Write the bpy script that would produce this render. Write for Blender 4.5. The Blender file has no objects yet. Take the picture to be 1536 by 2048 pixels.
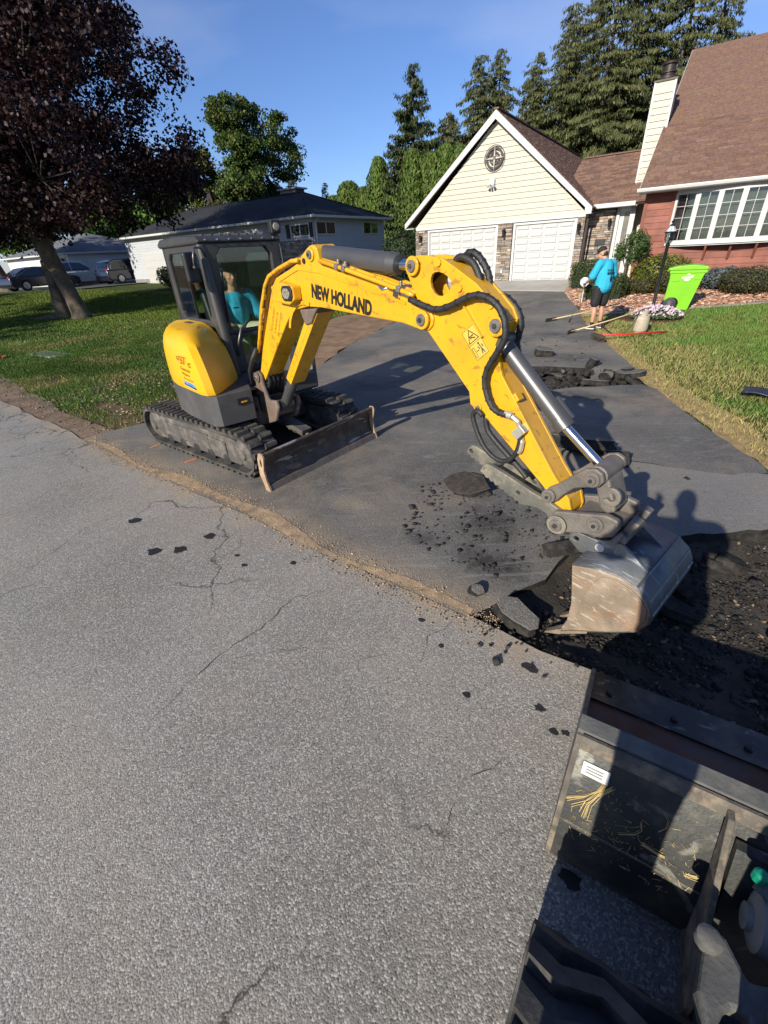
import bpy, bmesh, math, random
import numpy as np
from mathutils import Vector, Matrix
from mathutils.geometry import delaunay_2d_cdt
random.seed(7)
RNG = np.random.default_rng(11)
scene = bpy.context.scene
COL = scene.collection
R = math.radians
# ------------------------------------------------------------------ frame of the place
# camera stands at the origin of the plan; u runs along the road, v runs from the road to the houses
YAW = R(-34)
CU, SU = math.cos(YAW), math.sin(YAW)
def P(u, v, z=0.0):
    return Vector((u * CU - v * SU, u * SU + v * CU, z))
def lerp_tab(x, xs, ys):
    return float(np.interp(x, xs, ys))
def zt(u, v):
    """height of the terrain"""
    z = lerp_tab(v, [6, 14, 20.9, 30, 60], [0, .12, .59, .65, .8])
    if 5 < v < 60:
        t = min(max((-u - 24) / 12, 0), 1); t = t * t * (3 - 2 * t) * min((v - 5) / 8, 1) * min(max((60 - v) / 20, 0), 1)
        z = z * (1 - t) + max(z, .97) * t
    return z
def G(u, v, dz=0.0):
    return P(u, v, zt(u, v) + dz)
# ------------------------------------------------------------------ camera
cam = bpy.data.cameras.new('camera')
cam.sensor_fit = 'HORIZONTAL'; cam.sensor_width = 36.0
cam.lens = 36.0 * 866.0 / 1536.0
cam.clip_start = .03; cam.clip_end = 3000
camo = bpy.data.objects.new('camera', cam); COL.objects.link(camo)
roll = R(3.6)
pitch = math.atan((1024 - 503) * math.cos(roll) / 866.0)
fw = Vector((0, math.cos(pitch), -math.sin(pitch)))
r0 = Vector((1, 0, 0)); u0 = r0.cross(fw)
rr = math.cos(roll) * r0 - math.sin(roll) * u0
uu = rr.cross(fw)
camo.matrix_world = Matrix(((rr.x, uu.x, -fw.x, 0), (rr.y, uu.y, -fw.y, 0), (rr.z, uu.z, -fw.z, 2.0), (0, 0, 0, 1)))
scene.camera = camo
# ------------------------------------------------------------------ sky and sun
SUN_AZ = R(51.0)      # direction the light travels towards, in the plan
SUN_EL = R(25.5)
world = bpy.data.worlds.new('World'); scene.world = world; world.use_nodes = True
wn, wl = world.node_tree.nodes, world.node_tree.links
for n_ in list(wn): wn.remove(n_)
wo = wn.new('ShaderNodeOutputWorld'); bg = wn.new('ShaderNodeBackground')
sky = wn.new('ShaderNodeTexSky'); sky.sky_type = 'NISHITA'; sky.sun_disc = False
sky.sun_elevation = SUN_EL
# the sky's sun stands opposite to where the light travels (rotation is counted clockwise from +Y)
sx, sy = -math.cos(SUN_AZ), -math.sin(SUN_AZ)
sky.sun_rotation = math.atan2(sx, sy)
sky.air_density = 1.0; sky.dust_density = .15; sky.ozone_density = 5.0
# thin cirrus drifting over the whole sky
wt = wn.new('ShaderNodeTexCoord'); wm = wn.new('ShaderNodeMapping'); wm.inputs['Scale'].default_value = (1.2, 2.4, 4.5)
wm.inputs['Rotation'].default_value = (0, 0, .5)
wnz = wn.new('ShaderNodeTexNoise'); wnz.inputs['Scale'].default_value = 1.7; wnz.inputs['Detail'].default_value = 5; wnz.inputs['Roughness'].default_value = .5
wr = wn.new('ShaderNodeValToRGB'); wr.color_ramp.elements[0].position = .46; wr.color_ramp.elements[1].position = .86
wr.color_ramp.elements[1].color = (.3, .3, .3, 1)
wx = wn.new('ShaderNodeMix'); wx.data_type = 'RGBA'; wx.inputs['B'].default_value = (5.2, 5.2, 5.6, 1)
wl.new(wt.outputs['Generated'], wm.inputs['Vector']); wl.new(wm.outputs[0], wnz.inputs['Vector'])
wl.new(wnz.outputs[0], wr.inputs[0]); wl.new(wr.outputs[0], wx.inputs['Factor'])
wtint = wn.new('ShaderNodeMix'); wtint.data_type = 'RGBA'; wtint.blend_type = 'MULTIPLY'; wtint.inputs['Factor'].default_value = 1; wtint.inputs['B'].default_value = (.70, .72, .88, 1)
wl.new(sky.outputs[0], wtint.inputs['A']); wl.new(wtint.outputs['Result'], wx.inputs['A']); wl.new(wx.outputs['Result'], bg.inputs[0])
bg.inputs[1].default_value = 0.092
wl.new(bg.outputs[0], wo.inputs[0])
sl = bpy.data.lights.new('sun', 'SUN'); sl.energy = 3.8; sl.angle = R(.5); sl.color = (1.0, .93, .79)
so = bpy.data.objects.new('sun', sl); COL.objects.link(so)
d = Vector((math.cos(SUN_AZ) * math.cos(SUN_EL), math.sin(SUN_AZ) * math.cos(SUN_EL), -math.sin(SUN_EL)))
so.rotation_euler = d.to_track_quat('-Z', 'Y').to_euler(); so.location = (-20, -20, 20)
vs = scene.view_settings
vs.view_transform = 'Standard'; vs.look = 'None'; vs.gamma = 1; vs.use_curve_mapping = False
vs.exposure = .85
scene.cycles.max_bounces = 6; scene.cycles.transparent_max_bounces = 12

# ------------------------------------------------------------------ materials
MATS = {}
def new_mat(name):
    m = bpy.data.materials.new(name); m.use_nodes = True
    nt = m.node_tree; b = nt.nodes['Principled BSDF']
    return m, nt.nodes, nt.links, b
def node(N, t, **kw):
    n = N.new(t)
    for k, v in kw.items():
        if k in n.inputs: n.inputs[k].default_value = v
        else: setattr(n, k, v)
    return n
def ramp(N, L, src, p0, p1, c0=(0, 0, 0, 1), c1=(1, 1, 1, 1)):
    r = N.new('ShaderNodeValToRGB'); e = r.color_ramp.elements
    e[0].position = p0; e[1].position = p1; e[0].color = c0; e[1].color = c1
    L.new(src, r.inputs[0]); return r.outputs[0]
def mixc(N, L, f, a, b, mode='MIX'):
    x = N.new('ShaderNodeMix'); x.data_type = 'RGBA'; x.blend_type = mode
    for s, k in ((f, 'Factor'), (a, 'A'), (b, 'B')):
        if isinstance(s, (int, float)): x.inputs[k].default_value = s
        elif isinstance(s, (tuple, list)): x.inputs[k].default_value = (*s[:3], 1)
        else: L.new(s, x.inputs[k])
    return x.outputs['Result']
def mth(N, L, op, a, b=0.0):
    x = N.new('ShaderNodeMath'); x.operation = op
    for i, s in enumerate((a, b)):
        if isinstance(s, (int, float)): x.inputs[i].default_value = s
        else: L.new(s, x.inputs[i])
    return x.outputs[0]
def noise(N, L, vec, scale, detail=4, rough=.55, dist=0):
    n = node(N, 'ShaderNodeTexNoise', Scale=scale, Detail=detail, Roughness=rough, Distortion=dist)
    L.new(vec, n.inputs['Vector']); return n.outputs[0]
def mat(name, col, rough=.6, metal=0, var=.14, scale=4, bump=0, bscale=60, spec=.5, dirt=None, coat=0, rnd=0, streak=None):
    """painted / plain surface: base colour, gentle mottling, optional dirt patches, grain relief"""
    if name in MATS: return MATS[name]
    m, N, L, b = new_mat(name)
    tc = N.new('ShaderNodeTexCoord').outputs['Object']
    c = Vector(col)
    n1 = noise(N, L, tc, scale)
    base = mixc(N, L, ramp(N, L, n1, .3, .7), tuple(c * (1 - var)), tuple(c * (1 + var)))
    if rnd:
        oi = N.new('ShaderNodeObjectInfo')
        base = mixc(N, L, 1.0, base, ramp(N, L, oi.outputs['Random'], 0, 1, (1 - rnd,) * 3 + (1,), (1 + rnd,) * 3 + (1,)), 'MULTIPLY')
    if dirt:
        dc, amt, ds = dirt
        dm = mth(N, L, 'MULTIPLY', ramp(N, L, noise(N, L, tc, ds, 6, .65), .48, .72), amt)
        base = mixc(N, L, dm, base, dc)
    if streak:
        sc_, amt, ss = streak
        mp = N.new('ShaderNodeMapping'); mp.inputs['Scale'].default_value = ss; L.new(tc, mp.inputs[0])
        sm = mth(N, L, 'MULTIPLY', ramp(N, L, noise(N, L, mp.outputs[0], 1, 3, .6, .6), .60, .66), amt)
        base = mixc(N, L, sm, base, sc_)
    L.new(base, b.inputs['Base Color'])
    rg = mth(N, L, 'ADD', mth(N, L, 'MULTIPLY', noise(N, L, tc, scale * 3), .2), rough - .1)
    L.new(rg, b.inputs['Roughness'])
    b.inputs['Metallic'].default_value = metal; b.inputs['Specular IOR Level'].default_value = spec
    b.inputs['Coat Weight'].default_value = coat; b.inputs['Coat Roughness'].default_value = .12
    if bump:
        bn = node(N, 'ShaderNodeBump', Strength=bump, Distance=.01)
        L.new(noise(N, L, tc, bscale, 5, .6), bn.inputs['Height']); L.new(bn.outputs[0], b.inputs['Normal'])
    MATS[name] = m; return m
def leaf_mat(name, rough=.55, trans=.35, spec=.3):
    """foliage: colour of each leaf comes with the mesh (attribute tint)"""
    if name in MATS: return MATS[name]
    m, N, L, b = new_mat(name)
    a = N.new('ShaderNodeAttribute'); a.attribute_name = 'tint'
    L.new(a.outputs['Color'], b.inputs['Base Color']); b.inputs['Roughness'].default_value = rough
    b.inputs['Specular IOR Level'].default_value = spec
    t = N.new('ShaderNodeBsdfTranslucent'); L.new(a.outputs['Color'], t.inputs[0])
    mx = N.new('ShaderNodeMixShader'); mx.inputs[0].default_value = trans
    out = N['Material Output']; L.new(b.outputs[0], mx.inputs[1]); L.new(t.outputs[0], mx.inputs[2]); L.new(mx.outputs[0], out.inputs[0])
    MATS[name] = m; return m
def glass_mat(name, tint=(.8, .85, .85), refl=.12, rough=.02, fres=.75):
    if name in MATS: return MATS[name]
    m, N, L, b = new_mat(name)
    tr = N.new('ShaderNodeBsdfTransparent'); tr.inputs[0].default_value = (*tint, 1)
    gl = N.new('ShaderNodeBsdfGlossy'); gl.inputs['Roughness'].default_value = rough
    lw = N.new('ShaderNodeLayerWeight'); lw.inputs[0].default_value = .35
    f = mth(N, L, 'ADD', mth(N, L, 'MULTIPLY', lw.outputs['Fresnel'], fres), refl * .4)
    mx = N.new('ShaderNodeMixShader'); L.new(f, mx.inputs[0]); L.new(tr.outputs[0], mx.inputs[1]); L.new(gl.outputs[0], mx.inputs[2])
    L.new(mx.outputs[0], N['Material Output'].inputs[0]); MATS[name] = m; return m

# ------------------------------------------------------------------ mesh building
class MB:
    def __init__(s): s.v = []; s.f = []
    def add(s, vs_, fs):
        o = len(s.v); s.v += [tuple(p) for p in vs_]; s.f += [tuple(i + o for i in f) for f in fs]; return s
    def box(s, x0, x1, y0, y1, z0, z1):
        return s.add([(x0, y0, z0), (x1, y0, z0), (x1, y1, z0), (x0, y1, z0), (x0, y0, z1), (x1, y0, z1), (x1, y1, z1), (x0, y1, z1)],
                     [(0, 3, 2, 1), (4, 5, 6, 7), (0, 1, 5, 4), (1, 2, 6, 5), (2, 3, 7, 6), (3, 0, 4, 7)])
    def obox(s, c, size, rot=None):
        m = rot if rot is not None else Matrix.Identity(3)
        h = [k / 2 for k in size]; c = Vector(c)
        q = [c + m @ Vector((a * h[0], b * h[1], e * h[2])) for e in (-1, 1) for a, b in ((-1, -1), (1, -1), (1, 1), (-1, 1))]
        return s.add(q, [(0, 3, 2, 1), (4, 5, 6, 7), (0, 1, 5, 4), (1, 2, 6, 5), (2, 3, 7, 6), (3, 0, 4, 7)])
    def bar(s, p0, p1, w, h, up=(0, 0, 1)):
        """box section bar from p0 to p1, w across, h along up"""
        p0, p1 = Vector(p0), Vector(p1); x = (p1 - p0); l = x.length; x.normalize()
        up = Vector(up); y = up.cross(x)
        if y.length < 1e-4: y = Vector((0, 1, 0)).cross(x)
        y.normalize(); z = x.cross(y)
        return s.obox((p0 + p1) / 2, (l, w, h), Matrix((x, y, z)).transposed())
    def prism(s, poly, a0, a1, axis='y', holes=()):
        """polygon in (x,z) pushed along y (or (x,y) along z, (y,z) along x)"""
        def mk(p, a):
            return {'y': (p[0], a, p[1]), 'z': (p[0], p[1], a), 'x': (a, p[0], p[1])}[axis]
        bm = bmesh.new(); es = []
        for loop in [poly] + list(holes):
            vs_ = [bm.verts.new(mk(p, a0)) for p in loop]
            es += [bm.edges.new((vs_[i], vs_[(i + 1) % len(vs_)])) for i in range(len(vs_))]
        if not holes: bm.faces.new([bm.verts[i] for i in range(0)] or list(bm.verts))
        else: bmesh.ops.triangle_fill(bm, use_beauty=True, edges=es)
        r = bmesh.ops.extrude_face_region(bm, geom=list(bm.faces), use_keep_orig=True)
        dv = Vector(mk((0, 0), a1)) - Vector(mk((0, 0), a0))
        bmesh.ops.translate(bm, vec=dv, verts=[g for g in r['geom'] if isinstance(g, bmesh.types.BMVert)])
        bmesh.ops.recalc_face_normals(bm, faces=list(bm.faces))
        bm.verts.index_update()
        s.add([v.co[:] for v in bm.verts], [[v.index for v in f.verts] for f in bm.faces]); bm.free(); return s
    def tube(s, pts, r, seg=8, caps=True):
        pts = [Vector(p) for p in pts]; n = len(pts)
        rs = r if isinstance(r, (list, tuple)) else [r] * n
        o = len(s.v); prev = None
        for i, p in enumerate(pts):
            t = (pts[min(i + 1, n - 1)] - pts[max(i - 1, 0)]).normalized()
            if prev is None:
                a = Vector((0, 0, 1)) if abs(t.z) < .9 else Vector((1, 0, 0))
                x = t.cross(a).normalized()
            else: x = (prev - t * prev.dot(t)).normalized()
            prev = x; y = t.cross(x)
            for k in range(seg):
                a = 2 * math.pi * k / seg
                s.v.append(tuple(p + (x * math.cos(a) + y * math.sin(a)) * rs[i]))
        for i in range(n - 1):
            for k in range(seg):
                k2 = (k + 1) % seg
                s.f.append((o + i * seg + k, o + i * seg + k2, o + (i + 1) * seg + k2, o + (i + 1) * seg + k))
        if caps:
            s.f.append(tuple(o + k for k in reversed(range(seg)))); s.f.append(tuple(o + (n - 1) * seg + k for k in range(seg)))
        return s
    def cyl(s, p0, p1, r0, r1=None, seg=16): return s.tube([p0, p1], [r0, r0 if r1 is None else r1], seg)
    def lathe(s, prof, c=(0, 0, 0), seg=20, axis='z', flip=False):
        o = len(s.v); c = Vector(c); n = len(prof)
        for r, h in prof:
            for k in range(seg):
                a = 2 * math.pi * k / seg; q = (r * math.cos(a), r * math.sin(a), h)
                if axis == 'y': q = (q[0], q[2], q[1])
                if axis == 'x': q = (q[2], q[0], q[1])
                s.v.append(tuple(c + Vector(q)))
        for i in range(n - 1):
            for k in range(seg):
                k2 = (k + 1) % seg; s.f.append((o + i * seg + k, o + i * seg + k2, o + (i + 1) * seg + k2, o + (i + 1) * seg + k))
        s.f.append(tuple(o + k for k in reversed(range(seg)))); s.f.append(tuple(o + (n - 1) * seg + k for k in range(seg)))
        return s
    def ell(s, c, r, seg=14, rings=9, M=None):
        c = Vector(c); o = len(s.v)
        for i in range(1, rings):
            ph = math.pi * i / rings
            for k in range(seg):
                a = 2 * math.pi * k / seg
                q = Vector((r[0] * math.sin(ph) * math.cos(a), r[1] * math.sin(ph) * math.sin(a), r[2] * math.cos(ph)))
                s.v.append(tuple(c + (M @ q if M else q)))
        t = len(s.v); q = Vector((0, 0, r[2])); s.v.append(tuple(c + (M @ q if M else q))); s.v.append(tuple(c - (M @ q if M else q)))
        for i in range(rings - 2):
            for k in range(seg):
                k2 = (k + 1) % seg; s.f.append((o + i * seg + k, o + (i + 1) * seg + k, o + (i + 1) * seg + k2, o + i * seg + k2))
        for k in range(seg):
            k2 = (k + 1) % seg; s.f.append((t, o + k, o + k2)); s.f.append((t + 1, o + (rings - 2) * seg + k2, o + (rings - 2) * seg + k))
        return s
    def capsule(s, p0, p1, r0, r1, seg=12):
        p0, p1 = Vector(p0), Vector(p1)
        s.tube([p0, p1], [r0, r1], seg); s.ell(p0, (r0,) * 3, seg, 8); s.ell(p1, (r1,) * 3, seg, 8); return s
    def hull(s, pts):
        bm = bmesh.new(); [bm.verts.new(p) for p in pts]
        r = bmesh.ops.convex_hull(bm, input=list(bm.verts))
        bmesh.ops.delete(bm, geom=list({g for g in r['geom_interior'] + r['geom_unused'] if isinstance(g, bmesh.types.BMVert)}), context='VERTS')
        bmesh.ops.recalc_face_normals(bm, faces=list(bm.faces)); bm.verts.index_update()
        s.add([v.co[:] for v in bm.verts], [[v.index for v in f.verts] for f in bm.faces]); bm.free(); return s
    def mesh(s, name):
        me = bpy.data.meshes.new(name); me.from_pydata(s.v, [], s.f); me.update(); return me
def link(name, me, m=None, parent=None, loc=None, rotz=0, smooth=None, bevel=0, seg=2):
    o = bpy.data.objects.new(name, me); COL.objects.link(o)
    if m is not None and me is not None and not me.materials: me.materials.append(m)
    if parent is not None: o.parent = parent
    if loc is not None: o.location = loc
    if rotz: o.rotation_euler = (0, 0, rotz)
    if smooth is not None:
        me.shade_smooth()
        if smooth < 3: me.set_sharp_from_angle(angle=smooth)
    if bevel:
        b = o.modifiers.new('bevel', 'BEVEL'); b.width = bevel; b.segments = seg; b.limit_method = 'ANGLE'; b.angle_limit = R(35)
    return o
def part(name, mb, m, parent=None, **kw): return link(name, mb.mesh(name), m, parent, **kw)
def thing(name, label, cat, loc=(0, 0, 0), rotz=0, group=None):
    o = bpy.data.objects.new(name, None); COL.objects.link(o); o.location = loc; o.rotation_euler = (0, 0, rotz)
    o.empty_display_size = .3
    return tag(o, label, cat, group)
def tag(o, label, cat, group=None, kind=None):
    if label: o['label'] = label
    if cat: o['category'] = cat
    if group: o['group'] = group
    if kind: o['kind'] = kind
    return o
def struct(o): o['kind'] = 'structure'; return o
def dup(o, parent=None, loc=None):
    c = o.copy(); COL.objects.link(c); c.parent = parent
    if loc is not None: c.location = loc
    for ch in list(o.children): dup(ch, c)
    return c
def tri_mesh(name, V, F, tint=None):
    """fast mesh from numpy arrays; tint is one colour per vertex"""
    me = bpy.data.meshes.new(name); nv, nf = len(V), len(F); k = F.shape[1]
    me.vertices.add(nv); me.vertices.foreach_set('co', V.astype(np.float32).ravel())
    me.loops.add(nf * k); me.loops.foreach_set('vertex_index', F.astype(np.int32).ravel())
    me.polygons.add(nf); me.polygons.foreach_set('loop_start', np.arange(0, nf * k, k, dtype=np.int32))
    me.update(calc_edges=True); me.validate()
    if tint is not None:
        a = me.attributes.new('tint', 'FLOAT_COLOR', 'POINT')
        a.data.foreach_set('color', np.concatenate([tint, np.ones((nv, 1))], 1).astype(np.float32).ravel())
    return me
def text_mesh(body, size, depth=.002, bold=0.0, xs=1.0, spacing=1.0):
    cu = bpy.data.curves.new('lettering', 'FONT'); cu.body = body; cu.size = size; cu.extrude = depth; cu.offset = bold
    cu.align_x = 'LEFT'; cu.space_character = spacing; cu.resolution_u = 3
    o = bpy.data.objects.new('lettering', cu); COL.objects.link(o)
    dg = bpy.context.evaluated_depsgraph_get(); me = bpy.data.meshes.new_from_object(o.evaluated_get(dg))
    bpy.data.objects.remove(o); bpy.data.curves.remove(cu)
    for v in me.vertices: v.co.x *= xs
    me.name = 'lettering'; return me
def lettering(body, size, m, parent, origin, xdir, ydir, name='lettering', **kw):
    me = text_mesh(body, size, **kw); x = Vector(xdir).normalized(); y = Vector(ydir); y = (y - x * y.dot(x)).normalized(); z = x.cross(y)
    M_ = Matrix((x, y, z)).transposed().to_4x4(); M_.translation = Vector(origin); me.transform(M_)
    return link(name, me, m, parent)
# ------------------------------------------------------------------ ground, road, driveway
def inpoly(pts, poly):
    x, y = pts[:, 0], pts[:, 1]; r = np.zeros(len(pts), bool); n = len(poly)
    for i in range(n):
        x1, y1 = poly[i]; x2, y2 = poly[(i + 1) % n]
        c = ((y1 > y) != (y2 > y)) & (x < (x2 - x1) * (y - y1) / (y2 - y1 + 1e-12) + x1); r ^= c
    return r
def seg_dist(pts, line):
    d_ = np.full(len(pts), 1e9)
    for (x1, y1), (x2, y2) in zip(line[:-1], line[1:]):
        a = np.array([x1, y1]); b = np.array([x2, y2]) - a
        t = np.clip(((pts - a) @ b) / (b @ b), 0, 1); d_ = np.minimum(d_, np.linalg.norm(pts - a - t[:, None] * b, axis=1))
    return d_
def vnoise(p, s, seed=0):
    """cheap smooth value noise, numpy"""
    q = p / s; i = np.floor(q).astype(int); f = q - i; f = f * f * (3 - 2 * f)
    def h(a, b):
        n = (a * 374761393 + b * 668265263 + seed * 69069) & 0xffffffff
        n = ((n ^ (n >> 13)) * 1274126177) & 0xffffffff
        return ((n ^ (n >> 16)) & 0xffff) / 65535.0
    a, b = i[:, 0], i[:, 1]
    return (h(a, b) * (1 - f[:, 0]) + h(a + 1, b) * f[:, 0]) * (1 - f[:, 1]) + (h(a, b + 1) * (1 - f[:, 0]) + h(a + 1, b + 1) * f[:, 0]) * f[:, 1]
def ve(u): return 1.87 - .1 * u          # edge of the road
HOLE = [(-.62, 1.96), (-.46, 2.2), (-.34, 2.45), (-.3, 2.75), (-.16, 3.1), (.02, 3.29), (.34, 3.41), (.66, 3.62), (.95, 3.84), (2.1, 4.35), (3.3, 4.2), (4.4, 1.5), (1.0, 1.77), (0, 1.87)]
TRENCH = [(-2.85, 6.7), (-1.84, 6.6), (-1.49, 7.06), (-.85, 7.5), (-.3, 7.8), (-.05, 8.05), (-.36, 8.55), (-1.02, 8.5), (-1.84, 8.5), (-2.5, 8.5), (-2.95, 7.6)]
DRIVE_R = [(4.6, 1.5), (3.4, 2.5), (2.3, 3.6), (1.04, 5.18), (.18, 6.91), (-.36, 8.15), (-1.22, 10.57), (-2.1, 13), (-2.75, 15.2), (-3.3, 16.9), (-3.85, 18.27)]
DRIVE_L = [(-9.88, 18.95), (-8.6, 15.8), (-7.63, 12.91), (-6.88, 9.16), (-6.05, 6.72), (-6.1, 5), (-6.35, 3.5), (-6.62, 2.7)]
DRIVE = DRIVE_R + DRIVE_L
BED = [(-3.8, 18.1), (-3.2, 16.4), (-2.5, 14.85), (-1.9, 14.75), (.2, 15.75), (1.8, 16.5), (7, 18.0), (7, 19.85), (-2.05, 19.85), (-2.1, 21.5), (-4.0, 21.0), (-3.95, 19.3)]
APRON = [(-3.85, 18.27), (-9.88, 18.95), (-11.7, 20.9), (-11.7, 21.2), (-4.0, 21.2), (-3.95, 19.3)]
def seg_noise_line(pts, n=6, amp=.03, seed=1):
    rg = random.Random(seed); out = []
    for (a, b) in zip(pts, pts[1:] + pts[:1]):
        out.append(a); l = math.dist(a, b); k = max(1, int(l * n))
        for i in range(1, k):
            t = i / k; out.append((a[0] + (b[0] - a[0]) * t + rg.uniform(-amp, amp), a[1] + (b[1] - a[1]) * t + rg.uniform(-amp, amp)))
    return out
def sheet(name, poly, dz, thick, m, parent=None, cut=(6, 10, 14, 17, 20.9), tilt=None, zfun=None, side=None):
    cv, _, cf, _, _, _ = delaunay_2d_cdt([Vector(p_) for p_ in poly], [], [list(range(len(poly)))], 1, 1e-5)
    bm = bmesh.new(); vs_ = [bm.verts.new((p_.x, p_.y, 0)) for p_ in cv]
    for f_ in cf: bm.faces.new([vs_[i] for i in f_])
    for c in cut:
        bmesh.ops.bisect_plane(bm, geom=list(bm.verts) + list(bm.edges) + list(bm.faces), plane_co=(0, c, 0), plane_no=(0, 1, 0))
    if thick:
        r = bmesh.ops.extrude_face_region(bm, geom=list(bm.faces), use_keep_orig=True)
        for g in r['geom']:
            if isinstance(g, bmesh.types.BMVert): g.co.z = -thick
    bmesh.ops.recalc_face_normals(bm, faces=list(bm.faces))
    if not thick:
        for f in bm.faces:
            if f.normal.z < 0: f.normal_flip()
    for v in bm.verts:
        u_, v_ = v.co.x, v.co.y; z = zt(u_, v_) + dz + v.co.z
        if tilt: z += tilt[0] + tilt[1] * (u_ - tilt[3]) + tilt[2] * (v_ - tilt[4])
        v.co = P(u_, v_, z)
    me = bpy.data.meshes.new(name); bm.normal_update()
    if side is not None:
        for f in bm.faces:
            if f.normal.z < .6: f.material_index = 1
    bm.to_mesh(me); bm.free(); o = link(name, me, m, parent)
    if side is not None: me.materials.append(side)
    return o
# --- materials
def uvpos(N, L):
    """plan coordinates u, v inside a shader (meshes of the ground are built in world coordinates)"""
    tc = N.new('ShaderNodeTexCoord').outputs['Object']
    def dot(a):
        n = N.new('ShaderNodeVectorMath'); n.operation = 'DOT_PRODUCT'; L.new(tc, n.inputs[0]); n.inputs[1].default_value = a; return n.outputs['Value']
    return tc, dot((CU, SU, 0)), dot((-SU, CU, 0))
def asphalt(name, dark, light, stone, dust, cracks=.4, sand=0.0, agg=95, scuff=0.0, spk=.5, bumpst=.55, patches=(), smears=()):
    m, N, L, b = new_mat(name); tc, u_, v_ = uvpos(N, L)
    big = ramp(N, L, noise(N, L, tc, .55, 5, .6), .34, .68)
    base = mixc(N, L, big, dark, light)
    vo = node(N, 'ShaderNodeTexVoronoi', Scale=agg); L.new(tc, vo.inputs['Vector'])
    cell = N.new('ShaderNodeSeparateColor'); L.new(vo.outputs['Color'], cell.inputs[0])
    bright = ramp(N, L, cell.outputs[0], .55, .95)
    base = mixc(N, L, mth(N, L, 'MULTIPLY', bright, spk), base, stone)
    pit = ramp(N, L, cell.outputs[1], .05, .33, (.25, .25, .25, 1), (1, 1, 1, 1))
    base = mixc(N, L, spk, base, mixc(N, L, 1.0, base, pit, 'MULTIPLY'))
    fine = ramp(N, L, noise(N, L, tc, 420, 2, .5), .3, .7, (.72, .72, .72, 1), (1.28, 1.28, 1.28, 1))
    base = mixc(N, L, 1.0, base, fine, 'MULTIPLY')
    dm = mth(N, L, 'MULTIPLY', ramp(N, L, noise(N, L, tc, .8, 7, .7, .5), .47, .74), dust[1])
    if sand:
        # sand gathered along the joint between road and driveway
        j = mth(N, L, 'ADD', v_, mth(N, L, 'MULTIPLY', u_, .1))
        j = mth(N, L, 'ADD', j, mth(N, L, 'MULTIPLY', noise(N, L, tc, 1.3, 4, .6), .5))
        j = mth(N, L, 'ABSOLUTE', mth(N, L, 'SUBTRACT', j, 2.16))
        jm = ramp(N, L, j, .04, .34, (1, 1, 1, 1), (0, 0, 0, 1))
        jm = mth(N, L, 'MULTIPLY', jm, ramp(N, L, noise(N, L, tc, 2.6, 5, .7), .34, .6))
        dm = mth(N, L, 'MAXIMUM', dm, mth(N, L, 'MULTIPLY', jm, sand))
    wob = mth(N, L, 'MULTIPLY', noise(N, L, tc, 2.1, 6, .68, .6), 1.5)
    for pu, pv, ru, rv, amt in patches:      # dry dust dragged over the surface
        du = mth(N, L, 'DIVIDE', mth(N, L, 'SUBTRACT', u_, pu), ru); dv = mth(N, L, 'DIVIDE', mth(N, L, 'SUBTRACT', v_, pv), rv)
        rr2 = mth(N, L, 'SQRT', mth(N, L, 'ADD', mth(N, L, 'MULTIPLY', du, du), mth(N, L, 'MULTIPLY', dv, dv)))
        pm = mth(N, L, 'MULTIPLY', ramp(N, L, mth(N, L, 'MULTIPLY', mth(N, L, 'ADD', rr2, wob), .5), .38, .78, (1, 1, 1, 1), (0, 0, 0, 1)), amt)
        dm = mth(N, L, 'MAXIMUM', dm, pm)
    base = mixc(N, L, dm, base, dust[0])
    for pu, pv, ru, rv, amt in smears:       # black crumbs and soil trodden into the surface
        du = mth(N, L, 'DIVIDE', mth(N, L, 'SUBTRACT', u_, pu), ru); dv = mth(N, L, 'DIVIDE', mth(N, L, 'SUBTRACT', v_, pv), rv)
        rr2 = mth(N, L, 'SQRT', mth(N, L, 'ADD', mth(N, L, 'MULTIPLY', du, du), mth(N, L, 'MULTIPLY', dv, dv)))
        pm = mth(N, L, 'MULTIPLY', ramp(N, L, mth(N, L, 'MULTIPLY', mth(N, L, 'ADD', rr2, mth(N, L, 'MULTIPLY', noise(N, L, tc, 7, 6, .75, .8), 1.6)), .5), .46, .74, (1, 1, 1, 1), (0, 0, 0, 1)), amt)
        base = mixc(N, L, pm, base, (.026, .024, .022))
    if scuff:
        mp = N.new('ShaderNodeMapping'); mp.inputs['Rotation'].default_value = (0, 0, .6); mp.inputs['Scale'].default_value = (1.1, 5.5, 1); L.new(tc, mp.inputs[0])
        s1 = ramp(N, L, noise(N, L, mp.outputs[0], 1.3, 5, .7, 1.6), .56, .66)
        base = mixc(N, L, mth(N, L, 'MULTIPLY', s1, scuff), base, (.25, .245, .235))
        wv = ramp(N, L, noise(N, L, tc, 6.5, 5, .72, 2.2), .60, .68)
        base = mixc(N, L, mth(N, L, 'MULTIPLY', wv, scuff * .6), base, (.022, .022, .024))
    if cracks:
        ds = N.new('ShaderNodeVectorMath'); ds.operation = 'ADD'
        nn = node(N, 'ShaderNodeTexNoise', Scale=2.2, Detail=5, Roughness=.62); L.new(tc, nn.inputs['Vector'])
        sc_ = N.new('ShaderNodeVectorMath'); sc_.operation = 'SCALE'; sc_.inputs['Scale'].default_value = .42; L.new(nn.outputs['Color'], sc_.inputs[0])
        L.new(tc, ds.inputs[0]); L.new(sc_.outputs[0], ds.inputs[1])
        ve_ = node(N, 'ShaderNodeTexVoronoi', Scale=.62); ve_.feature = 'DISTANCE_TO_EDGE'; L.new(ds.outputs[0], ve_.inputs['Vector'])
        ln = ramp(N, L, ve_.outputs['Distance'], .0018, .0048, (1, 1, 1, 1), (0, 0, 0, 1))
        msk = ramp(N, L, noise(N, L, tc, .9, 2, .5), .5, .56)
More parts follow.
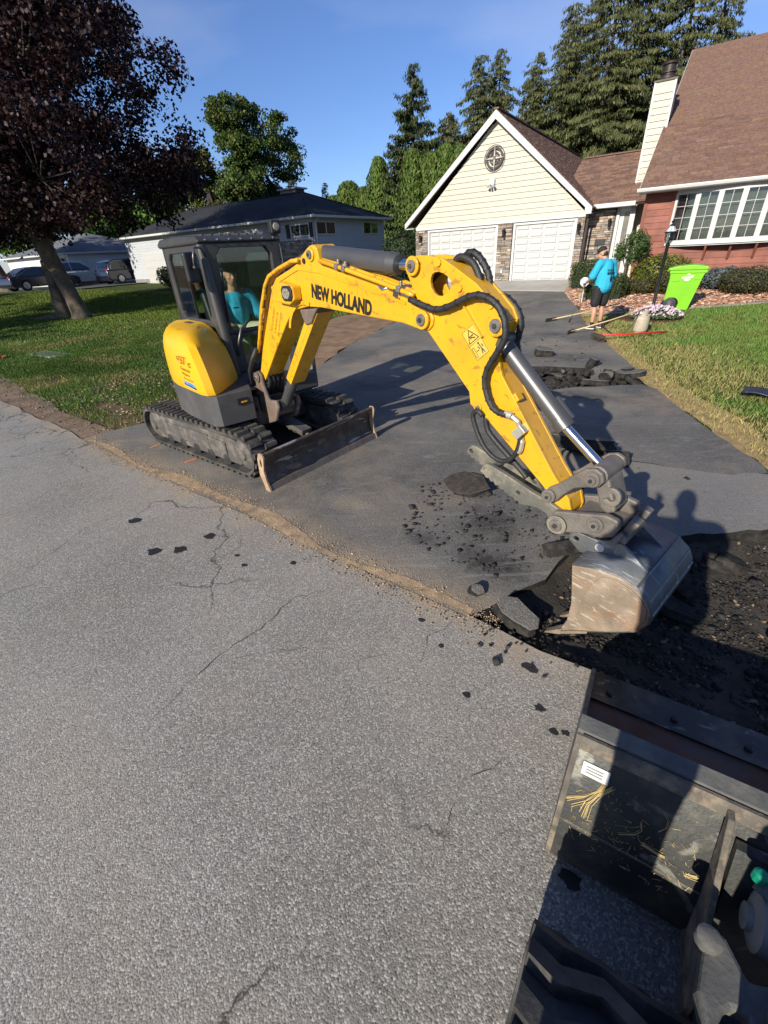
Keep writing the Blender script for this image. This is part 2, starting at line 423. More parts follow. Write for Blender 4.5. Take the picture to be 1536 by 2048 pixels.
        # alligator cracking where the left edge of the road meets the lawn
        v2 = node(N, 'ShaderNodeTexVoronoi', Scale=3.1); v2.feature = 'DISTANCE_TO_EDGE'; L.new(ds.outputs[0], v2.inputs['Vector'])
        l2 = ramp(N, L, v2.outputs['Distance'], .008, .03, (1, 1, 1, 1), (0, 0, 0, 1))
        ma = mth(N, L, 'MULTIPLY', ramp(N, L, u_, .1, .9, (1, 1, 1, 1), (0, 0, 0, 1)), 1)
        e1 = mth(N, L, 'ADD', mth(N, L, 'MULTIPLY', u_, -.1667), -.6)     # grows from u=-3.6 to u=-9.6
        e2 = mth(N, L, 'SUBTRACT', mth(N, L, 'ADD', v_, mth(N, L, 'MULTIPLY', u_, .1)), .75)
        zone = mth(N, L, 'MULTIPLY', ramp(N, L, e1, 0, .6), ramp(N, L, e2, .1, .9))
        zone = mth(N, L, 'MULTIPLY', zone, ramp(N, L, noise(N, L, tc, 1.6, 2, .5), .4, .5))
        ck = mth(N, L, 'MAXIMUM', mth(N, L, 'MULTIPLY', ln, msk), mth(N, L, 'MULTIPLY', l2, zone))
        base = mixc(N, L, mth(N, L, 'MULTIPLY', ck, cracks), base, (.012, .011, .01))
    L.new(base, b.inputs['Base Color']); b.inputs['Roughness'].default_value = .86; b.inputs['Specular IOR Level'].default_value = .35
    bn = node(N, 'ShaderNodeBump', Strength=bumpst, Distance=.006)
    hgt = mth(N, L, 'ADD', mth(N, L, 'MULTIPLY', cell.outputs[0], .7), mth(N, L, 'SUBTRACT', 0.0, vo.outputs['Distance']))
    L.new(hgt, bn.inputs['Height']); L.new(bn.outputs[0], b.inputs['Normal'])
    MATS[name] = m; return m
M_ROAD = asphalt('road_asphalt', (.178, .169, .155), (.285, .27, .247), (.60, .57, .52), ((.33, .26, .185), .3), cracks=.85, sand=1.0, agg=150, spk=.52, bumpst=.34)
M_DRIVE = asphalt('driveway_asphalt', (.072, .069, .065), (.17, .16, .145), (.3, .285, .26), ((.28, .225, .165), .85), cracks=0, sand=1.0, agg=110, scuff=.42, spk=.3, bumpst=.5, patches=((-5.0, 7.2, 1.6, 1.3, .75), (-4.6, 10.5, 1.8, 1.6, .5), (-2.15, 2.75, .5, .22, .8), (-1.6, 2.95, .35, .3, .5), (-5.6, 2.85, .8, .25, .6), (-3.0, 6.2, 1.2, .5, .35), (-1.5, 3.3, .3, .5, .35)), smears=((-.75, 2.5, .55, .3, .9), (-.95, 3.0, .45, .5, .7), (-1.35, 2.55, .3, .2, .6), (-1.4, 3.6, .4, .35, .7), (-1.6, 9.2, 1.2, .6, .6), (-1.0, 6.9, .9, .35, .6), (-2.6, 11.5, .7, .5, .5), (-3.4, 7.6, .8, .25, .6)))
M_SLAB = asphalt('old_driveway_asphalt', (.155, .148, .138), (.225, .213, .195), (.26, .25, .24), ((.3, .23, .16), .35), cracks=0, agg=110, scuff=.35, spk=.3, bumpst=.5)
def ground_mat():
    m, N, L, b = new_mat('lawn_soil'); tc, u_, v_ = uvpos(N, L)
    g = mixc(N, L, ramp(N, L, noise(N, L, tc, 1.4, 5, .65), .35, .65), (.045, .075, .017), (.085, .10, .03))
    g = mixc(N, L, ramp(N, L, noise(N, L, tc, 26, 4, .7), .35, .7), g, mixc(N, L, 1.0, g, (.55, .55, .5), 'MULTIPLY'))
    soil = mixc(N, L, ramp(N, L, noise(N, L, tc, 9, 5, .7), .3, .7), (.10, .066, .04), (.2, .14, .09))
    near = ramp(N, L, mth(N, L, 'ADD', mth(N, L, 'MULTIPLY', v_, .1), mth(N, L, 'MULTIPLY', noise(N, L, tc, 1.8, 4, .6), .5)), .52, .82)
    L.new(mixc(N, L, near, soil, g), b.inputs['Base Color']); b.inputs['Roughness'].default_value = .95; b.inputs['Specular IOR Level'].default_value = .1
    bn = node(N, 'ShaderNodeBump', Strength=.6, Distance=.03); L.new(noise(N, L, tc, 18, 6, .7), bn.inputs['Height']); L.new(bn.outputs[0], b.inputs['Normal'])
    return m
M_BROKEN = mat('broken_asphalt', (.024, .023, .022), .92, var=.4, scale=14, bump=1.0, bscale=70, spec=.2, dirt=((.09, .075, .06), .5, 12))
M_SOIL = mat('bare_soil', (.235, .155, .10), .95, var=.3, scale=2.2, bump=.8, bscale=22, spec=.1, dirt=((.13, .085, .055), .7, 5))
M_SHOULDER = mat('road_shoulder_soil', (.17, .12, .085), .95, var=.35, scale=2.5, bump=.8, bscale=25, spec=.1, dirt=((.33, .27, .2), .6, 3))
M_CONC = mat('concrete_apron', (.40, .375, .34), .85, var=.12, scale=1.2, bump=.25, bscale=90, spec=.25, dirt=((.26, .24, .21), .4, 2.5))
M_KERB = mat('garden_edging', (.30, .27, .235), .9, var=.2, scale=5, bump=.4, bscale=60, spec=.2)
# --- the ground sheet
ut = np.concatenate([[-900, -500, -300, -200, -140, -100], np.arange(-80, -13, 2.0), np.arange(-13, 6, .2), np.arange(6, 40, 3.0), [60, 100, 200, 400, 900]])
vt = np.concatenate([[-900, -400, -200, -100, -50, -20, -8], np.arange(-2, 10, .2), np.arange(10, 31, .5), np.arange(32, 70, 3.0), [90, 130, 200, 300, 500, 900]])
gu, gv = np.meshgrid(ut, vt); q = np.stack([gu.ravel(), gv.ravel()], 1)
z = np.array([zt(a, b) for a, b in q]) - .035
road_in = (q[:, 1] < ve(q[:, 0]) + .1)
z[road_in] -= .03
hin = inpoly(q, HOLE); ring = seg_dist(q, HOLE + HOLE[:1])
z[hin] = -.05 - .11 * np.clip(ring[hin] / .25, 0, 1) + (vnoise(q[hin], .35, 3) - .5) * .07
tin = inpoly(q, TRENCH); z[tin] -= .05 + .04 * vnoise(q[tin], .3, 5)
nu, nv = len(ut), len(vt)
V = np.stack([q[:, 0] * CU - q[:, 1] * SU, q[:, 0] * SU + q[:, 1] * CU, z], 1)
idx = np.arange(nu * nv).reshape(nv, nu)
F = np.stack([idx[:-1, :-1].ravel(), idx[:-1, 1:].ravel(), idx[1:, 1:].ravel(), idx[1:, :-1].ravel()], 1)
me = tri_mesh('ground', V, F); me.shade_smooth(); ground = struct(link('ground', me, ground_mat()))
me.materials.append(mat('base_course', (.045, .04, .035), .95, var=.35, scale=6, bump=.9, bscale=40, spec=.15, dirt=((.10, .08, .06), .5, 3)))
qc = q[F].mean(1); hf = inpoly(qc, HOLE) | inpoly(qc, TRENCH) | (seg_dist(qc, HOLE + HOLE[:1]) < .25)
mi = np.zeros(len(F), np.int32); mi[hf] = 1; me.polygons.foreach_set('material_index', mi)
# --- road
rl = [(a, ve(a) + .02 * math.sin(a * 3.1) + .015 * math.sin(a * 7.7)) for a in np.arange(-40, 12.1, .25)]
road_poly = [(-300, ve(-300) * .0 + 9), (-80, 8.6), (-55, 7.0)] + rl + [(40, -2.2), (300, -28), (300, -40), (-300, 1.5)]
road_poly = [(-120, ve(-120)), (-60, ve(-60))] + rl + [(60, ve(60)), (60, ve(60) - 7.5), (-120, ve(-120) - 7.5)]
road = struct(sheet('road', road_poly, 0.0, .1, M_ROAD, cut=()))
for v in road.data.vertices: v.co.z = 0.0 if v.co.z > -.05 else -.1
# --- driveway: near field, piece cracked loose beside the hole, far field beyond the trench
near = [(-6.62, 2.50), (-5, 2.33), (-3.4, 2.17), (-2, 2.03), (-.72, 1.91), (-.62, 2.05), (-.52, 2.28), (-.38, 2.5), (-.35, 2.75), (-.25, 3.12), (-.5, 3.7), (-.42, 4.2), (-.14, 4.8), (.06, 4.82), (.26, 4.8), (.65, 4.83), (1.02, 5.03), (1.0, 5.2),
        (.55, 6.1), (.18, 6.91), (-.1, 7.6), (-.3, 7.76), (-.6, 7.62), (-.85, 7.46), (-1.2, 7.28), (-1.49, 7.02), (-1.84, 6.7), (-2.2, 6.72), (-2.55, 6.9), (-2.75, 7.45), (-2.6, 8.05), (-2.35, 8.3), (-1.84, 8.46), (-1.4, 8.5), (-1.02, 8.57), (-.7, 8.52), (-.36, 8.6), (-.5, 8.75),
        (-1.22, 10.57), (-2.1, 13), (-2.75, 15.2), (-3.3, 16.9), (-3.85, 18.27)] + DRIVE_L
driveway = struct(sheet('driveway', seg_noise_line(near, 5, .012, 3), .006, .085, M_DRIVE, side=M_BROKEN))
loose = [(-.2, 3.1), (.02, 3.3), (.34, 3.42), (.66, 3.63), (.95, 3.85), (2.1, 4.36), (1.9, 4.5), (1.1, 4.99), (.66, 4.79), (.26, 4.76), (.06, 4.77), (-.1, 4.75), (-.38, 4.18), (-.44, 3.7)]
sheet('asphalt_slab', seg_noise_line(loose, 12, .022, 8), .01, .11, M_SLAB, driveway, tilt=(.02, .012, -.012, .3, 4.1), side=M_BROKEN)
apron = struct(sheet('concrete_apron', APRON, .02, .12, M_CONC))
kerb_line = [(-2.55, 14.7), (-1.9, 14.6), (.2, 15.6), (1.8, 16.35), (7, 17.85), (7, 18.2), (1.8, 16.7), (.2, 15.95), (-1.9, 14.92), (-2.55, 15.0)]
struct(sheet('garden_path', kerb_line, .0, .1, M_KERB))
shoulder = [(-60, ve(-60) - .2), (-20, ve(-20) - .2), (-6.4, ve(-6.4) - .2), (-6.35, 2.95), (-8.13, 3.05), (-12.6, 3.85), (-20, 4.7), (-60, 8.9)]
struct(sheet('road_shoulder', seg_noise_line(shoulder, 2, .07, 4), -.012, 0, M_SHOULDER, cut=()))
dirt_patch = [(-5.98, 6.72), (-6.3, 6.0), (-7.2, 6.9), (-8.3, 8.6), (-10.4, 12.3), (-10.4, 13.8), (-8.6, 13.6), (-7.66, 12.8), (-6.9, 9.16)]
struct(sheet('dirt_patch', seg_noise_line(dirt_patch, 2, .12, 5), -.008, 0, M_SOIL))
M_BED = mat('bed_soil', (.14, .085, .055), .95, var=.3, scale=8, bump=.6, bscale=40, spec=.1)
struct(sheet('garden_bed', BED, .0, .03, M_BED))
lamp_bed = [(-.78 + .75 * math.cos(a), 14.1 + .55 * math.sin(a)) for a in np.linspace(0, 2 * math.pi, 22)[:-1]]
struct(sheet('flower_bed', seg_noise_line(lamp_bed, 4, .04, 2), .0, .02, mat('flower_bed_soil', (.085, .05, .032), .95, var=.3, scale=9, bump=.7, bscale=40, spec=.1)))
far_drive = [(-62, 12.0), (-46, 12.6), (-37, 13.8), (-34.6, 16.5), (-34.6, 27), (-41, 27), (-44, 20), (-62, 18.5)]
struct(sheet('neighbour_driveway', seg_noise_line(far_drive, .5, .05, 6), .02, 0, mat('neighbour_asphalt', (.075, .075, .077), .9, var=.15, scale=1, bump=.3, bscale=120), cut=tuple(np.arange(7, 28, 1.0))))
sand_a = [(u_, ve(u_) - .03 - .03 * math.sin(u_ * 2.3)) for u_ in np.arange(-6.5, -.65, .1)]; sand_b = [(u_, ve(u_) + .07 + .05 * math.sin(u_ * 1.7 + 1) + .045 * math.sin(u_ * 4.1)) for u_ in np.arange(-.7, -6.5, -.1)]
M_SAND = mat('joint_sand', (.36, .26, .165), .95, var=.35, scale=9, bump=.7, bscale=110, spec=.1, dirt=((.17, .14, .115), .8, 7))
struct(sheet('sand_strip', seg_noise_line(sand_a + sand_b, 30, .012, 12), .0092, 0, M_SAND, cut=()))
rs_ = np.random.default_rng(31); su_ = rs_.uniform(-6.6, -.5, 7000); sv_ = 1.87 - .1 * su_ + .03 + rs_.normal(0, .085, 7000) + .05 * np.sin(su_ * 1.7 + 1)
SANDP = np.stack([su_, sv_], 1)
dry_a = DRIVE_R[2:9]; dry_b = [(a + .42 + .1 * math.sin(b * 3), b + .15) for a, b in dry_a[::-1]]
struct(sheet('dry_lawn_edge', seg_noise_line(dry_a + dry_b, 4, .06, 13), -.02, 0, mat('dry_thatch', (.33, .235, .115), .95, var=.35, scale=9, bump=.8, bscale=60, spec=.1, dirt=((.17, .13, .06), .6, 14))))
# painted survey marks on the driveway
def stripe(u0_, v0_, u1_, v1_, w, col, nm):
    d_ = Vector((u1_ - u0_, v1_ - v0_)).normalized(); n_ = Vector((-d_.y, d_.x)) * w / 2
    o = sheet('paint_mark', [(u0_ + n_.x, v0_ + n_.y), (u0_ - n_.x, v0_ - n_.y), (u1_ - n_.x, v1_ - n_.y), (u1_ + n_.x, v1_ + n_.y)], .010, 0, mat(nm, col, .8, var=.25, scale=30, dirt=((.09, .09, .09), .8, 40)), driveway)
    return o
stripe(-5.38, 2.73, -5.4, 2.95, .03, (.62, .32, .10), 'faded_orange_paint')
stripe(-4.54, 2.63, -4.51, 2.82, .035, (.75, .17, .06), 'orange_paint')
# tar drips on the road
M_TAR = mat('tar', (.018, .017, .017), .6, var=.2, scale=30)
for a, b, r_ in [(-3.84, 1.58, .05), (-2.98, 1.74, .05), (-3.04, 1.49, .05), (-3.21, 1.37, .05), (-2.08, 1.8, .025), (-.26, 1.72, .035), (-.49, 1.39, .02), (-.15, 1.5, .022), (-.06, 1.41, .018), (-.01, 1.43, .016), (.13, .87, .035), (-2.55, 1.66, .02), (-2.4, 1.6, .02), (-.95, 1.75, .02), (-.75, 1.62, .016)]:
    rg = random.Random(int(a * 100)); sheet('tar_drip', [(a + r_ * 1.3 * rg.uniform(.55, 1.15) * math.cos(t), b + r_ * rg.uniform(.55, 1.15) * math.sin(t)) for t in np.linspace(0, 2 * math.pi, 13)[:-1]], .004, 0, M_TAR, road, cut=())

# long cracks in the road, laid on as flat dark strips
def crack(pts, w, seed):
    rg = random.Random(seed); fine = []
    for (a, b) in zip(pts[:-1], pts[1:]):
        k = max(2, int(math.dist(a, b) / .045))
        for i in range(k): t = i / k; fine.append((a[0] + (b[0] - a[0]) * t + rg.gauss(0, .009), a[1] + (b[1] - a[1]) * t + rg.gauss(0, .009)))
    fine.append(pts[-1]); n = len(fine); L_, R_ = [], []
    for i, p in enumerate(fine):
        q0, q1 = fine[max(i - 1, 0)], fine[min(i + 1, n - 1)]; d_ = Vector((q1[0] - q0[0], q1[1] - q0[1])).normalized(); ww = w * .6 * rg.uniform(.2, 1.1) * min(1, 4 * min(i + .3, n - i - .7) / n)
        L_.append((p[0] - d_.y * ww, p[1] + d_.x * ww)); R_.append((p[0] + d_.y * ww, p[1] - d_.x * ww))
    mb = MB(); mb.v = [tuple(P(*p, .003)) for p in L_ + R_]; mb.f = [(i, n + i, n + i + 1, i + 1) for i in range(n - 1)]; part('crack', mb, mat('dark_crack', (.022, .02, .018), .95), road)
crack([(-1.81, .35), (-1.87, .87), (-1.8, 1.2), (-1.82, 1.5), (-1.55, 1.8)], .004, 1); crack([(-1.86, .85), (-1.6, 1.1), (-1.35, 1.25)], .002, 2); crack([(-3.82, .5), (-3.97, .91), (-4.15, 1.33), (-4.0, 1.75)], .003, 3)
crack([(-.75, 1.9), (-.85, 1.65), (-.8, 1.45)], .0025, 4); crack([(-1.3, 1.95), (-1.28, 1.7), (-1.4, 1.5)], .0022, 5); crack([(-1.0, 1.0), (-1.1, 1.3), (-.95, 1.5)], .0018, 6); crack([(-2.9, 2.0), (-2.6, 1.75), (-2.7, 1.45)], .003, 7); crack([(-5.2, 2.3), (-5.0, 1.9), (-5.3, 1.5), (-5.1, 1.0)], .004, 8); crack([(-6.2, 2.4), (-5.9, 2.0), (-5.2, 1.95)], .004, 9); crack([(-.2, 1.2), (-.35, .95), (-.3, .7)], .002, 10)
# --- broken asphalt and base stone
ICO = bmesh.new(); bmesh.ops.create_icosphere(ICO, subdivisions=1, radius=1)
ICO.free()
ICV = np.array([(x, y, z) for z in (-.75, .75) for x, y in ((-.9, -.7), (.8, -.8), (.9, .7), (-.8, .8))], float)      # an angular splinter of stone
ICF = np.array([(0, 2, 1), (0, 3, 2), (4, 5, 6), (4, 6, 7), (0, 1, 5), (0, 5, 4), (1, 2, 6), (1, 6, 5), (2, 3, 7), (2, 7, 6), (3, 0, 4), (3, 4, 7)])
def rocks(pos, size, tint, rng, flat=.7):
    n = len(pos); k = len(ICV)
    v = ICV[None] * (1 + rng.uniform(-.35, .35, (n, k, 3)))
    v = v * np.stack([rng.uniform(.7, 1.3, n), rng.uniform(.7, 1.3, n), rng.uniform(.5, 1.0, n) * flat], 1)[:, None, :]
    a = rng.uniform(0, 6.28, n); c, s = np.cos(a), np.sin(a)
    t = rng.uniform(-.6, .6, n); ct, st = np.cos(t), np.sin(t)
    y, zz = v[..., 1] * ct[:, None] - v[..., 2] * st[:, None], v[..., 1] * st[:, None] + v[..., 2] * ct[:, None]
    x, y = v[..., 0] * c[:, None] - y * s[:, None], v[..., 0] * s[:, None] + y * c[:, None]
    v = np.stack([x, y, zz], 2) * size[:, None, None] + pos[:, None, :]
    f = (ICF[None] + (np.arange(n) * k)[:, None, None]).reshape(-1, 3)
    return v.reshape(-1, 3), f, np.repeat(tint, k, 0)
def scatter(poly, n, rng):
    a = np.array(poly); lo, hi = a.min(0), a.max(0); out = np.zeros((0, 2))
    while len(out) < n:
        p = rng.uniform(lo, hi, (n * 2, 2)); out = np.concatenate([out, p[inpoly(p, poly)]])
    return out[:n]
def gz(p):
    """height of the open ground (hole and trench included)"""
    z_ = np.array([zt(a, b) for a, b in p]) - .035
    h_ = inpoly(p, HOLE); rg = seg_dist(p, HOLE + HOLE[:1]); z_[h_] = -.05 - .11 * np.clip(rg[h_] / .25, 0, 1) + (vnoise(p[h_], .35, 3) - .5) * .07
    t_ = inpoly(p, TRENCH); z_[t_] -= .05 + .04 * vnoise(p[t_], .3, 5)
    return z_
def W3(p, z_): return np.stack([p[:, 0] * CU - p[:, 1] * SU, p[:, 0] * SU + p[:, 1] * CU, z_], 1)
rng = np.random.default_rng(5)
ss_ = rng.gamma(2, .0009, len(SANDP)) + .0012
V, F, T = rocks(W3(SANDP, np.full(len(SANDP), .008)), ss_, np.array([.38, .28, .18]) * rng.uniform(.5, 1.3, (len(SANDP), 1)), rng)
tag(link('spilled_sand', tri_mesh('spilled_sand', V, F, T), leaf_mat('loose_stone', .9, 0.0, .3)), 'tan sand grains spilled along the joint of road and driveway', 'sand', kind='stuff')
ph = np.concatenate([scatter(HOLE, 30000, rng), scatter([(-.7, 1.9), (.1, 1.85), (1.2, 1.75), (1.2, 2.2), (-.4, 2.3)], 3000, rng)])
sh = rng.gamma(1.2, .0031, len(ph)) + .0026
th = np.clip(rng.normal(.026, .010, (len(ph), 1)), .010, .07) * np.array([[1, .93, .86]])
warm = rng.random(len(ph)) < .10; th[warm] = np.array([.17, .125, .085]) * rng.uniform(.6, 1.2, (warm.sum(), 1))
V, F, T = rocks(W3(ph, gz(ph) + sh * .35), sh, th, rng)
tag(link('crushed_stone', tri_mesh('crushed_stone', V, F, T), leaf_mat('loose_stone', .9, 0.0, .3)), 'dark crushed stone and asphalt crumbs filling the dug hole', 'gravel', kind='stuff')
pt_ = np.concatenate([scatter(TRENCH, 1500, rng), scatter([(-.7, 2.3), (-1.6, 2.5), (-1.8, 3.4), (-1.0, 4.0), (-.2, 3.0)], 420, rng), scatter([(-.2, 3.3), (1.2, 4.0), (1.0, 4.9), (-.2, 4.7)], 200, rng), scatter([(-1.5, 8.4), (-4, 9), (-3, 12), (-1.4, 10.5)], 110, rng), scatter([(-.5, 1.6), (.0, 1.7), (.0, 1.86), (-.7, 1.95)], 22, rng)])
st = rng.gamma(1.6, .007, len(pt_)) + .004
zz = gz(pt_); on = ~inpoly(pt_, TRENCH); zz[on] = np.array([zt(a, b) for a, b in pt_[on]]) + .008; st[on] *= .55
tt = np.clip(rng.normal(.035, .013, (len(pt_), 1)), .012, .09) * np.array([[1, .95, .9]])
V, F, T = rocks(W3(pt_, zz + st * .3), st, tt, rng)
tag(link('asphalt_crumbs', tri_mesh('asphalt_crumbs', V, F, T), leaf_mat('loose_stone')), 'small black asphalt crumbs scattered on the driveway and in its trench', 'crumbs', kind='stuff')
M_BROKEN = mat('broken_asphalt', (.028, .027, .026), .9, var=.35, scale=14, bump=1.0, bscale=70, spec=.25, dirt=((.12, .10, .08), .5, 12))
def chunk(u_, v_, z_, size, thick, rot, tilt, label, seed, group='broken pieces of driveway asphalt', aspect=.7, top=None):
    """a slab fragment: worn grey top, ragged black broken sides"""
    rg = random.Random(seed); n = 9
    ring = []
    for k in range(n):
        a = 2 * math.pi * k / n + rg.uniform(-.2, .2); r_ = size * rg.uniform(.72, 1.05)
        ring.append((r_ * math.cos(a), r_ * aspect * math.sin(a)))
    t_ = thing('asphalt_chunk', label, 'asphalt', P(u_, v_, z_), YAW + rot, group)
    t_.rotation_euler = (tilt[0], tilt[1], YAW + rot)
    mb = MB(); rows = [0, .3, .65, 1]
    vs_ = []
    for i, h in enumerate(rows):
        k_ = [1.0, 1.06, .96, 1.0][i]
        for x, y in ring: vs_.append((x * k_ * rg.uniform(.93, 1.05), y * k_ * rg.uniform(.93, 1.05), h * thick - (.0 if i != 0 else rg.uniform(-.01, .01))))
    fs = [tuple(reversed(range(n)))]
    for i in range(3):
        for k in range(n): fs.append((i * n + k, i * n + (k + 1) % n, (i + 1) * n + (k + 1) % n, (i + 1) * n + k))
    mb.add(vs_, fs); part('broken_side', mb, M_BROKEN, t_)
    mb2 = MB(); tp = vs_[3 * n:]; mb2.add(tp + [(x * .97, y * .97, z_2 + .006) for x, y, z_2 in tp], [(k, (k + 1) % n, n + (k + 1) % n, n + k) for k in range(n)] + [tuple(range(n, 2 * n))])
    part('worn_top', mb2, top or M_DRIVE, t_)
    return t_
chunk(-.70, 4.92, .015, .40, .12, .15, (-.26, .03), 'largest broken slab, tilted up behind the excavator arm', 1, aspect=.72)
chunk(-.24, 4.62, .0, .17, .15, 1.0, (-.3, .25), 'fist of broken asphalt beside the largest tilted slab', 2)
chunk(-.46, 2.06, -.03, .17, .1, -.25, (.12, .2), 'wedge of broken asphalt tipping into the hole at the road edge', 3, aspect=.55)
chunk(-.76, 2.15, .0, .06, .06, .6, (.5, .3), 'small grey lump of asphalt near the road edge left of the hole', 4)
chunk(-.34, 2.87, -.02, .17, .1, .9, (-.7, .15), 'black slab standing on edge against the excavator bucket', 5, aspect=.85, top=M_BROKEN)
chunk(-1.38, 3.52, -.04, .27, .1, -.3, (.25, -.1), 'broad black lump of base under the thumb of the excavator', 6, top=mat('lump_top', (.055, .047, .04), .95, var=.4, scale=16, bump=1.0, bscale=60, spec=.15))
chunk(-2.2, 9.25, .05, .22, .14, .3, (.1, .1), 'grey lump of asphalt lying farthest back on the driveway', 7)
chunk(-1.2, 8.62, .03, .14, .17, 1.2, (.3, .2), 'pointed black lump on the far lip of the trench', 8)
chunk(-.52, 8.35, -.02, .26, .1, .15, (.05, -.08), 'flat slab at the lawn end of the trench', 9, aspect=.6)
chunk(-.95, 7.72, -.03, .22, .08, .2, (-.1, .05), 'long slab lying along the near lip of the trench', 10, aspect=.35)
rg = random.Random(77)
ORD = 'first second third fourth fifth sixth seventh eighth ninth tenth eleventh twelfth thirteenth fourteenth fifteenth sixteenth seventeenth eighteenth nineteenth twentieth'.split()
ORD += ['twenty-' + w_ for w_ in ORD[:9]] + ['thirtieth'] + ['thirty-' + w_ for w_ in ORD[:9]] + ['fortieth']
lumps = []
for k in range(38):
    a = rg.uniform(-2.5, -.4); b = 7.35 + (a + 2.4) * .28 + rg.uniform(.05, .75)
    lumps.append((-a, chunk(a, b, .0 + rg.uniform(-.04, .03), rg.choice((.06, .08, .1, .14, .2)), rg.uniform(.03, .08), rg.uniform(0, 6), (rg.uniform(-.5, .5), rg.uniform(-.5, .5)), 'x', 20 + k, 'lumps jumbled in the driveway trench', top=rg.choice((M_BROKEN, M_BROKEN, M_DRIVE)))))
for k, (_, o) in enumerate(sorted(lumps, key=lambda t: t[0])): o['label'] = 'black asphalt lump in the trench across the driveway, %s from its lawn end' % ORD[k]
lumps = []
for k in range(10):
    a, b = rg.uniform(.2, 2.0), rg.uniform(2.5, 3.7)
    lumps.append((a, chunk(a, b, -.16 + rg.uniform(-.02, .03), rg.uniform(.07, .16), rg.uniform(.05, .09), rg.uniform(0, 6), (rg.uniform(-.4, .4), rg.uniform(-.4, .4)), 'x', 50 + k, 'lumps lying in the dug hole', top=M_BROKEN)))
for k, (_, o) in enumerate(sorted(lumps, key=lambda t: t[0])): o['label'] = 'black asphalt lump in the dug hole right of the bucket, %s from the left' % ORD[k]
# ------------------------------------------------------------------ mini excavator
M_YEL = mat('yellow_paint', (.66, .345, .008), .42, var=.07, scale=2.5, coat=.35, dirt=((.36, .2, .04), .4, 9), streak=((.2, .10, .03), .6, (13, 13, 19)))
M_YELC = mat('yellow_hood_paint', (.74, .40, .006), .42, var=.06, scale=2.5, coat=.12, dirt=((.5, .3, .06), .3, 5))
M_CAB = mat('cab_grey_paint', (.036, .034, .033), .45, var=.12, scale=3, coat=.15, dirt=((.12, .10, .085), .35, 4))
M_CW = mat('counterweight_grey', (.06, .06, .062), .6, var=.12, scale=3, bump=.15, bscale=140, dirt=((.14, .12, .1), .4, 3))
M_RUB = mat('track_rubber', (.03, .029, .028), .85, var=.25, scale=8, bump=.3, bscale=60, dirt=((.17, .145, .12), .75, 5))
M_FRM = mat('track_frame_steel', (.075, .07, .064), .7, var=.2, scale=5, bump=.25, bscale=50, dirt=((.24, .2, .165), .8, 6))
M_DKST = mat('dark_steel', (.03, .03, .031), .55, .2, var=.2, scale=6, dirt=((.13, .11, .09), .4, 6))
M_RUST = mat('worn_casting', (.17, .13, .105), .7, .25, var=.25, scale=7, bump=.4, bscale=60, dirt=((.2, .09, .04), .5, 8))
M_BLADE = mat('scoured_blade_steel', (.085, .066, .056), .55, .45, var=.3, scale=4, bump=.35, bscale=40, dirt=((.27, .2, .15), .6, 5), streak=((.42, .4, .38), .8, (9, 2.5, 14)))
M_TAN = mat('blade_end_paint', (.36, .25, .155), .8, var=.2, scale=9, bump=.3, dirt=((.2, .12, .07), .6, 14))
M_CYL = mat('cylinder_grey', (.12, .118, .116), .38, .55, var=.1, scale=4)
M_CHR = mat('chrome_rod', (.75, .76, .78), .14, 1.0, var=.04, scale=3)
M_HOSE = mat('rubber_hose', (.02, .02, .021), .5, var=.2, scale=30, bump=.35, bscale=160, spec=.5)
M_LINK = mat('linkage_steel', (.155, .14, .125), .6, .35, var=.22, scale=6, bump=.35, bscale=55, dirt=((.27, .22, .16), .6, 7))
M_THUMB = mat('thumb_steel', (.15, .145, .125), .6, .3, var=.25, scale=6, bump=.4, bscale=50, dirt=((.4, .33, .22), .7, 6))
M_BKT = mat('bucket_steel', (.13, .14, .15), .5, .5, var=.3, scale=5, bump=.25, bscale=45, dirt=((.2, .175, .15), .7, 6), streak=((.36, .37, .38), .7, (7, 30, 6)))
M_BKS = mat('bucket_side_scoured', (.27, .21, .155), .65, .25, var=.35, scale=6, bump=.45, bscale=60, dirt=((.26, .125, .055), .85, 5), streak=((.46, .41, .34), .8, (11, 5, 44)))
M_PIN = mat('pin_steel', (.3, .27, .25), .45, .7, var=.2, scale=20, dirt=((.09, .06, .05), .6, 40))
M_BLK = mat('black_plastic', (.014, .014, .015), .5, var=.2, scale=5)
M_PLEX = glass_mat('cab_glass', (.72, .80, .78), .14)
M_LENS = mat('lamp_lens', (.32, .29, .22), .2, .3, var=.5, scale=60, coat=.6)
M_BLKTXT = mat('black_lettering', (.012, .011, .010), .5, var=.1)
M_REDTXT = mat('red_lettering', (.62, .035, .02), .45, var=.1)
M_GRNTXT = mat('olive_lettering', (.16, .14, .01), .5, var=.1)
exc = thing('mini_excavator', 'yellow mini excavator with dark cab, reaching its bucket into the broken driveway', 'excavator', P(-4.5, 3.57, 0), YAW + R(-15))
def uc(x, y, z):
    a = R(9); return (x * math.cos(a) - y * math.sin(a), x * math.sin(a) + y * math.cos(a), z)
def ucm(mb): mb.v = [uc(*p) for p in mb.v]; return mb
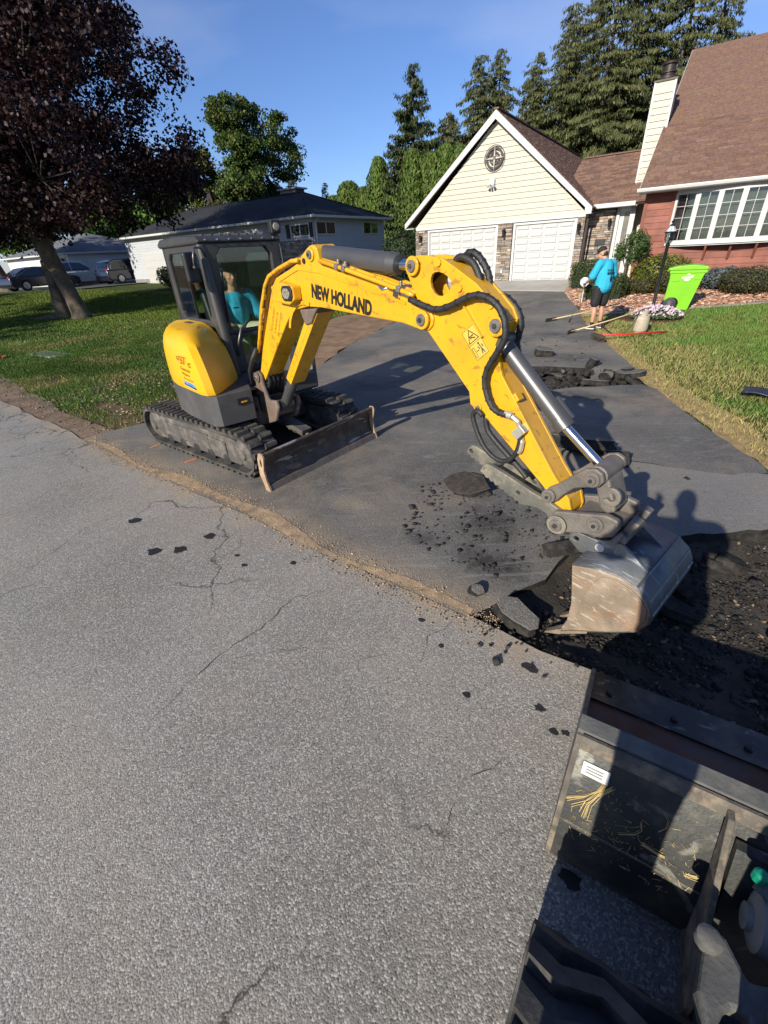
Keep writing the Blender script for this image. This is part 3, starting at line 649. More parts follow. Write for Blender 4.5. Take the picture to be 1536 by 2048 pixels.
# --- tracks
def stadium(x0, x1, zc, r, n=14):
    pts = []
    for k in range(n + 1):
        a = -math.pi / 2 + math.pi * k / n; pts.append((x1 + r * math.cos(a), zc + r * math.sin(a)))
    for k in range(n + 1):
        a = math.pi / 2 + math.pi * k / n; pts.append((x0 + r * math.cos(a), zc + r * math.sin(a)))
    return pts
def resample(pts, n):
    p = [Vector(q) for q in pts] + [Vector(pts[0])]; L_ = [0]
    for a, b in zip(p[:-1], p[1:]): L_.append(L_[-1] + (b - a).length)
    out = []
    for k in range(n):
        s = L_[-1] * k / n; i = max(j for j in range(len(L_) - 1) if L_[j] <= s + 1e-9); t = (s - L_[i]) / max(L_[i + 1] - L_[i], 1e-9)
        q = p[i].lerp(p[i + 1], t); d_ = (p[i + 1] - p[i]).normalized(); out.append((q, d_))
    return out
lug_me = {}
for s in (-1, 1):
    mb = MB(); prof = [(-.034, 0), (.034, 0), (.026, .034), (-.018, .034)]
    w0, w1 = (.012, .152) if s > 0 else (-.152, -.012)
    mb.prism(prof, w0, w1); lug_me[s] = mb.mesh('track_lug'); lug_me[s].materials.append(M_RUB)
for side in (-1, 1):
    yc = side * .64
    outer = stadium(-.80, 1.05, .265, .215); inner = stadium(-.80, 1.05, .265, .185)
    mb = MB(); n = len(outer)
    for x, z in outer: mb.v.append((x, yc - .16, z))
    for x, z in outer: mb.v.append((x, yc + .16, z))
    for x, z in inner: mb.v.append((x, yc - .16, z))
    for x, z in inner: mb.v.append((x, yc + .16, z))
    for k in range(n):
        j = (k + 1) % n
        mb.f += [(k, j, n + j, n + k), (2 * n + k, 3 * n + k, 3 * n + j, 2 * n + j), (k, 2 * n + k, 2 * n + j, j), (n + k, n + j, 3 * n + j, 3 * n + k)]
    track = part('rubber_track', ucm(mb), M_RUB, exc, smooth=.7)
    rs = resample(outer, 48)
    for k, (q_, d_) in enumerate(rs):
        for s in (-1, 1):
            if s < 0: q2, d2 = rs[k]
            else: q2 = rs[k][0].lerp(rs[(k + 1) % 48][0], .5); d2 = (rs[k][1] + rs[(k + 1) % 48][1]).normalized()
            o = link('track_lug', lug_me[s], None, track)
            a9 = R(9); nx, nz = d2.y, -d2.x
            X = Vector((d2.x, 0, d2.y)); Zv = Vector((nx, 0, nz)); Yv = Zv.cross(X)
            Mx = Matrix((X, Yv, Zv)).transposed().to_4x4(); Mx.translation = (q2.x, yc, q2.y)
            o.matrix_local = Matrix.Rotation(a9, 4, 'Z') @ Mx
    mb = MB()
    mb.prism([(-.72, .12), (.95, .12), (1.06, .2), (1.06, .33), (.9, .40), (.2, .43), (-.62, .41), (-.74, .3)], yc - .12, yc + .12)
    part('track_frame', ucm(mb), M_FRM, exc, bevel=.012)
    mb = MB(); mb.prism([(-.55, .2), (.75, .2), (.75, .34), (.2, .37), (-.55, .36)], yc - .135, yc + .135)
    for xx in (-.1, .42): mb.box(xx - .012, xx + .012, yc - .142, yc + .142, .19, .37)
    part('side_plate', ucm(mb), M_FRM, exc, bevel=.006)
    for xx, r_, nm in ((1.05, .165, 'idler_wheel'), (-.80, .17, 'drive_sprocket')):
        mb = MB(); mb.lathe([(.05, -.15), (.06, -.13), (r_ * .8, -.12), (r_, -.1), (r_, .1), (r_ * .8, .12), (.06, .13), (.05, .15)], (xx, yc, .265), 22, 'y')
        part(nm, ucm(mb), M_FRM, exc, smooth=.6)
    for xx in (-.5, -.2, .1, .4, .7):
        mb = MB(); mb.lathe([(.03, -.13), (.07, -.12), (.075, .12), (.03, .13)], (xx, yc, .135), 14, 'y'); part('track_roller', ucm(mb), M_DKST, exc, smooth=.6)
# --- undercarriage centre, slew ring, dozer blade
mb = MB(); mb.prism([(-.45, .2), (.55, .2), (.7, .3), (.62, .46), (-.5, .46)], -.5, .5); part('car_body', ucm(mb), M_DKST, exc, bevel=.02)
mb = MB(); mb.lathe([(.40, .45), (.42, .47), (.42, .53), (.36, .56)], (0, 0, 0), 28); part('slew_ring', mb, M_DKST, exc, smooth=.6)
prof = [(1.50, .02), (1.462, .08), (1.432, .16), (1.424, .24), (1.44, .32), (1.475, .375)]
mb = MB(); back = [(x - .028, z) for x, z in prof]
mb.prism(prof + back[::-1], -.83, .83); blade = part('dozer_blade', ucm(mb), M_BLADE, exc, smooth=.5)
mb = MB(); mb.cyl((1.468, -.835, .378), (1.468, .835, .378), .018, seg=10); part('top_rail', ucm(mb), M_TAN if False else M_BLADE, blade, smooth=.6)
mb = MB(); mb.prism([(1.478, .0), (1.522, .0), (1.50, .062), (1.474, .066)], -.84, .84); part('cutting_edge', ucm(mb), mat('cutting_edge_steel', (.16, .13, .11), .5, .5, var=.3, scale=8, dirt=((.3, .2, .13), .6, 9)), blade)
for s in (-1, 1):
    mb = MB(); hole = [(1.455 + .014 * math.cos(t), .30 + .045 * math.sin(t)) for t in np.linspace(0, 2 * math.pi, 11)[:-1]]
    mb.prism([(1.53, .0), (1.49, .10), (1.475, .22), (1.51, .36), (1.49, .40), (1.44, .40), (1.41, .33), (1.40, .16), (1.44, .06), (1.45, .0)], s * .832, s * .85, holes=[hole])
    part('blade_end_plate', ucm(mb), M_TAN, blade)
    mb = MB(); mb.prism([(.5, .22), (.62, .32), (1.42, .2), (1.42, .08), (1.3, .08)], s * .30, s * .24); part('blade_arm', ucm(mb), M_DKST, exc, bevel=.008)
mb = MB(); mb.bar((.62, 0, .44), (1.2, 0, .30), .15, .06); part('cylinder_guard', ucm(mb), mat('guard_plate', (.085, .08, .075), .6, .2, var=.2, scale=8, dirt=((.2, .17, .14), .5, 6)), exc, bevel=.008)
mb = MB(); mb.cyl((.7, 0, .36), (1.18, 0, .27), .045); mb.cyl((1.18, 0, .27), (1.42, 0, .22), .024); mb.lathe([(.05, -.06), (.055, 0), (.05, .06)], (1.38, 0, .23), 14, 'y'); part('blade_cylinder', ucm(mb), M_RUST, exc, smooth=.6)
mb = MB(); mb.tube([(.66, .17, .33), (.74, .19, .2), (.86, .2, .18), (.95, .18, .24), (1.0, .1, .28)], .012, 8); part('blade_hose', ucm(mb), M_CYL, exc, smooth=3)
# --- revolving frame and counterweight
pl = [(.93, -.725), (1.01, -.66), (1.03, -.30), (.62, -.14), (.62, .70), (.2, .72), (-.5, .70)]
pl += [(.86 * math.cos(a) * .98, .86 * math.sin(a)) for a in np.linspace(R(126), R(200), 11)] + [(-.72, -.43), (-.5, -.55), (-.25, -.645), (0, -.71), (.25, -.735)]
mb = MB(); mb.prism(pl, .56, .865, 'z'); part('counterweight', mb, M_CW, exc, bevel=.03, seg=3)
mb = MB(); mb.box(.6, .955, -.18, .1, .57, .74); part('swing_bracket_mount', mb, M_DKST, exc, bevel=.015)
mb = MB(); mb.box(1.015, 1.035, -.47, -.36, .74, .80); part('tie_down_slot', mb, M_BLK, exc); mb = MB(); mb.box(1.03, 1.042, -.43, -.37, .755, .77); part('yellow_marker', mb, M_YEL, exc)
# --- yellow hood on the right of the cab
hz = [.868, .90, .98, 1.08, 1.18, 1.27, 1.335, 1.385, 1.412, 1.42]
hxf = [.985, .99, .965, .92, .855, .76, .66, .54, .42, .34]; hyo = [-.73, -.738, -.738, -.735, -.728, -.712, -.688, -.65, -.605, -.57]; hxr = [-.84, -.86, -.87, -.865, -.85, -.82, -.78, -.72, -.65, -.6]
mb = MB(); rows_ = []
for z_, xf_, yo_, xr_ in zip(hz, hxf, hyo, hxr):
    xs_ = .2; c_ = [(xf_ - .5, -.17), (xf_ - .34, -.3), (xf_ - .10, yo_ + .18), (xf_ - .03, yo_ + .09), (xf_ - .06, yo_ + .02), (xf_ - .16, yo_)]
    c_ += [(xs_, yo_), (xs_ - .22, yo_ + .028), (xs_ - .46, yo_ + .095), (xs_ - .68, yo_ + .19), (min(xs_ - .86, xr_ + .1), yo_ + .30), (xr_ + .02, yo_ + .42), (xr_, -.17)]
    rows_.append([(x, y, z_) for x, y in c_])
nk = len(rows_[0])
for r_ in rows_: mb.v += r_
for i in range(len(rows_) - 1):
    for k in range(nk):
        j = (k + 1) % nk; mb.f.append((i * nk + k, (i + 1) * nk + k, (i + 1) * nk + j, i * nk + j))
t0 = (len(rows_) - 1) * nk; ctr = Vector((0, 0, 0))
for k in range(nk): ctr += Vector(mb.v[t0 + k]) / nk
mb.v.append(tuple(ctr + Vector((0, .02, .003)))); mb.f += [(t0 + k, len(mb.v) - 1, t0 + (k + 1) % nk) for k in range(nk)]; mb.f.append(tuple(range(nk)))
hood = part('engine_hood', mb, M_YELC, exc, smooth=.62)
mb = MB(); mb.obox((-.2, -.30, 1.424), (.15, .06, .012)); mb.obox((-.2, -.30, 1.432), (.1, .03, .008)); part('hood_latch', mb, M_CYL, hood, bevel=.004)
mb = MB(); mb.prism([(p[0] * 1.0, p[1] * 1.0) for p in [(.6, -.3), (.9, -.62), (.9, -.7), (.8, -.725), (.2, -.73), (-.3, -.63), (-.7, -.42), (-.8, -.2)]], .862, .872, 'z'); part('hood_seal', mb, M_BLK, hood)
yh = -.742
lettering('E', .055, M_GRNTXT, hood, (.42, yh, 1.165), (1, 0, 0), (0, 0, 1), bold=.002)
lettering('37', .115, M_REDTXT, hood, (.475, yh, 1.135), (1, 0, 0), (.12, 0, 1), bold=-.001, xs=1.3, spacing=1.12)
lettering('C', .06, M_GRNTXT, hood, (.69, yh, 1.125), (1, 0, 0), (0, 0, 1), bold=.002)
M_GOLD = mat('ochre_decal', (.42, .24, .02), .5, var=.15, scale=30)
for i, (tx, sz) in enumerate((('Contractor', .052), ('& Equipment', .036), ('The source of service', .026))):
    lettering(tx, sz, M_GOLD, hood, (.45 + .015 * i, yh, 1.075 - .045 * i), (1, 0, -.04), (0, 0, 1), name='decal_lettering')
mb = MB(); mb.prism([(.46, .965), (.72, .95), (.74, .905), (.47, .915)], yh - .001, yh + .02); part('sticker', mb, mat('blue_sticker', (.04, .22, .5), .4, var=.5, scale=30, dirt=((.6, .65, .7), .7, 26)), hood)
mb = MB(); mb.prism([(.45, .94), (.74, .922), (.75, .908), (.46, .925)], yh - .003, yh + .01); part('sticker_band', mb, mat('navy_band', (.015, .035, .12), .4), hood)
# --- cab
cab = part('cab_frame', MB().prism([(-.15, 1.29), (.75, 1.29), (.75, 2.17), (-.13, 2.17)], .17, .25, 'x', holes=[[(.03, 1.33), (.62, 1.33), (.645, 1.38), (.645, 2.06), (.59, 2.125), (.06, 2.125), (.0, 2.06), (.0, 1.38)]]), M_CAB, exc, bevel=.012)
def rr_(x0, x1, z0, z1, r=.05):
    return [(x0 + r, z0), (x1 - r, z0), (x1, z0 + r), (x1, z1 - r), (x1 - r, z1), (x0 + r, z1), (x0, z1 - r), (x0, z0 + r)]
mb = MB(); mb.prism([(-.15, .87), (.75, .87), (.75, 1.292), (-.15, 1.292)], .19, .27, 'x', holes=[rr_(.08, .62, .93, 1.25, .04)]); part('front_lower_frame', mb, M_CAB, cab, bevel=.01)
side_outer = [(-.84, 1.2), (-.6, .87), (.33, .87), (.29, 1.3), (.22, 2.17), (-.76, 2.2), (-.86, 2.1)]
for s, nm in ((-.15, 'right_side_frame'), (.71, 'left_side_frame')):
    mb = MB(); mb.prism(side_outer, s, s + .05, holes=[rr_(-.73, .12, 1.44, 2.1, .06), rr_(-.72, .16, 1.22, 1.37, .035)]); part(nm, mb, M_CAB, cab, bevel=.012)
mb = MB(); mb.prism([(-.15, .9), (.76, .9), (.76, 2.18), (-.15, 2.18)], -.86, -.80, 'x', holes=[rr_(0, .6, 1.45, 2.08, .06)]); part('rear_frame', mb, M_CAB, cab, bevel=.01)
# front right pillar, wide and rounded
mb = MB(); mb.tube([(.20, -.13, 2.16), (.25, -.125, 1.7), (.285, -.12, 1.3), (.32, -.11, .87)], [.055, .055, .06, .065], 10); part('front_pillar', mb, M_CAB, cab, smooth=.8)
mb = MB(); mb.prism([(-.88, 2.165), (.24, 2.165), (.27, 2.19), (.2, 2.235), (-.3, 2.262), (-.8, 2.25), (-.9, 2.21)], -.18, .79); roof = part('cab_roof', mb, M_CAB, cab, bevel=.022, seg=3)
for k in range(8):
    y = -.06 + k * .1; mb = MB(); mb.bar((-.72, y, 2.262), (.16, y, 2.24), .035, .03); part('roof_rib', mb, M_CAB, roof, bevel=.008)
for k in range(7):
    mb = MB(); mb.lathe([(.011, 0), (.011, .01), (.004, .014)], (.262, -.1 + k * .13, 2.2), 8, 'x'); part('roof_bolt', mb, M_CHR, roof)
mb = MB(); mb.box(.2, .204, .0, .645, 1.33, 2.125); part('windscreen', mb, M_PLEX, cab)
mb = MB(); mb.box(.225, .229, .08, .62, .93, 1.25); part('lower_windscreen', mb, M_PLEX, cab)
for s in (-.125, .735):
    mb = MB(); mb.box(-.73, -.32 if s < 0 else .12, s - .002, s + .002, 1.44, 2.1); part('side_window', mb, M_PLEX, cab)
    mb = MB(); mb.box(-.72, .16, s - .002, s + .002, 1.22, 1.37); part('side_lower_window', mb, M_PLEX, cab)
mb = MB(); mb.box(-.33, -.31, -.135, -.11, 1.44, 2.1); part('sliding_window_edge', mb, M_BLK, cab)
mb = MB(); mb.box(-.832, -.828, 0, .6, 1.45, 2.08); part('rear_window', mb, M_PLEX, cab)
mb = MB(); mb.box(-.8, .24, -.1, .7, .87, .92); part('cab_floor', mb, M_BLK, cab)
mb = MB(); mb.prism([(-.62, 1.12), (-.1, 1.14), (-.08, 1.22), (-.5, 1.23), (-.62, 1.7), (-.72, 1.68), (-.68, 1.15)], .1, .56); part('operator_seat', mb, M_BLK, cab, bevel=.04, seg=3)
for y in (.04, .62):
    mb = MB(); mb.box(-.5, -.02, y - .05, y + .05, .95, 1.30); mb.tube([(-.04, y, 1.28), (-.02, y, 1.4), (-.03, y, 1.47)], [.012, .012, .025], 8); part('control_console', mb, M_BLK, cab, bevel=.01)
mb = MB(); mb.box(-.82, -.6, -.1, .72, .9, 1.2); part('rear_shelf', mb, M_BLK, cab)
mb = MB(); mb.tube([(.22, .02, 1.0), (.32, -.02, 1.15), (.34, .06, 1.35), (.3, .2, 1.42)], .014, 8); part('grab_rail', mb, M_CYL, cab, smooth=3)
# wiper, hinges, mirror, roof lamp
mb = MB(); mb.tube([(.262, -.03, 1.42), (.266, -.02, 1.7), (.262, .02, 1.92)], .009, 6); part('wiper', mb, M_BLK, cab)
mb = MB(); mb.obox((.31, -.32, 1.965), (.06, .15, .27), Matrix.Rotation(R(18), 3, 'Z')); mirror = part('mirror', mb, M_BLK, cab, bevel=.025, seg=3)
mb = MB(); mb.tube([(.26, -.12, 2.05), (.32, -.18, 2.13), (.34, -.26, 2.135), (.355, -.29, 2.06), (.345, -.30, 1.97)], .012, 8); part('mirror_stalk', mb, M_CYL, mirror, smooth=3)
mb = MB(); mb.lathe([(.022, -.01), (.022, .02), (.012, .03)], (.35, -.3, 1.965), 10, 'x'); part('mirror_knob', mb, M_BLK, mirror)
mb = MB(); mb.obox((.24, .74, 2.30), (.08, .12, .13)); lamp = part('work_lamp', mb, M_BLK, cab, bevel=.015)
mb = MB(); mb.lathe([(.04, 0), (.036, .012), (.01, .016)], (.28, .74, 2.30), 14, 'x'); part('lens', mb, M_LENS, lamp, smooth=1)
mb = MB(); mb.tube([(.24, .76, 2.24), (.25, .78, 2.1), (.27, .78, 1.6), (.3, .77, 1.2)], .012, 6); part('lamp_bracket', mb, M_BLK, lamp)
mb = MB(); mb.box(.12, .7, .40, .76, .60, 1.05); part('left_step_cover', mb, M_CW, exc, bevel=.03)
mb = MB(); mb.obox((.708, .66, .86), (.012, .05, .05)); part('warning_label', mb, mat('label_white', (.7, .7, .68), .5), exc)
# --- swing post and boom
mb = MB(); mb.prism([(.62, .47), (.94, .43), (1.14, .50), (1.24, .66), (1.22, .74), (1.06, .72), (1.0, .86), (.985, .97), (.93, 1.005), (.86, .97), (.84, .80), (.72, .72), (.62, .68)], -.15, -.105)
mb.prism([(.62, .47), (.94, .43), (1.14, .50), (1.24, .66), (1.22, .74), (1.06, .72), (1.0, .86), (.985, .97), (.93, 1.005), (.86, .97), (.84, .80), (.72, .72), (.62, .68)], .105, .15)
mb.prism([(.62, .5), (.95, .48), (1.15, .56), (1.15, .64), (.62, .64)], -.104, .104)
post = part('swing_post', mb, M_RUST, exc, bevel=.018, seg=2)
mb = MB(); mb.lathe([(.12, .43), (.125, .45), (.125, .70), (.1, .73)], (.80, -.12, 0), 18); part('swing_casting', mb, M_RUST, post, smooth=.7)
mb = MB(); mb.cyl((.50, -.33, .56), (.80, -.24, .57), .04); mb.cyl((.80, -.24, .57), (.9, -.21, .575), .05); part('swing_cylinder', mb, M_CHR, post, smooth=.7)
mb = MB(); mb.prism([(.52, .80), (.86, .80), (.86, .83), (.52, .83)], -.3, -.12); part('swing_arm_plate', mb, M_RUST, post, bevel=.006)
for k in range(4):
    y = -.07 + k * .05; mb = MB(); mb.tube([(.5, y, .72), (.72, y - .03, .80), (.95, y, .76), (1.03, y, .9), (1.0, y, 1.1), (1.06, y, 1.3)], .02, 8); part('boom_hose', mb, M_HOSE, exc, smooth=3)
BOOM = [(0.892, 0.943), (1.049, 1.222), (1.215, 1.465), (1.439, 1.784), (1.534, 1.857), (1.754, 1.914), (1.886, 1.954), (1.914, 1.977), (2.03, 2.04), (2.09, 2.068), (2.14, 2.072), (2.178, 2.05), (2.191, 2.01), (2.205, 1.938), (2.534, 1.867), (2.86, 1.798), (3.15, 1.722), (3.20, 1.70), (3.262, 1.692), (3.31, 1.67), (3.335, 1.63), (3.325, 1.585), (3.29, 1.556), (3.24, 1.553), (3.071, 1.586), (2.553, 1.619), (2.156, 1.646), (1.966, 1.646), (1.801, 1.619), (1.674, 1.566), (1.582, 1.488), (1.304, 1.224), (0.985, 0.905), (.94, .9)]
mb = MB(); mb.prism(BOOM, -.098, .098); boom = part('boom', mb, M_YEL, exc, bevel=.009)
mb = MB(); mb.prism([(1.56, 1.845), (1.76, 1.895), (1.9, 1.93), (2.2, 1.905), (3.1, 1.715), (3.1, 1.70), (2.2, 1.885), (1.9, 1.91), (1.76, 1.873), (1.58, 1.82)], -.106, -.099); part('weld_seam', mb, M_YEL, boom)
arc = [(1.93 + .30 * math.cos(t), 1.39 + .30 * math.sin(t)) for t in np.linspace(R(75), R(165), 9)]; arc2 = [(1.93 + .27 * math.cos(t), 1.39 + .27 * math.sin(t)) for t in np.linspace(R(165), R(75), 9)]
mb = MB(); mb.prism(arc + arc2, -.111, -.099); part('boom_gusset', mb, M_YEL, boom, bevel=.003)
def pin(p, y0, y1, r_, parent, boss=M_YEL):
    mb = MB(); mb.lathe([(r_ * 1.75, 0), (r_ * 1.75, .5 * (y1 - y0))], (p[0], y0, p[1]), 22, 'y'); b_ = part('pin_boss', mb, boss, parent, smooth=.6, bevel=.004)
    mb = MB(); mb.lathe([(r_, -.012), (r_ * 1.1, -.008), (r_ * 1.1, y1 - y0)], (p[0], y0, p[1]), 18, 'y'); part('pin', mb, M_PIN, b_, smooth=.6)
    mb = MB(); mb.lathe([(r_ * .45, -.019), (r_ * .45, -.01)], (p[0], y0, p[1]), 6, 'y'); part('bolt_head', mb, M_DKST, b_)
pin((3.255, 1.62), -.125, -.085, .033, boom); pin((2.10, 2.01), -.112, -.085, .027, boom); pin((.93, .94), -.17, -.14, .03, boom, M_RUST)
mb = MB(); mb.lathe([(.02, 0), (.02, .01)], (2.0, -.105, 1.97), 12, 'y'); part('bolt_hole', mb, M_BLK, boom)
tx, tz = Vector((2.04, 0, 1.738)), Vector((2.79, 0, 1.628)); xd = tz - tx
lettering('NEW HOLLAND', .132, M_BLKTXT, boom, (2.045, -.100, 1.722), xd, (0, 0, 1), bold=.0055, xs=.745, spacing=1.0)
dx = Vector((1.36, 0, 1.60)) - Vector((1.27, 0, 1.40))
for i, (tx_, sz) in enumerate((('Contractor', .05), ('& Equipment Co', .032), ('"The source of service"', .026))):
    lettering(tx_, sz, M_GOLD, boom, Vector((1.325 + .045 * i, -.100, 1.42 - .025 * i)), (.5, 0, .86), (-.86, 0, .5), name='decal_lettering')
# boom lamp in its hood
mb = MB(); mb.prism([(1.56, 1.80), (1.72, 1.83), (1.90, 1.80), (1.905, 1.70), (1.82, 1.66), (1.58, 1.68)], -.18, -.098); lh = part('lamp_hood', mb, M_YEL, boom, bevel=.012)
mb = MB(); mb.prism(rr_(1.735, 1.895, 1.69, 1.805, .03), -.192, -.17); part('lamp_frame', mb, M_BLK, lh, bevel=.008)
mb = MB(); mb.prism(rr_(1.757, 1.872, 1.707, 1.787, .03), -.202, -.185); part('lamp_lens', mb, M_LENS, lh, bevel=.01)
# hydraulic pipes along the boom
for y, off in ((-.095, 0), (-.045, .006)):
    mb = MB(); mb.tube([(1.02, y - .035, 1.2), (1.12, y - .04, 1.36), (1.26, y - .04, 1.62), (1.385, y - .035, 1.80), (1.45, y - .02, 1.87), (1.60, y, 1.925 + off), (1.82, y, 1.975 + off), (1.95, y - .03, 1.975)], .016, 10); part('pipe', mb, M_YEL, boom, smooth=3)
for y, dz in ((-.098, .028), (-.055, .034), (.0, .03), (.07, .03)):
    mb = MB(); mb.tube([(2.2, y, 1.94 + dz), (2.55, y, 1.868 + dz), (2.86, y, 1.80 + dz), (3.13, y, 1.735 + dz), (3.17, y, 1.725 + dz)], .016, 10); part('pipe', mb, M_YEL, boom, smooth=3)
for xx, zz_ in ((2.42, 1.925), (2.50, 1.91), (3.05, 1.79)):
    mb = MB(); mb.obox((xx, -.06, zz_), (.035, .13, .035), Matrix.Rotation(R(12), 3, 'Y')); mb.lathe([(.012, 0), (.012, .03)], (xx, -.09, zz_ + .015), 8); part('pipe_clamp', mb, M_PIN, boom, bevel=.004)
mb = MB(); mb.obox((3.03, -.09, 1.765), (.05, .06, .045), Matrix.Rotation(R(12), 3, 'Y')); mb.cyl((3.06, -.09, 1.765), (3.15, -.09, 1.745), .018); part('hose_coupling', mb, M_CHR, boom)
# clips on the left pipe run
for t_ in (.15, .4, .65, .85):
    p_ = Vector((1.02, -.13, 1.2)).lerp(Vector((1.385, -.13, 1.8)), t_); mb = MB(); mb.obox(p_, (.05, .03, .03), Matrix.Rotation(R(-58), 3, 'Y')); part('pipe_clip', mb, M_YEL, boom, bevel=.004)
mb = MB(); mb.tube([(.78, -.15, .78), (.86, -.19, 1.0), (.96, -.19, 1.12), (1.03, -.15, 1.24)], .022, 8); part('boom_hose', mb, M_HOSE, exc, smooth=3)
mb = MB(); mb.tube([(.74, -.02, .9), (.95, .18, 1.3), (1.3, .2, 1.75), (1.5, .12, 1.95), (1.75, .08, 2.0)], .03, 8); part('boom_hose', mb, M_HOSE, exc, smooth=3)
# boom cylinder under the boom with its guard
mb = MB(); mb.cyl((1.15, 0, .66), (1.58, 0, 1.17), .055, seg=18); mb.lathe([(.06, -.08), (.06, .08)], (1.15, 0, .66), 16, 'y'); bc = part('boom_cylinder', mb, M_CYL, exc, smooth=.6)
mb = MB(); mb.cyl((1.56, 0, 1.15), (1.95, 0, 1.6), .03, seg=14); part('rod', mb, M_CHR, bc, smooth=.6)
mb = MB(); mb.prism([(1.40, .985), (1.44, .955), (2.02, 1.61), (1.955, 1.63)], -.085, -.075); mb.prism([(1.44, .955), (1.47, .93), (2.07, 1.60), (2.02, 1.61)], -.085, .085); mb.prism([(1.40, .985), (1.44, .955), (2.02, 1.61), (1.955, 1.63)], .075, .085); part('rod_guard', mb, M_YEL, bc, bevel=.006)
mb = MB(); mb.prism([(1.84, 1.62), (1.9, 1.5), (1.99, 1.52), (2.1, 1.64)], -.105, .105); part('cylinder_bracket', mb, M_RUST, boom, bevel=.012)
# arm cylinder on top of the boom
mb = MB(); mb.cyl((2.16, 0, 2.0), (2.90, 0, 1.925), .068, seg=24); mb.cyl((2.88, 0, 1.927), (2.95, 0, 1.92), .073, .06, 24); mb.lathe([(.06, -.075), (.06, .075)], (2.12, 0, 2.0), 16, 'y'); ac = part('arm_cylinder', mb, M_CYL, exc, smooth=.6)
mb = MB(); mb.cyl((2.94, 0, 1.921), (3.17, 0, 1.915), .033, seg=16); part('rod', mb, M_CHR, ac, smooth=.6)
mb = MB(); mb.tube([(2.86, -.06, 1.84), (2.84, -.09, 1.80), (2.88, -.1, 1.785), (2.95, -.08, 1.795)], .01, 8); part('feed_pipe', mb, M_CHR, ac, smooth=3)
# --- arm
ARM = [(3.111, 1.935), (3.13, 1.955), (3.162, 1.966), (3.272, 1.966), (3.388, 1.947), (3.488, 1.898), (3.628, 1.824), (3.706, 1.763), (3.79, 1.692), (3.825, 1.634), (3.81, 1.575), (3.785, 1.512), (3.85, 1.347), (4.044, 1.1), (4.237, .855), (4.36, .722), (4.385, .65), (4.37, .56), (4.33, .555), (4.30, .62), (4.21, .741), (3.945, .941), (3.734, 1.098), (3.692, 1.098), (3.632, 1.15), (3.619, 1.222), (3.279, 1.545), (3.20, 1.56), (3.18, 1.62), (3.187, 1.727), (3.137, 1.811), (3.095, 1.88)]
AHOLE = [(3.294, 1.825), (3.297, 1.848), (3.308, 1.868), (3.33, 1.879), (3.36, 1.88), (3.395, 1.872), (3.43, 1.855), (3.452, 1.833), (3.456, 1.81), (3.444, 1.785), (3.418, 1.765), (3.385, 1.753), (3.35, 1.755), (3.322, 1.77), (3.303, 1.795)]
mb = MB(); lowp = [p for p in ARM if p[1] < 1.56]; box_ = [(3.815, 1.63), (3.80, 1.575), (3.78, 1.512), (3.845, 1.347), (4.04, 1.1), (4.232, .855), (4.355, .722), (4.38, .65), (4.367, .565), (4.335, .56), (4.305, .62), (4.213, .744), (3.948, .944), (3.737, 1.101), (3.645, 1.16), (3.624, 1.225), (3.33, 1.505), (3.48, 1.62), (3.66, 1.66)]
mb.prism(box_, -.079, .079); arm = part('arm', mb, M_YEL, exc, bevel=.008)
for y in (-.082, .060):
    mb = MB(); mb.prism(ARM, y, y + .022, holes=[AHOLE]); part('arm_plate', mb, M_YEL, arm, bevel=.003)
mb = MB(); mb.prism([(3.38, 1.943), (3.486, 1.892), (3.626, 1.818), (3.703, 1.758), (3.785, 1.688), (3.815, 1.634), (3.785, 1.63), (3.76, 1.67), (3.68, 1.73), (3.60, 1.79), (3.46, 1.86), (3.37, 1.91)], -.06, .06); part('crest_plate', mb, M_YEL, arm)
mb = MB(); mb.bar((3.555, -.084, 1.715), (3.70, -.084, 1.55), .008, .03, (0, 1, 0)); part('weld_strip', mb, M_YEL, arm)
pin((3.165, 1.915), -.110, -.08, .031, arm); pin((3.795, 1.618), -.107, -.08, .034, arm); pin((3.70, 1.135), -.092, -.08, .014, arm); pin((4.27, .746), -.165, -.14, .024, arm, M_LINK)
for p_ in ((3.36, 1.93), (3.52, 1.80), (3.74, 1.72)):
    mb = MB(); mb.lathe([(.022, 0), (.02, .012)], (p_[0], -.093, p_[1]), 10, 'y'); part('bolt_head', mb, M_YEL, arm)
mb = MB(); mb.obox((3.94, -.05, 1.235), (.05, .06, .04), Matrix.Rotation(R(52), 3, 'Y')); part('hose_clip', mb, M_YEL, arm, bevel=.005)
# safety sticker on the arm
sx_ = Vector((.081, 0, .055)).normalized(); sy_ = Vector((-.055, 0, .081)).normalized(); org = Vector((3.666, -.0995, 1.409)) - Vector((.087, 0, .042)) * 0
st0 = Vector((3.555, -.100, 1.535)); ex_ = Vector((.60, 0, .80)) * .0
def stk(a, b):   # a along the long side (down the arm), b across
    ld = Vector((.66, 0, -.75)); cd = Vector((.78, 0, .62)); return (Vector((3.545, 0, 1.555)) + ld * a + cd * b)
def quad(pts, y0, y1, m_, nm, parent):
    mb = MB(); mb.prism([(p.x, p.z) for p in pts], y0, y1); return part(nm, mb, m_, parent)
M_STK = mat('sticker_yellow', (.62, .42, .07), .4, var=.04, scale=10)
stick = quad([stk(0, 0), stk(.19, 0), stk(.19, .105), stk(0, .105)], -.0845, -.08, M_STK, 'safety_sticker', arm)
def ringlines(pts, w, nm='sticker_line'):
    for a, b in zip(pts, pts[1:] + pts[:1]):
        mb = MB(); mb.bar((a.x, -.0855, a.z), (b.x, -.0855, b.z), .002, w, (0, 1, 0) if False else Vector((b.x - a.x, 0, b.z - a.z)).cross(Vector((0, 1, 0)))); part(nm, mb, M_BLKTXT, stick)
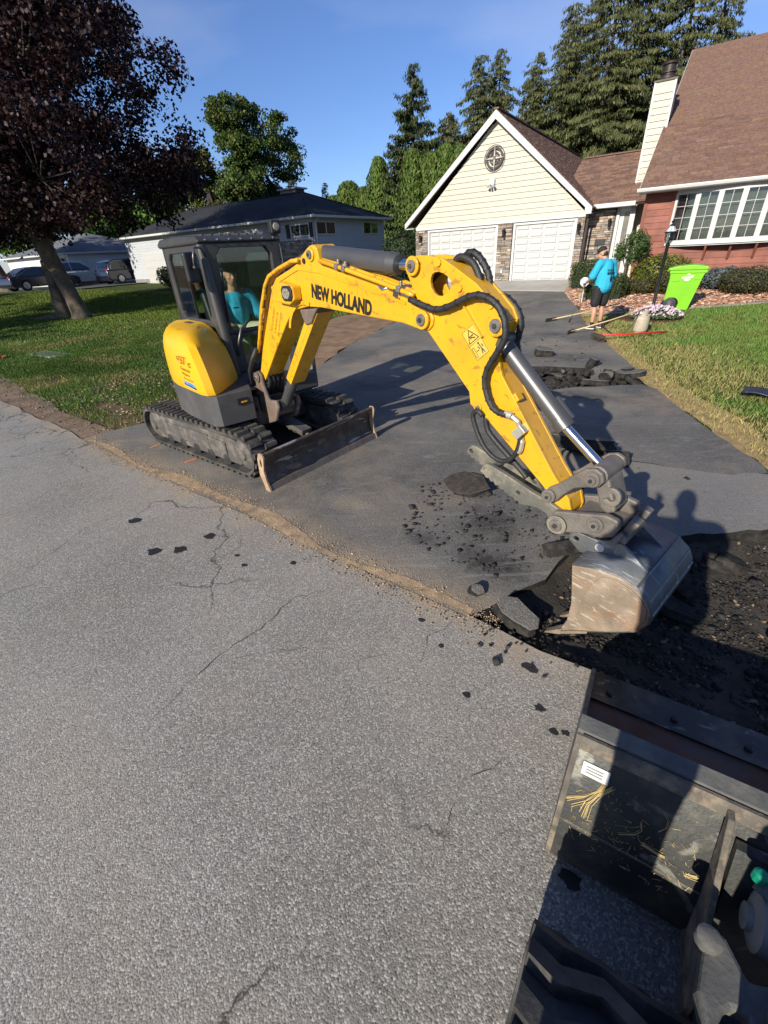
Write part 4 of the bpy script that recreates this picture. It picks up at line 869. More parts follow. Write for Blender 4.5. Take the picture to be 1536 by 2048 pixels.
ringlines([stk(.003, .003), stk(.187, .003), stk(.187, .102), stk(.003, .102)], .0016); ringlines([stk(.095, .003), stk(.095, .102)], .0016)
ringlines([stk(.012, .052), stk(.083, .012), stk(.083, .092)], .004)
for a, b in ((.05, .04), (.05, .058)):
    mb = MB(); c_ = stk(a, b); mb.obox((c_.x, -.0855, c_.z), (.014, .002, .007), Matrix.Rotation(R(-38), 3, 'Y')); part('pictogram', mb, M_BLKTXT, stick)
mb = MB(); mb.tube([stk(.062, .035) + Vector((0, -.0855, 0)), stk(.058, .05) + Vector((0, -.0855, 0)), stk(.066, .058) + Vector((0, -.0855, 0)), stk(.07, .07) + Vector((0, -.0855, 0))], .003, 5); part('pictogram', mb, M_BLKTXT, stick)
for a, b in (((.118, .068), (.15, .072)), ((.15, .07), (.175, .062)), ((.15, .074), (.176, .08)), ((.125, .055), (.142, .058)), ((.125, .084), (.142, .086))):
    mb = MB(); mb.tube([stk(*a) + Vector((0, -.0855, 0)), stk(*b) + Vector((0, -.0855, 0))], .0035, 5); part('pictogram', mb, M_BLKTXT, stick)
mb = MB(); c_ = stk(.110, .067); mb.lathe([(.006, -.001), (.006, .001)], (c_.x, -.0855, c_.z), 8, 'y'); part('pictogram', mb, M_BLKTXT, stick)
mb = MB(); mb.tube([stk(.145, .03) + Vector((0, -.0855, 0)), stk(.145, .05) + Vector((0, -.0855, 0))], .002, 5); part('pictogram', mb, M_BLKTXT, stick)
ringlines([stk(.115, .010), stk(.175, .010), stk(.175, .024), stk(.115, .024)], .002)
# hoses over the arm
HZ = {
 'a': ([(3.16, 1.735), (3.278, 1.703), (3.381, 1.685), (3.493, 1.71), (3.617, 1.759), (3.709, 1.766), (3.799, 1.731), (3.861, 1.653), (3.871, 1.557), (3.822, 1.471), (3.776, 1.391), (3.762, 1.311), (3.797, 1.214), (3.85, 1.159), (3.931, 1.148)], -.125, .019),
 'b': ([(3.40, 1.80), (3.39, 1.90), (3.42, 1.945), (3.47, 1.945), (3.53, 1.915), (3.57, 1.86), (3.60, 1.80), (3.66, 1.72), (3.70, 1.66)], .02, .02),
 'c': ([(3.42, 1.80), (3.42, 1.92), (3.46, 1.965), (3.51, 1.96), (3.56, 1.92), (3.605, 1.86), (3.63, 1.79), (3.69, 1.7), (3.72, 1.64)], .065, .02),
 'd': ([(3.62, 1.755), (3.70, 1.74), (3.76, 1.705), (3.81, 1.65), (3.825, 1.59), (3.81, 1.50), (3.83, 1.44)], .10, .02),
 'e': ([(3.02, 1.76), (3.10, 1.757), (3.15, 1.785), (3.21, 1.815), (3.27, 1.86), (3.33, 1.9)], .0, .02),
 'f': ([(4.026, 1.05), (4.018, .96), (3.99, .895), (3.945, .853), (3.868, .849), (3.785, .897), (3.725, .977), (3.685, 1.06), (3.682, 1.1), (3.715, 1.125), (3.75, 1.10)], -.11, .015),
 'g': ([(3.74, 1.09), (3.76, 1.0), (3.838, .93), (3.935, .862), (4.03, .795), (4.07, .76)], -.06, .018),
}
for k, (pts, y, r_) in HZ.items():
    q_ = [Vector((x, y, z_)) for x, z_ in pts]; sm = []
    for i in range(len(q_) - 1):
        p0, p1, p2, p3 = q_[max(i - 1, 0)], q_[i], q_[i + 1], q_[min(i + 2, len(q_) - 1)]
        for t in (0, .33, .66):
            sm.append(.5 * ((2 * p1) + (-p0 + p2) * t + (2 * p0 - 5 * p1 + 4 * p2 - p3) * t * t + (-p0 + 3 * p1 - 3 * p2 + p3) * t ** 3))
    sm.append(q_[-1]); mb = MB(); mb.tube(sm, r_, 10); ho = part('hydraulic_hose', mb, M_HOSE, arm, smooth=3)
    if k in 'acd':     # spiral guard wound round the hose
        for j in range(2, len(sm) - 2, 2):
            mb = MB(); t_ = (sm[j + 1] - sm[j - 1]).normalized(); mb.tube([sm[j] - t_ * .006, sm[j] + t_ * .006], r_ * 1.14, 10); part('spiral_wrap', mb, M_BLK, ho)
mb = MB(); mb.cyl((3.915, -.12, 1.152), (3.96, -.12, 1.145), .022); mb.tube([(3.96, -.12, 1.145), (4.0, -.115, 1.12), (4.01, -.11, 1.09)], .016, 8); mb.obox((4.015, -.105, 1.06), (.055, .05, .075), Matrix.Rotation(R(40), 3, 'Y')); mb.tube([(4.02, -.105, 1.03), (4.035, -.105, 1.0), (4.03, -.105, .95), (4.02, -.105, .93)], .017, 8); part('hydraulic_fitting', mb, mat('zinc_fitting', (.55, .52, .44), .4, .6, var=.15, scale=20), arm, bevel=.003)
# --- bucket cylinder and linkage
mb = MB(); mb.cyl((3.80, 0, 1.495), (4.215, 0, 1.12), .048, seg=22); mb.cyl((4.19, 0, 1.14), (4.235, 0, 1.10), .053, seg=22); mb.lathe([(.045, -.075), (.045, .075)], (3.775, 0, 1.53), 16, 'y'); mb.bar((4.13, .045, 1.245), (4.24, .045, 1.145), .018, .03); bk = part('bucket_cylinder', mb, M_CYL, exc, smooth=.6)
mb = MB(); mb.cyl((4.22, 0, 1.115), (4.46, 0, .94), .026, seg=16); part('rod', mb, M_CHR, bk, smooth=.6)
mb = MB(); mb.lathe([(.045, -.105), (.055, -.1), (.055, .1), (.045, .105)], (4.49, 0, .925), 18, 'y'); part('rod_eye', mb, M_LINK, bk, smooth=.6)
LINK = [(4.235, .745), (4.255, .79), (4.305, .83), (4.366, .895), (4.44, .965), (4.49, .982), (4.53, .965), (4.545, .92), (4.52, .88), (4.47, .865), (4.40, .835), (4.345, .77), (4.31, .718), (4.27, .703), (4.24, .715)]
for y in (-.145, .115):
    mb = MB(); mb.prism(LINK, y, y + .03); part('side_link', mb, M_LINK, exc, bevel=.008)
pin((4.487, .92), -.16, -.145, .024, bk, M_LINK)
mb = MB(); mb.prism([(4.465, .92), (4.515, .955), (4.555, .90), (4.60, .79), (4.615, .74), (4.57, .715), (4.53, .74), (4.49, .85)], -.085, .085); part('tipping_link', mb, M_LINK, exc, bevel=.012)
hk = [(4.585 + .05 * math.cos(t), .055 * math.sin(t) + .835) for t in np.linspace(R(120), R(-150), 12)] + [(4.585 + .022 * math.cos(t), .024 * math.sin(t) + .835) for t in np.linspace(R(-150), R(120), 12)]
mb = MB(); mb.prism(hk, -.115, -.09); part('lifting_hook', mb, M_LINK, exc, bevel=.006)
CPL = [(4.30, .60), (4.315, .66), (4.36, .675), (4.45, .70), (4.592, .745), (4.655, .735), (4.675, .69), (4.65, .63), (4.60, .60), (4.496, .585), (4.42, .555), (4.36, .535), (4.32, .55)]
for y in (-.15, .11):
    mb = MB(); mb.prism(CPL, y, y + .04); cp = part('coupler_plate', mb, M_LINK, exc, bevel=.01)
pin((4.35, .59), -.175, -.15, .034, cp, M_THUMB); pin((4.554, .672), -.165, -.15, .026, cp, M_LINK)
mb = MB(); mb.box(4.40, 4.66, -.108, .108, .60, .66); mb.obox((4.70, -.06, .66), (.05, .08, .15), Matrix.Rotation(R(20), 3, 'Y')); mb.obox((4.70, .06, .67), (.05, .06, .17), Matrix.Rotation(R(20), 3, 'Y')); mb.cyl((4.69, -.13, .62), (4.69, .13, .62), .03); mb.cyl((4.66, -.15, .6), (4.69, -.12, .66), .018); part('coupler_hook', mb, M_LINK, exc, bevel=.008)
# --- thumb
def serrate(a, b, n, depth):
    out = []
    for k in range(n):
        t0_, t1_ = k / n, (k + .55) / n; p0, p1 = Vector(a).lerp(Vector(b), t0_), Vector(a).lerp(Vector(b), t1_); nrm = Vector((-(b[1] - a[1]), b[0] - a[0])).normalized()
        out += [tuple(p0), tuple(p1 + nrm * depth)]
    return out
TH = [(3.756, .724), (3.775, .765), (3.80, .79), (3.84, .79), (3.987, .752), (4.139, .708), (4.259, .68), (4.352, .646), (4.392, .60), (4.375, .555), (4.335, .54), (4.30, .548), (4.248, .60), (4.19, .612), (4.12, .605)] + serrate((4.07, .590), (3.77, .705), 8, -.014)
for y, dx_ in ((-.11, 0), (.08, -.26)):
    pts = [(x + (dx_ if x < 4.05 else 0), z_ + (.0 if dx_ == 0 else (.0 if x < 4.05 else 0))) for x, z_ in TH]
    hole = [(3.80 + dx_ + .018 * math.cos(t), .745 + .016 * math.sin(t)) for t in np.linspace(0, 6.283, 10)[:-1]]; hole2 = [(4.05 + .016 * math.cos(t), .668 + .014 * math.sin(t)) for t in np.linspace(0, 6.283, 10)[:-1]]
    mb = MB(); mb.prism(pts, y, y + .035, holes=[hole, hole2]); part('thumb_plate', mb, M_THUMB, exc, bevel=.006)
mb = MB(); mb.box(3.98, 4.30, -.075, .08, .628, .645); mb.cyl((3.80, -.1, .745), (3.80, .1, .735), .02); part('thumb_web', mb, M_THUMB, exc, bevel=.004)
mb = MB(); mb.cyl((3.82, 0, 1.03), (4.08, 0, .80), .032, seg=14); mb.cyl((4.07, 0, .81), (4.18, 0, .69), .018, seg=12); part('thumb_cylinder', mb, M_CYL, exc, smooth=.6)
# --- bucket
BS = [(4.537, .474), (4.672, .518), (4.769, .526), (4.859, .499), (4.919, .456), (4.953, .397), (4.958, .328), (4.925, .254), (4.835, .181), (4.699, .088), (4.60, .02), (4.535, -.045), (4.573, .083), (4.576, .223)]
bw = .31
path = BS[:12]
mb = MB(); n = len(path)
for y in (-bw + .004, bw - .004):
    for x, z_ in path: mb.v.append((x, y, z_))
for k in range(n - 1): mb.f.append((k, k + 1, n + k + 1, n + k))
bucket = part('bucket', mb, M_BKT, exc, smooth=1.2); sd = bucket.modifiers.new('solid', 'SOLIDIFY'); sd.thickness = .016; sd.offset = 0
for s in (-1, 1):
    mb = MB(); mb.prism(BS, s * bw, s * (bw - .018)); part('bucket_side', mb, M_BKS, bucket, bevel=.004)
    mb = MB(); mb.prism([(4.62, .10), (4.72, .115), (4.84, .195), (4.92, .27), (4.945, .34), (4.94, .40), (4.90, .455), (4.84, .49), (4.76, .505), (4.70, .49), (4.66, .42), (4.63, .3)], s * bw, s * (bw + .008)); part('wear_plate', mb, M_BKS, bucket, bevel=.003)
mb = MB(); mb.prism([(4.52, -.055), (4.60, .005), (4.70, .08), (4.70, .095), (4.60, .03), (4.53, -.03)], -bw - .012, bw + .012); part('cutting_lip', mb, M_BKS, bucket)
for y in (-.29, -.1, .1, .29):
    mb = MB(); mb.add([(4.56, y - .035, -.03), (4.56, y + .035, -.03), (4.56, y + .035, .015), (4.56, y - .035, .015), (4.455, y - .022, -.10), (4.455, y + .022, -.10), (4.46, y + .022, -.085), (4.46, y - .022, -.085)], [(0, 1, 2, 3), (7, 6, 5, 4), (0, 4, 5, 1), (1, 5, 6, 2), (2, 6, 7, 3), (3, 7, 4, 0)]); part('bucket_tooth', mb, M_BKS, bucket, bevel=.004)
EAR = [(4.425, .51), (4.432, .555), (4.46, .575), (4.50, .575), (4.576, .572), (4.64, .60), (4.70, .605), (4.76, .57), (4.84, .512), (4.83, .50), (4.70, .50), (4.546, .465), (4.50, .452)]
for y in (-.14, .12):
    hole = [(4.465 + .017 * math.cos(t), .532 + .015 * math.sin(t)) for t in np.linspace(0, 6.283, 10)[:-1]]
    mb = MB(); mb.prism(EAR, y, y + .02, holes=[hole]); part('bucket_ear', mb, M_BKT, bucket, bevel=.004)
mb = MB(); mb.lathe([(.025, 0), (.025, .006)], (4.60, -.145, .535), 14, 'y'); part('ear_button', mb, mat('pale_button', (.5, .5, .47), .5), bucket)
mb = MB()
for zz_, xx in ((.5, 4.86), (.44, 4.925), (.37, 4.955)): mb.obox((xx, 0, zz_), (.012, .6, .03), Matrix.Rotation(R(40), 3, 'Y'))
part('wear_strip', mb, M_BKT, bucket)
# ------------------------------------------------------------------ houses
M_CREAM = mat('cream_siding', (.47, .44, .36), .55, var=.03, scale=2, spec=.35, rnd=.03)
M_WHITE = mat('white_trim', (.52, .52, .505), .5, var=.03, scale=3, spec=.4)
M_DOORW = mat('white_garage_door', (.45, .45, .44), .5, var=.03, scale=2, spec=.4)
M_STONES = [mat('ledge_stone_%s' % n_, c_, .85, var=.25, scale=9, bump=.6, bscale=35, spec=.2, rnd=.22) for n_, c_ in (('grey', (.26, .235, .215)), ('brown', (.28, .215, .165)), ('tan', (.38, .315, .24)), ('dark', (.165, .14, .128)))]
M_MORT = mat('stone_backing', (.09, .08, .072), .95, var=.2, scale=8, bump=.5, bscale=50)
M_REDW = mat('stained_cedar', (.22, .078, .053), .62, var=.22, scale=3, bump=.25, bscale=70, spec=.3, rnd=.13, streak=((.17, .045, .03), .6, (1.2, 9, 14)))
M_SHING = [mat('brown_shingle_%s' % n_, c_, .92, var=.2, scale=10, bump=.5, bscale=120, spec=.15, rnd=.13) for n_, c_ in (('a', (.178, .105, .078)), ('b', (.165, .10, .08)), ('c', (.19, .12, .085)))]
M_SHBASE = mat('dark_shingle_base', (.06, .037, .03), .95, var=.2, scale=6)  # plain dark brown of the roof decks under the tabs
M_PANE = glass_mat('window_glass', (.6, .64, .63), .15, .05, .3)
M_CURT = mat('curtain', (.42, .41, .38), .9, var=.2, scale=7, bump=.4, bscale=12)
M_DARKIN = mat('dark_interior', (.03, .03, .03), .9)
M_BRONZE = mat('bronze_metal', (.045, .035, .03), .5, .4, var=.2, scale=10)
HU, HV, HZ0 = -7.74, 21.04, .59
house = thing('house', 'cream and red sided house with brown shingle roof and two white garage doors', 'house', P(HU, HV, HZ0), YAW)
def hx(u): return u - HU
def hy(v): return v - HV
# ---- garage front
def clap_board(mb, x0b, x1b, x0t, x1t, y, z0, z1, lean=.03):
    """one lap board: bottom edge stands proud"""
    mb.add([(x0b, y - lean, z0), (x1b, y - lean, z0), (x1t, y, z1), (x0t, y, z1), (x0b, y + .01, z0), (x1b, y + .01, z0), (x1t, y + .01, z1), (x0t, y + .01, z1)],
           [(0, 1, 2, 3), (4, 7, 6, 5), (0, 4, 5, 1), (3, 2, 6, 7), (0, 3, 7, 4), (1, 5, 6, 2)])
GX0, GX1, GAP, GEZ, APX = -3.7, 3.68, 2.24, 2.25, -.06
APZ = 5.62
mb = MB(); mb.prism([(GX0, 2.14), (GX1, 2.14), (GX1, GEZ), (APX, APZ - .1), (GX0, GEZ)], .03, .2); gable = part('gable_wall', mb, M_CREAM, house)
nb = 18; bz0 = 2.2
for k in range(nb):
    z0 = bz0 + k * .187; z1 = z0 + .187
    def xr(z): 
        t = (z - GEZ) / (APZ - GEZ); t = max(t, 0); return GX0 + (APX - GX0) * t + .06, GX1 + (APX - GX1) * t - .06
    a0, a1 = xr(z0); b0, b1 = xr(z1)
    if b1 - b0 < .1: break
    mb = MB(); clap_board(mb, a0, a1, b0, b1, .02, z0, z1 + .004); part('siding_board', mb, M_CREAM, gable)
# rake boards and returns
for s, xe in ((-1, -4.12), (1, 3.90)):
    mb = MB(); w = .24
    d_ = Vector((APX - xe, 0, (APZ + .12) - 2.30)).normalized(); nrm = Vector((-d_.z, 0, d_.x)) * (1 if s > 0 else -1)
    mb.prism([(xe, 2.22), (xe, 2.42), (APX, APZ + .14), (APX, APZ - .13)], -.27, -.235) if s < 0 else mb.prism([(xe, 2.22), (APX, APZ - .13), (APX, APZ + .14), (xe, 2.42)], -.27, -.235)
    part('rake_board', mb, M_WHITE, house, bevel=.006)
    mb = MB(); x_in = GX0 + .02 if s < 0 else GX1 - .02
    mb.prism([(xe, 2.21), (x_in, 2.21), (x_in, 2.24), (xe, 2.24)] if s < 0 else [(x_in, 2.21), (xe, 2.21), (xe, 2.24), (x_in, 2.24)], -.234, .2); part('soffit', mb, M_WHITE, house)
    mb = MB(); mb.prism([(xe, 2.40), (APX, APZ + .10), (APX, APZ + .0), (xe, 2.30)], -.233, .02); part('rake_soffit', mb, M_WHITE, house)
    mb = MB(); mb.box(min(xe, x_in) if s < 0 else x_in, x_in if s < 0 else max(xe, x_in), -.275, -.236, 2.212, 2.50 if False else 2.42); part('eave_return', mb, M_WHITE, house) if s > 0 else None
# garage roof: two decks with shingle courses
def roof_plane(name, o, ex, ey, nx_, ny_, parent, th=.09):
    """o = eave corner, ex along the eave, ey up the slope"""
    mb = MB(); ex, ey, o = Vector(ex), Vector(ey), Vector(o); nn = ex.cross(ey).normalized()
    if nn.z < 0: nn = -nn
    a = [o, o + ex, o + ex + ey, o + ey]; mb.add([p for p in a] + [p - nn * th for p in a], [(0, 1, 2, 3), (7, 6, 5, 4), (0, 4, 5, 1), (1, 5, 6, 2), (2, 6, 7, 3), (3, 7, 4, 0)])
    return part(name, mb, M_SHBASE, parent), nn
SHM = {}
def shingles(deck, o, ex, ey, course, tabw, maxobj, near_key, parent_name='shingle', mats=None, clip=None):
    """overlapping tabs laid course by course; the nearest ones are pieces of their own, the rest one mesh"""
    mats = mats or M_SHING; o, ex, ey = Vector(o), Vector(ex), Vector(ey); Lx, Ly = ex.length, ey.length; X, Y = ex / Lx, ey / Ly; N_ = X.cross(Y).normalized()
    if N_.z < 0: N_ = -N_
    items = []; rg = random.Random(3)
    for r_ in range(int(Ly / course)):
        x = -rg.uniform(0, tabw)
        while x < Lx:
            w = tabw * rg.uniform(.62, 1.25); x0, x1 = max(x, 0), min(x + w, Lx); x += w
            if x1 - x0 < .05: continue
            y0 = r_ * course - (.02 if r_ else .03); y1 = (r_ + 1) * course + .02
            if clip and not clip((x0 + x1) / 2, y0): continue
            items.append((x0 + .004, x1 - .004, y0 - rg.choice((0, 0, .016)), y1, rg.uniform(.009, .019), rg.randrange(3)))
    items.sort(key=lambda t: near_key(o + X * (t[0] + t[1]) / 2 + Y * t[2]))
    rest = [MB(), MB(), MB()]
    for i, (x0, x1, y0, y1, h, mi_) in enumerate(items):
        a = o + X * x0 + Y * y0; b = o + X * x1 + Y * y0; c = o + X * x1 + Y * y1; d2 = o + X * x0 + Y * y1
        vs_ = [a + N_ * .002, b + N_ * .002, c + N_ * .001, d2 + N_ * .001, a + N_ * h, b + N_ * h, c + N_ * .004, d2 + N_ * .004]
        fs = [(4, 5, 6, 7), (0, 1, 5, 4), (1, 2, 6, 5), (3, 0, 4, 7)]
        if N_.dot(X.cross(Y)) < 0: fs = [tuple(reversed(f)) for f in fs]
        if i < maxobj: mb = MB(); mb.add(vs_, fs); part(parent_name, mb, mats[mi_], deck)
        else: rest[mi_].add(vs_, fs)
    for i, r_ in enumerate(rest):
        if r_.v: q_ = part('far_shingles', r_, mats[i], deck); q_['kind'] = 'stuff'
GD = 14.5      # depth of the garage roof
sl_r = (Vector((APX, -.26, APZ + .16)) - Vector((3.96, -.26, 2.40)))
deck, _ = roof_plane('garage_roof', (3.96, -.26, 2.40), (0, GD, 0), sl_r, 0, 0, house)
shingles(deck, (3.96, -.26, 2.40), (0, GD, 0), sl_r, .145, .34, 0, lambda p: p.y)
sl_l = (Vector((APX, -.26, APZ + .16)) - Vector((-4.18, -.26, 2.40)))
deck, _ = roof_plane('garage_roof', (-4.18, -.26, 2.40), (0, GD, 0), sl_l, 0, 0, house)
mb = MB(); mb.box(GX0, GX0 + .18, .1, GD - .5, 0, 2.3); mb.box(GX1 - .18, GX1, .1, GD - .5, 0, 2.3); mb.box(GX0, GX1, GD - .6, GD - .5, 0, 2.3); part('garage_wall', mb, M_CREAM, house)
mb = MB(); mb.box(APX - .1, APX + .1, -.26, GD, APZ + .15, APZ + .2); part('ridge_cap', mb, M_SHING[0], house)
# front piers with ledge stone
mb = MB(); mb.box(GX0, GX1, .08, .2, 2.06, 2.2); part('door_header', mb, M_WHITE, house)
mb = MB(); mb.box(GX0 - .02, GX1 + .02, -.02, .07, 2.14, 2.215); part('frieze_board', mb, M_WHITE, house)
def stone_panel(x0, x1, z0, z1, y, parent, rg, face=-1, hole=None):
    """dry stacked ledge stones in uneven courses"""
    z = z0
    while z < z1 - .02:
        h = min(rg.choice((.045, .06, .07, .085, .10)), z1 - z); x = x0 - rg.uniform(0, .12)
        while x < x1 - .01:
            w = rg.uniform(.14, .46); a, b = max(x, x0), min(x + w, x1); x += w
            if b - a < .03: continue
            if hole and a < hole[1] and b > hole[0] and z + h > hole[2] and z < hole[3]: continue
            dpt = rg.uniform(.02, .05); mb = MB(); j = .004
            mb.add([(a + j, y, z + j), (b - j, y, z + j), (b - j, y, z + h - j), (a + j, y, z + h - j),
                    (a + j + .004, y - dpt * rg.uniform(.8, 1.1), z + j + .003), (b - j - .004, y - dpt * rg.uniform(.8, 1.1), z + j + .003), (b - j - .004, y - dpt * rg.uniform(.7, 1), z + h - j - .004), (a + j + .004, y - dpt * rg.uniform(.7, 1), z + h - j - .004)],
                   [(4, 5, 6, 7), (0, 1, 5, 4), (1, 2, 6, 5), (2, 3, 7, 6), (3, 0, 4, 7)])
            part('ledge_stone', mb, rg.choice(M_STONES), parent)
        z += h
rg = random.Random(9)
for (a, b) in ((GX0, -3.03 - .06), (.17 + .07, .95 - .08), (3.33 + .06, GX1)):
    mb = MB(); mb.box(a, b, .02, .2, -.25, 2.14); pier = part('stone_pier', mb, M_MORT, house); stone_panel(a, b, -.02, 2.14, .02, pier, rg)
# doors
def garage_door(x0, x1, cols, rows=8):
    mb = MB(); mb.box(x0, x1, .12, .16, -.06, 2.07); dr = part('garage_door', mb, M_DOORW, house)
    for (p, q_) in ((x0 - .06, x0 + .03), (x1 - .03, x1 + .06)):
        mb = MB(); mb.box(p, q_, .03, .13, -.1, 2.1); part('door_jamb', mb, M_WHITE, dr)
    mb = MB(); mb.box(x0 - .06, x1 + .06, .035, .125, 2.04, 2.11); part('door_head', mb, M_WHITE, dr)
    sh_ = 2.07 / 4
    for s in range(4):
        mb = MB(); mb.box(x0 + .03, x1 - .03, .105, .12, .0 + s * sh_ + .006, (s + 1) * sh_ - .006); part('door_section', mb, M_DOORW, dr, bevel=.004)
    w = (x1 - x0 - .1) / cols
    for c in range(cols):
        for r_ in range(rows):
            zc = (r_ + .5) * 2.07 / rows; xc = x0 + .05 + (c + .5) * w
            hx_, hz_ = w * .42, .082
            mb = MB(); y = .105
            mb.add([(xc - hx_, y, zc - hz_), (xc + hx_, y, zc - hz_), (xc + hx_, y, zc + hz_), (xc - hx_, y, zc + hz_), (xc - hx_ + .035, y - .03, zc - hz_ + .03), (xc + hx_ - .035, y - .03, zc - hz_ + .03), (xc + hx_ - .035, y - .03, zc + hz_ - .03), (xc - hx_ + .035, y - .03, zc + hz_ - .03)],
                   [(4, 5, 6, 7), (0, 1, 5, 4), (1, 2, 6, 5), (2, 3, 7, 6), (3, 0, 4, 7)]); part('raised_panel', mb, M_DOORW, dr)
garage_door(-3.03, .17, 6); garage_door(.95, 3.33, 4)
# lanterns beside the doors
def lantern(x, y, z):
    ln = thing('wall_lantern', 'x', 'lantern'); ln.parent = house; ln.location = (x, y, z)
    for k in ('label', 'category'): del ln[k]
    mb = MB(); mb.box(-.045, .045, .0, .02, -.14, .1); mb.tube([(0, 0, .05), (0, -.07, .11), (0, -.12, .12), (0, -.12, .08)], .011, 6); part('bracket', mb, M_BRONZE, ln)
    mb = MB(); mb.lathe([(.02, .09), (.075, .05), (.07, .035)], (0, -.12, 0), 8); mb.lathe([(.05, -.2), (.055, -.175), (.03, -.17)], (0, -.12, 0), 8); part('cap', mb, M_BRONZE, ln)
    for a in range(4):
        t = a * math.pi / 2 + .78; mb = MB(); mb.tube([(.062 * math.cos(t), -.12 + .062 * math.sin(t), .04), (.042 * math.cos(t), -.12 + .042 * math.sin(t), -.18)], .007, 5); part('cage_bar', mb, M_BRONZE, ln)
    mb = MB(); mb.lathe([(.038, -.17), (.056, .035)], (0, -.12, 0), 10); part('glass', mb, M_PANE, ln)
for u_, v_, z_ in ((-11.14, 20.99, 2.46), (-7.20, 20.99, 2.46), (-4.24, 20.99, 2.46)): lantern(hx(u_), hy(v_), z_ - HZ0 - .02)
# compass medallion and security light on the gable
def annulus(r0_, r1_, n=36): return [(r1_ * math.cos(t), r1_ * math.sin(t)) for t in np.linspace(0, 2 * math.pi, n + 1)[:-1]], [(r0_ * math.cos(t), r0_ * math.sin(t)) for t in np.linspace(0, 2 * math.pi, n + 1)[:-1]]
med = thing('compass_medallion', 'round dark metal compass rose hung on the cream gable', 'wall ornament', P(-7.82, 20.99, 4.93), YAW); med.scale = (.78, 1, .78)
M_MED = mat('dark_iron', (.05, .04, .04), .6, .3, var=.2, scale=10)
for r0_, r1_ in ((.505, .535), (.355, .455), (.21, .27)):
    o_, i_ = annulus(r0_, r1_); mb = MB(); mb.prism(o_, -.03, -.01, holes=[i_]); part('ring', mb, M_MED, med)
for k in range(8):
    a = k * math.pi / 4; r_ = .53 if k % 2 == 0 else .29; c_, s_ = math.cos(a), math.sin(a)
    mb = MB(); mb.prism([(.025 * -s_, .025 * c_), (r_ * c_, r_ * s_), (.025 * s_, -.025 * c_)] if False else [(-.05 * s_, .05 * c_), (-.03 * c_, -.03 * s_), (.05 * s_, -.05 * c_), (r_ * c_, r_ * s_)], -.036, -.014)
    part('compass_point', mb, mat('pale_iron', (.42, .39, .34), .6) if k % 2 == 0 else M_MED, med)
sec = thing('security_light', 'white twin floodlight with sensor under the compass on the gable', 'floodlight', P(-7.86, 20.96, 4.08), YAW)
mb = MB(); mb.box(-.11, .11, -.02, .02, .0, .2); part('mount_plate', mb, M_WHITE, sec)
for s in (-1, 1):
    mb = MB(); mb.cyl((s * .05, -.04, .02), (s * .13, -.16, -.06), .03, .055, 14); part('lamp_head', mb, M_WHITE, sec, smooth=.7)
mb = MB(); mb.cyl((0, -.04, -.02), (0, -.1, -.14), .03, .035, 12); part('sensor', mb, mat('sensor_grey', (.25, .25, .25), .5), sec)
# ---- link between garage and house
mb = MB(); mb.box(hx(-4.1), hx(-3.08), hy(21.75), hy(21.95), -.3, 2.45); lw = part('link_wall', mb, M_MORT, house); stone_panel(hx(-4.06), hx(-3.14), -.1, 2.32, hy(21.75), lw, rg)
lantern(hx(-3.27), hy(21.7), 1.93)
mb = MB(); mb.box(hx(-3.70), hx(-3.33), hy(21.66), hy(21.70), 1.17, 1.37); part('house_plaque', mb, mat('black_plaque', (.012, .012, .012), .4), house, bevel=.005)
mb = MB(); mb.box(hx(-3.08), hx(-2.98), hy(21.70), hy(21.95), -.3, 2.35); mb.box(hx(-2.62), hx(-2.45), hy(21.70), hy(21.95), -.3, 2.35); mb.box(hx(-3.08), hx(-2.45), hy(21.70), hy(21.95), 2.2, 2.45); ed = part('entry_frame', mb, M_WHITE, house)
mb = MB(); mb.box(hx(-2.98), hx(-2.82), hy(21.80), hy(21.84), -.3, 2.2); part('sidelight_panel', mb, M_WHITE, ed); mb = MB(); mb.box(hx(-2.82), hx(-2.62), hy(21.82), hy(21.84), -.2, 2.2); part('sidelight_glass', mb, mat('dim_glass', (.16, .15, .13), .15, var=.3, scale=3), ed)
lo = Vector((hx(-5.3), hy(21.25), 2.47)); le = Vector((3.2, 0, 0)); lup = Vector((0, 3.7, 1.9))
deck, _ = roof_plane('link_roof', lo, le, lup, 0, 0, house)
def link_clip(x, y):   # valley where the link roof dies into the garage roof
    p_ = lo + le.normalized() * x + lup.normalized() * y; return p_.z > 2.40 + (3.96 - p_.x) * (APZ + .16 - 2.40) / (3.96 - APX) - .05
shingles(deck, lo, le, lup, .145, .34, 0, lambda p: p.y, clip=link_clip)
mb = MB(); mb.box(hx(-3.95), hx(-2.45), hy(21.18), hy(21.26), 2.36, 2.50); part('link_gutter', mb, M_WHITE, house, bevel=.012); mb = MB(); mb.box(hx(-3.9), hx(-2.4), hy(21.26), hy(21.9), 2.36, 2.38); part('link_soffit', mb, M_WHITE, house)
mb = MB(); mb.box(hx(-5.2), hx(-2.1), hy(24.85), hy(25.05), 4.36, 4.41); part('ridge_cap', mb, M_SHING[1], house)
mb = MB(); mb.tube([(3.87, .05, 2.30), (3.80, .12, 2.15), (3.76, .02, 2.0), (3.72, -.04, .1)], .04, 8); part('downspout', mb, mat('dark_downspout', (.06, .045, .04), .5), house)
mb = MB(); mb.cyl((3.58, -.12, -.1), (3.58, -.12, .32), .04, seg=10); mb.ell((3.58, -.12, .32), (.04, .04, .03), 10, 6); part('vent_pipe', mb, M_WHITE, house, smooth=.7)
mb = MB(); mb.box(.50, .58, -.05, -.03, .32, .44); part('outlet_box', mb, M_WHITE, house)
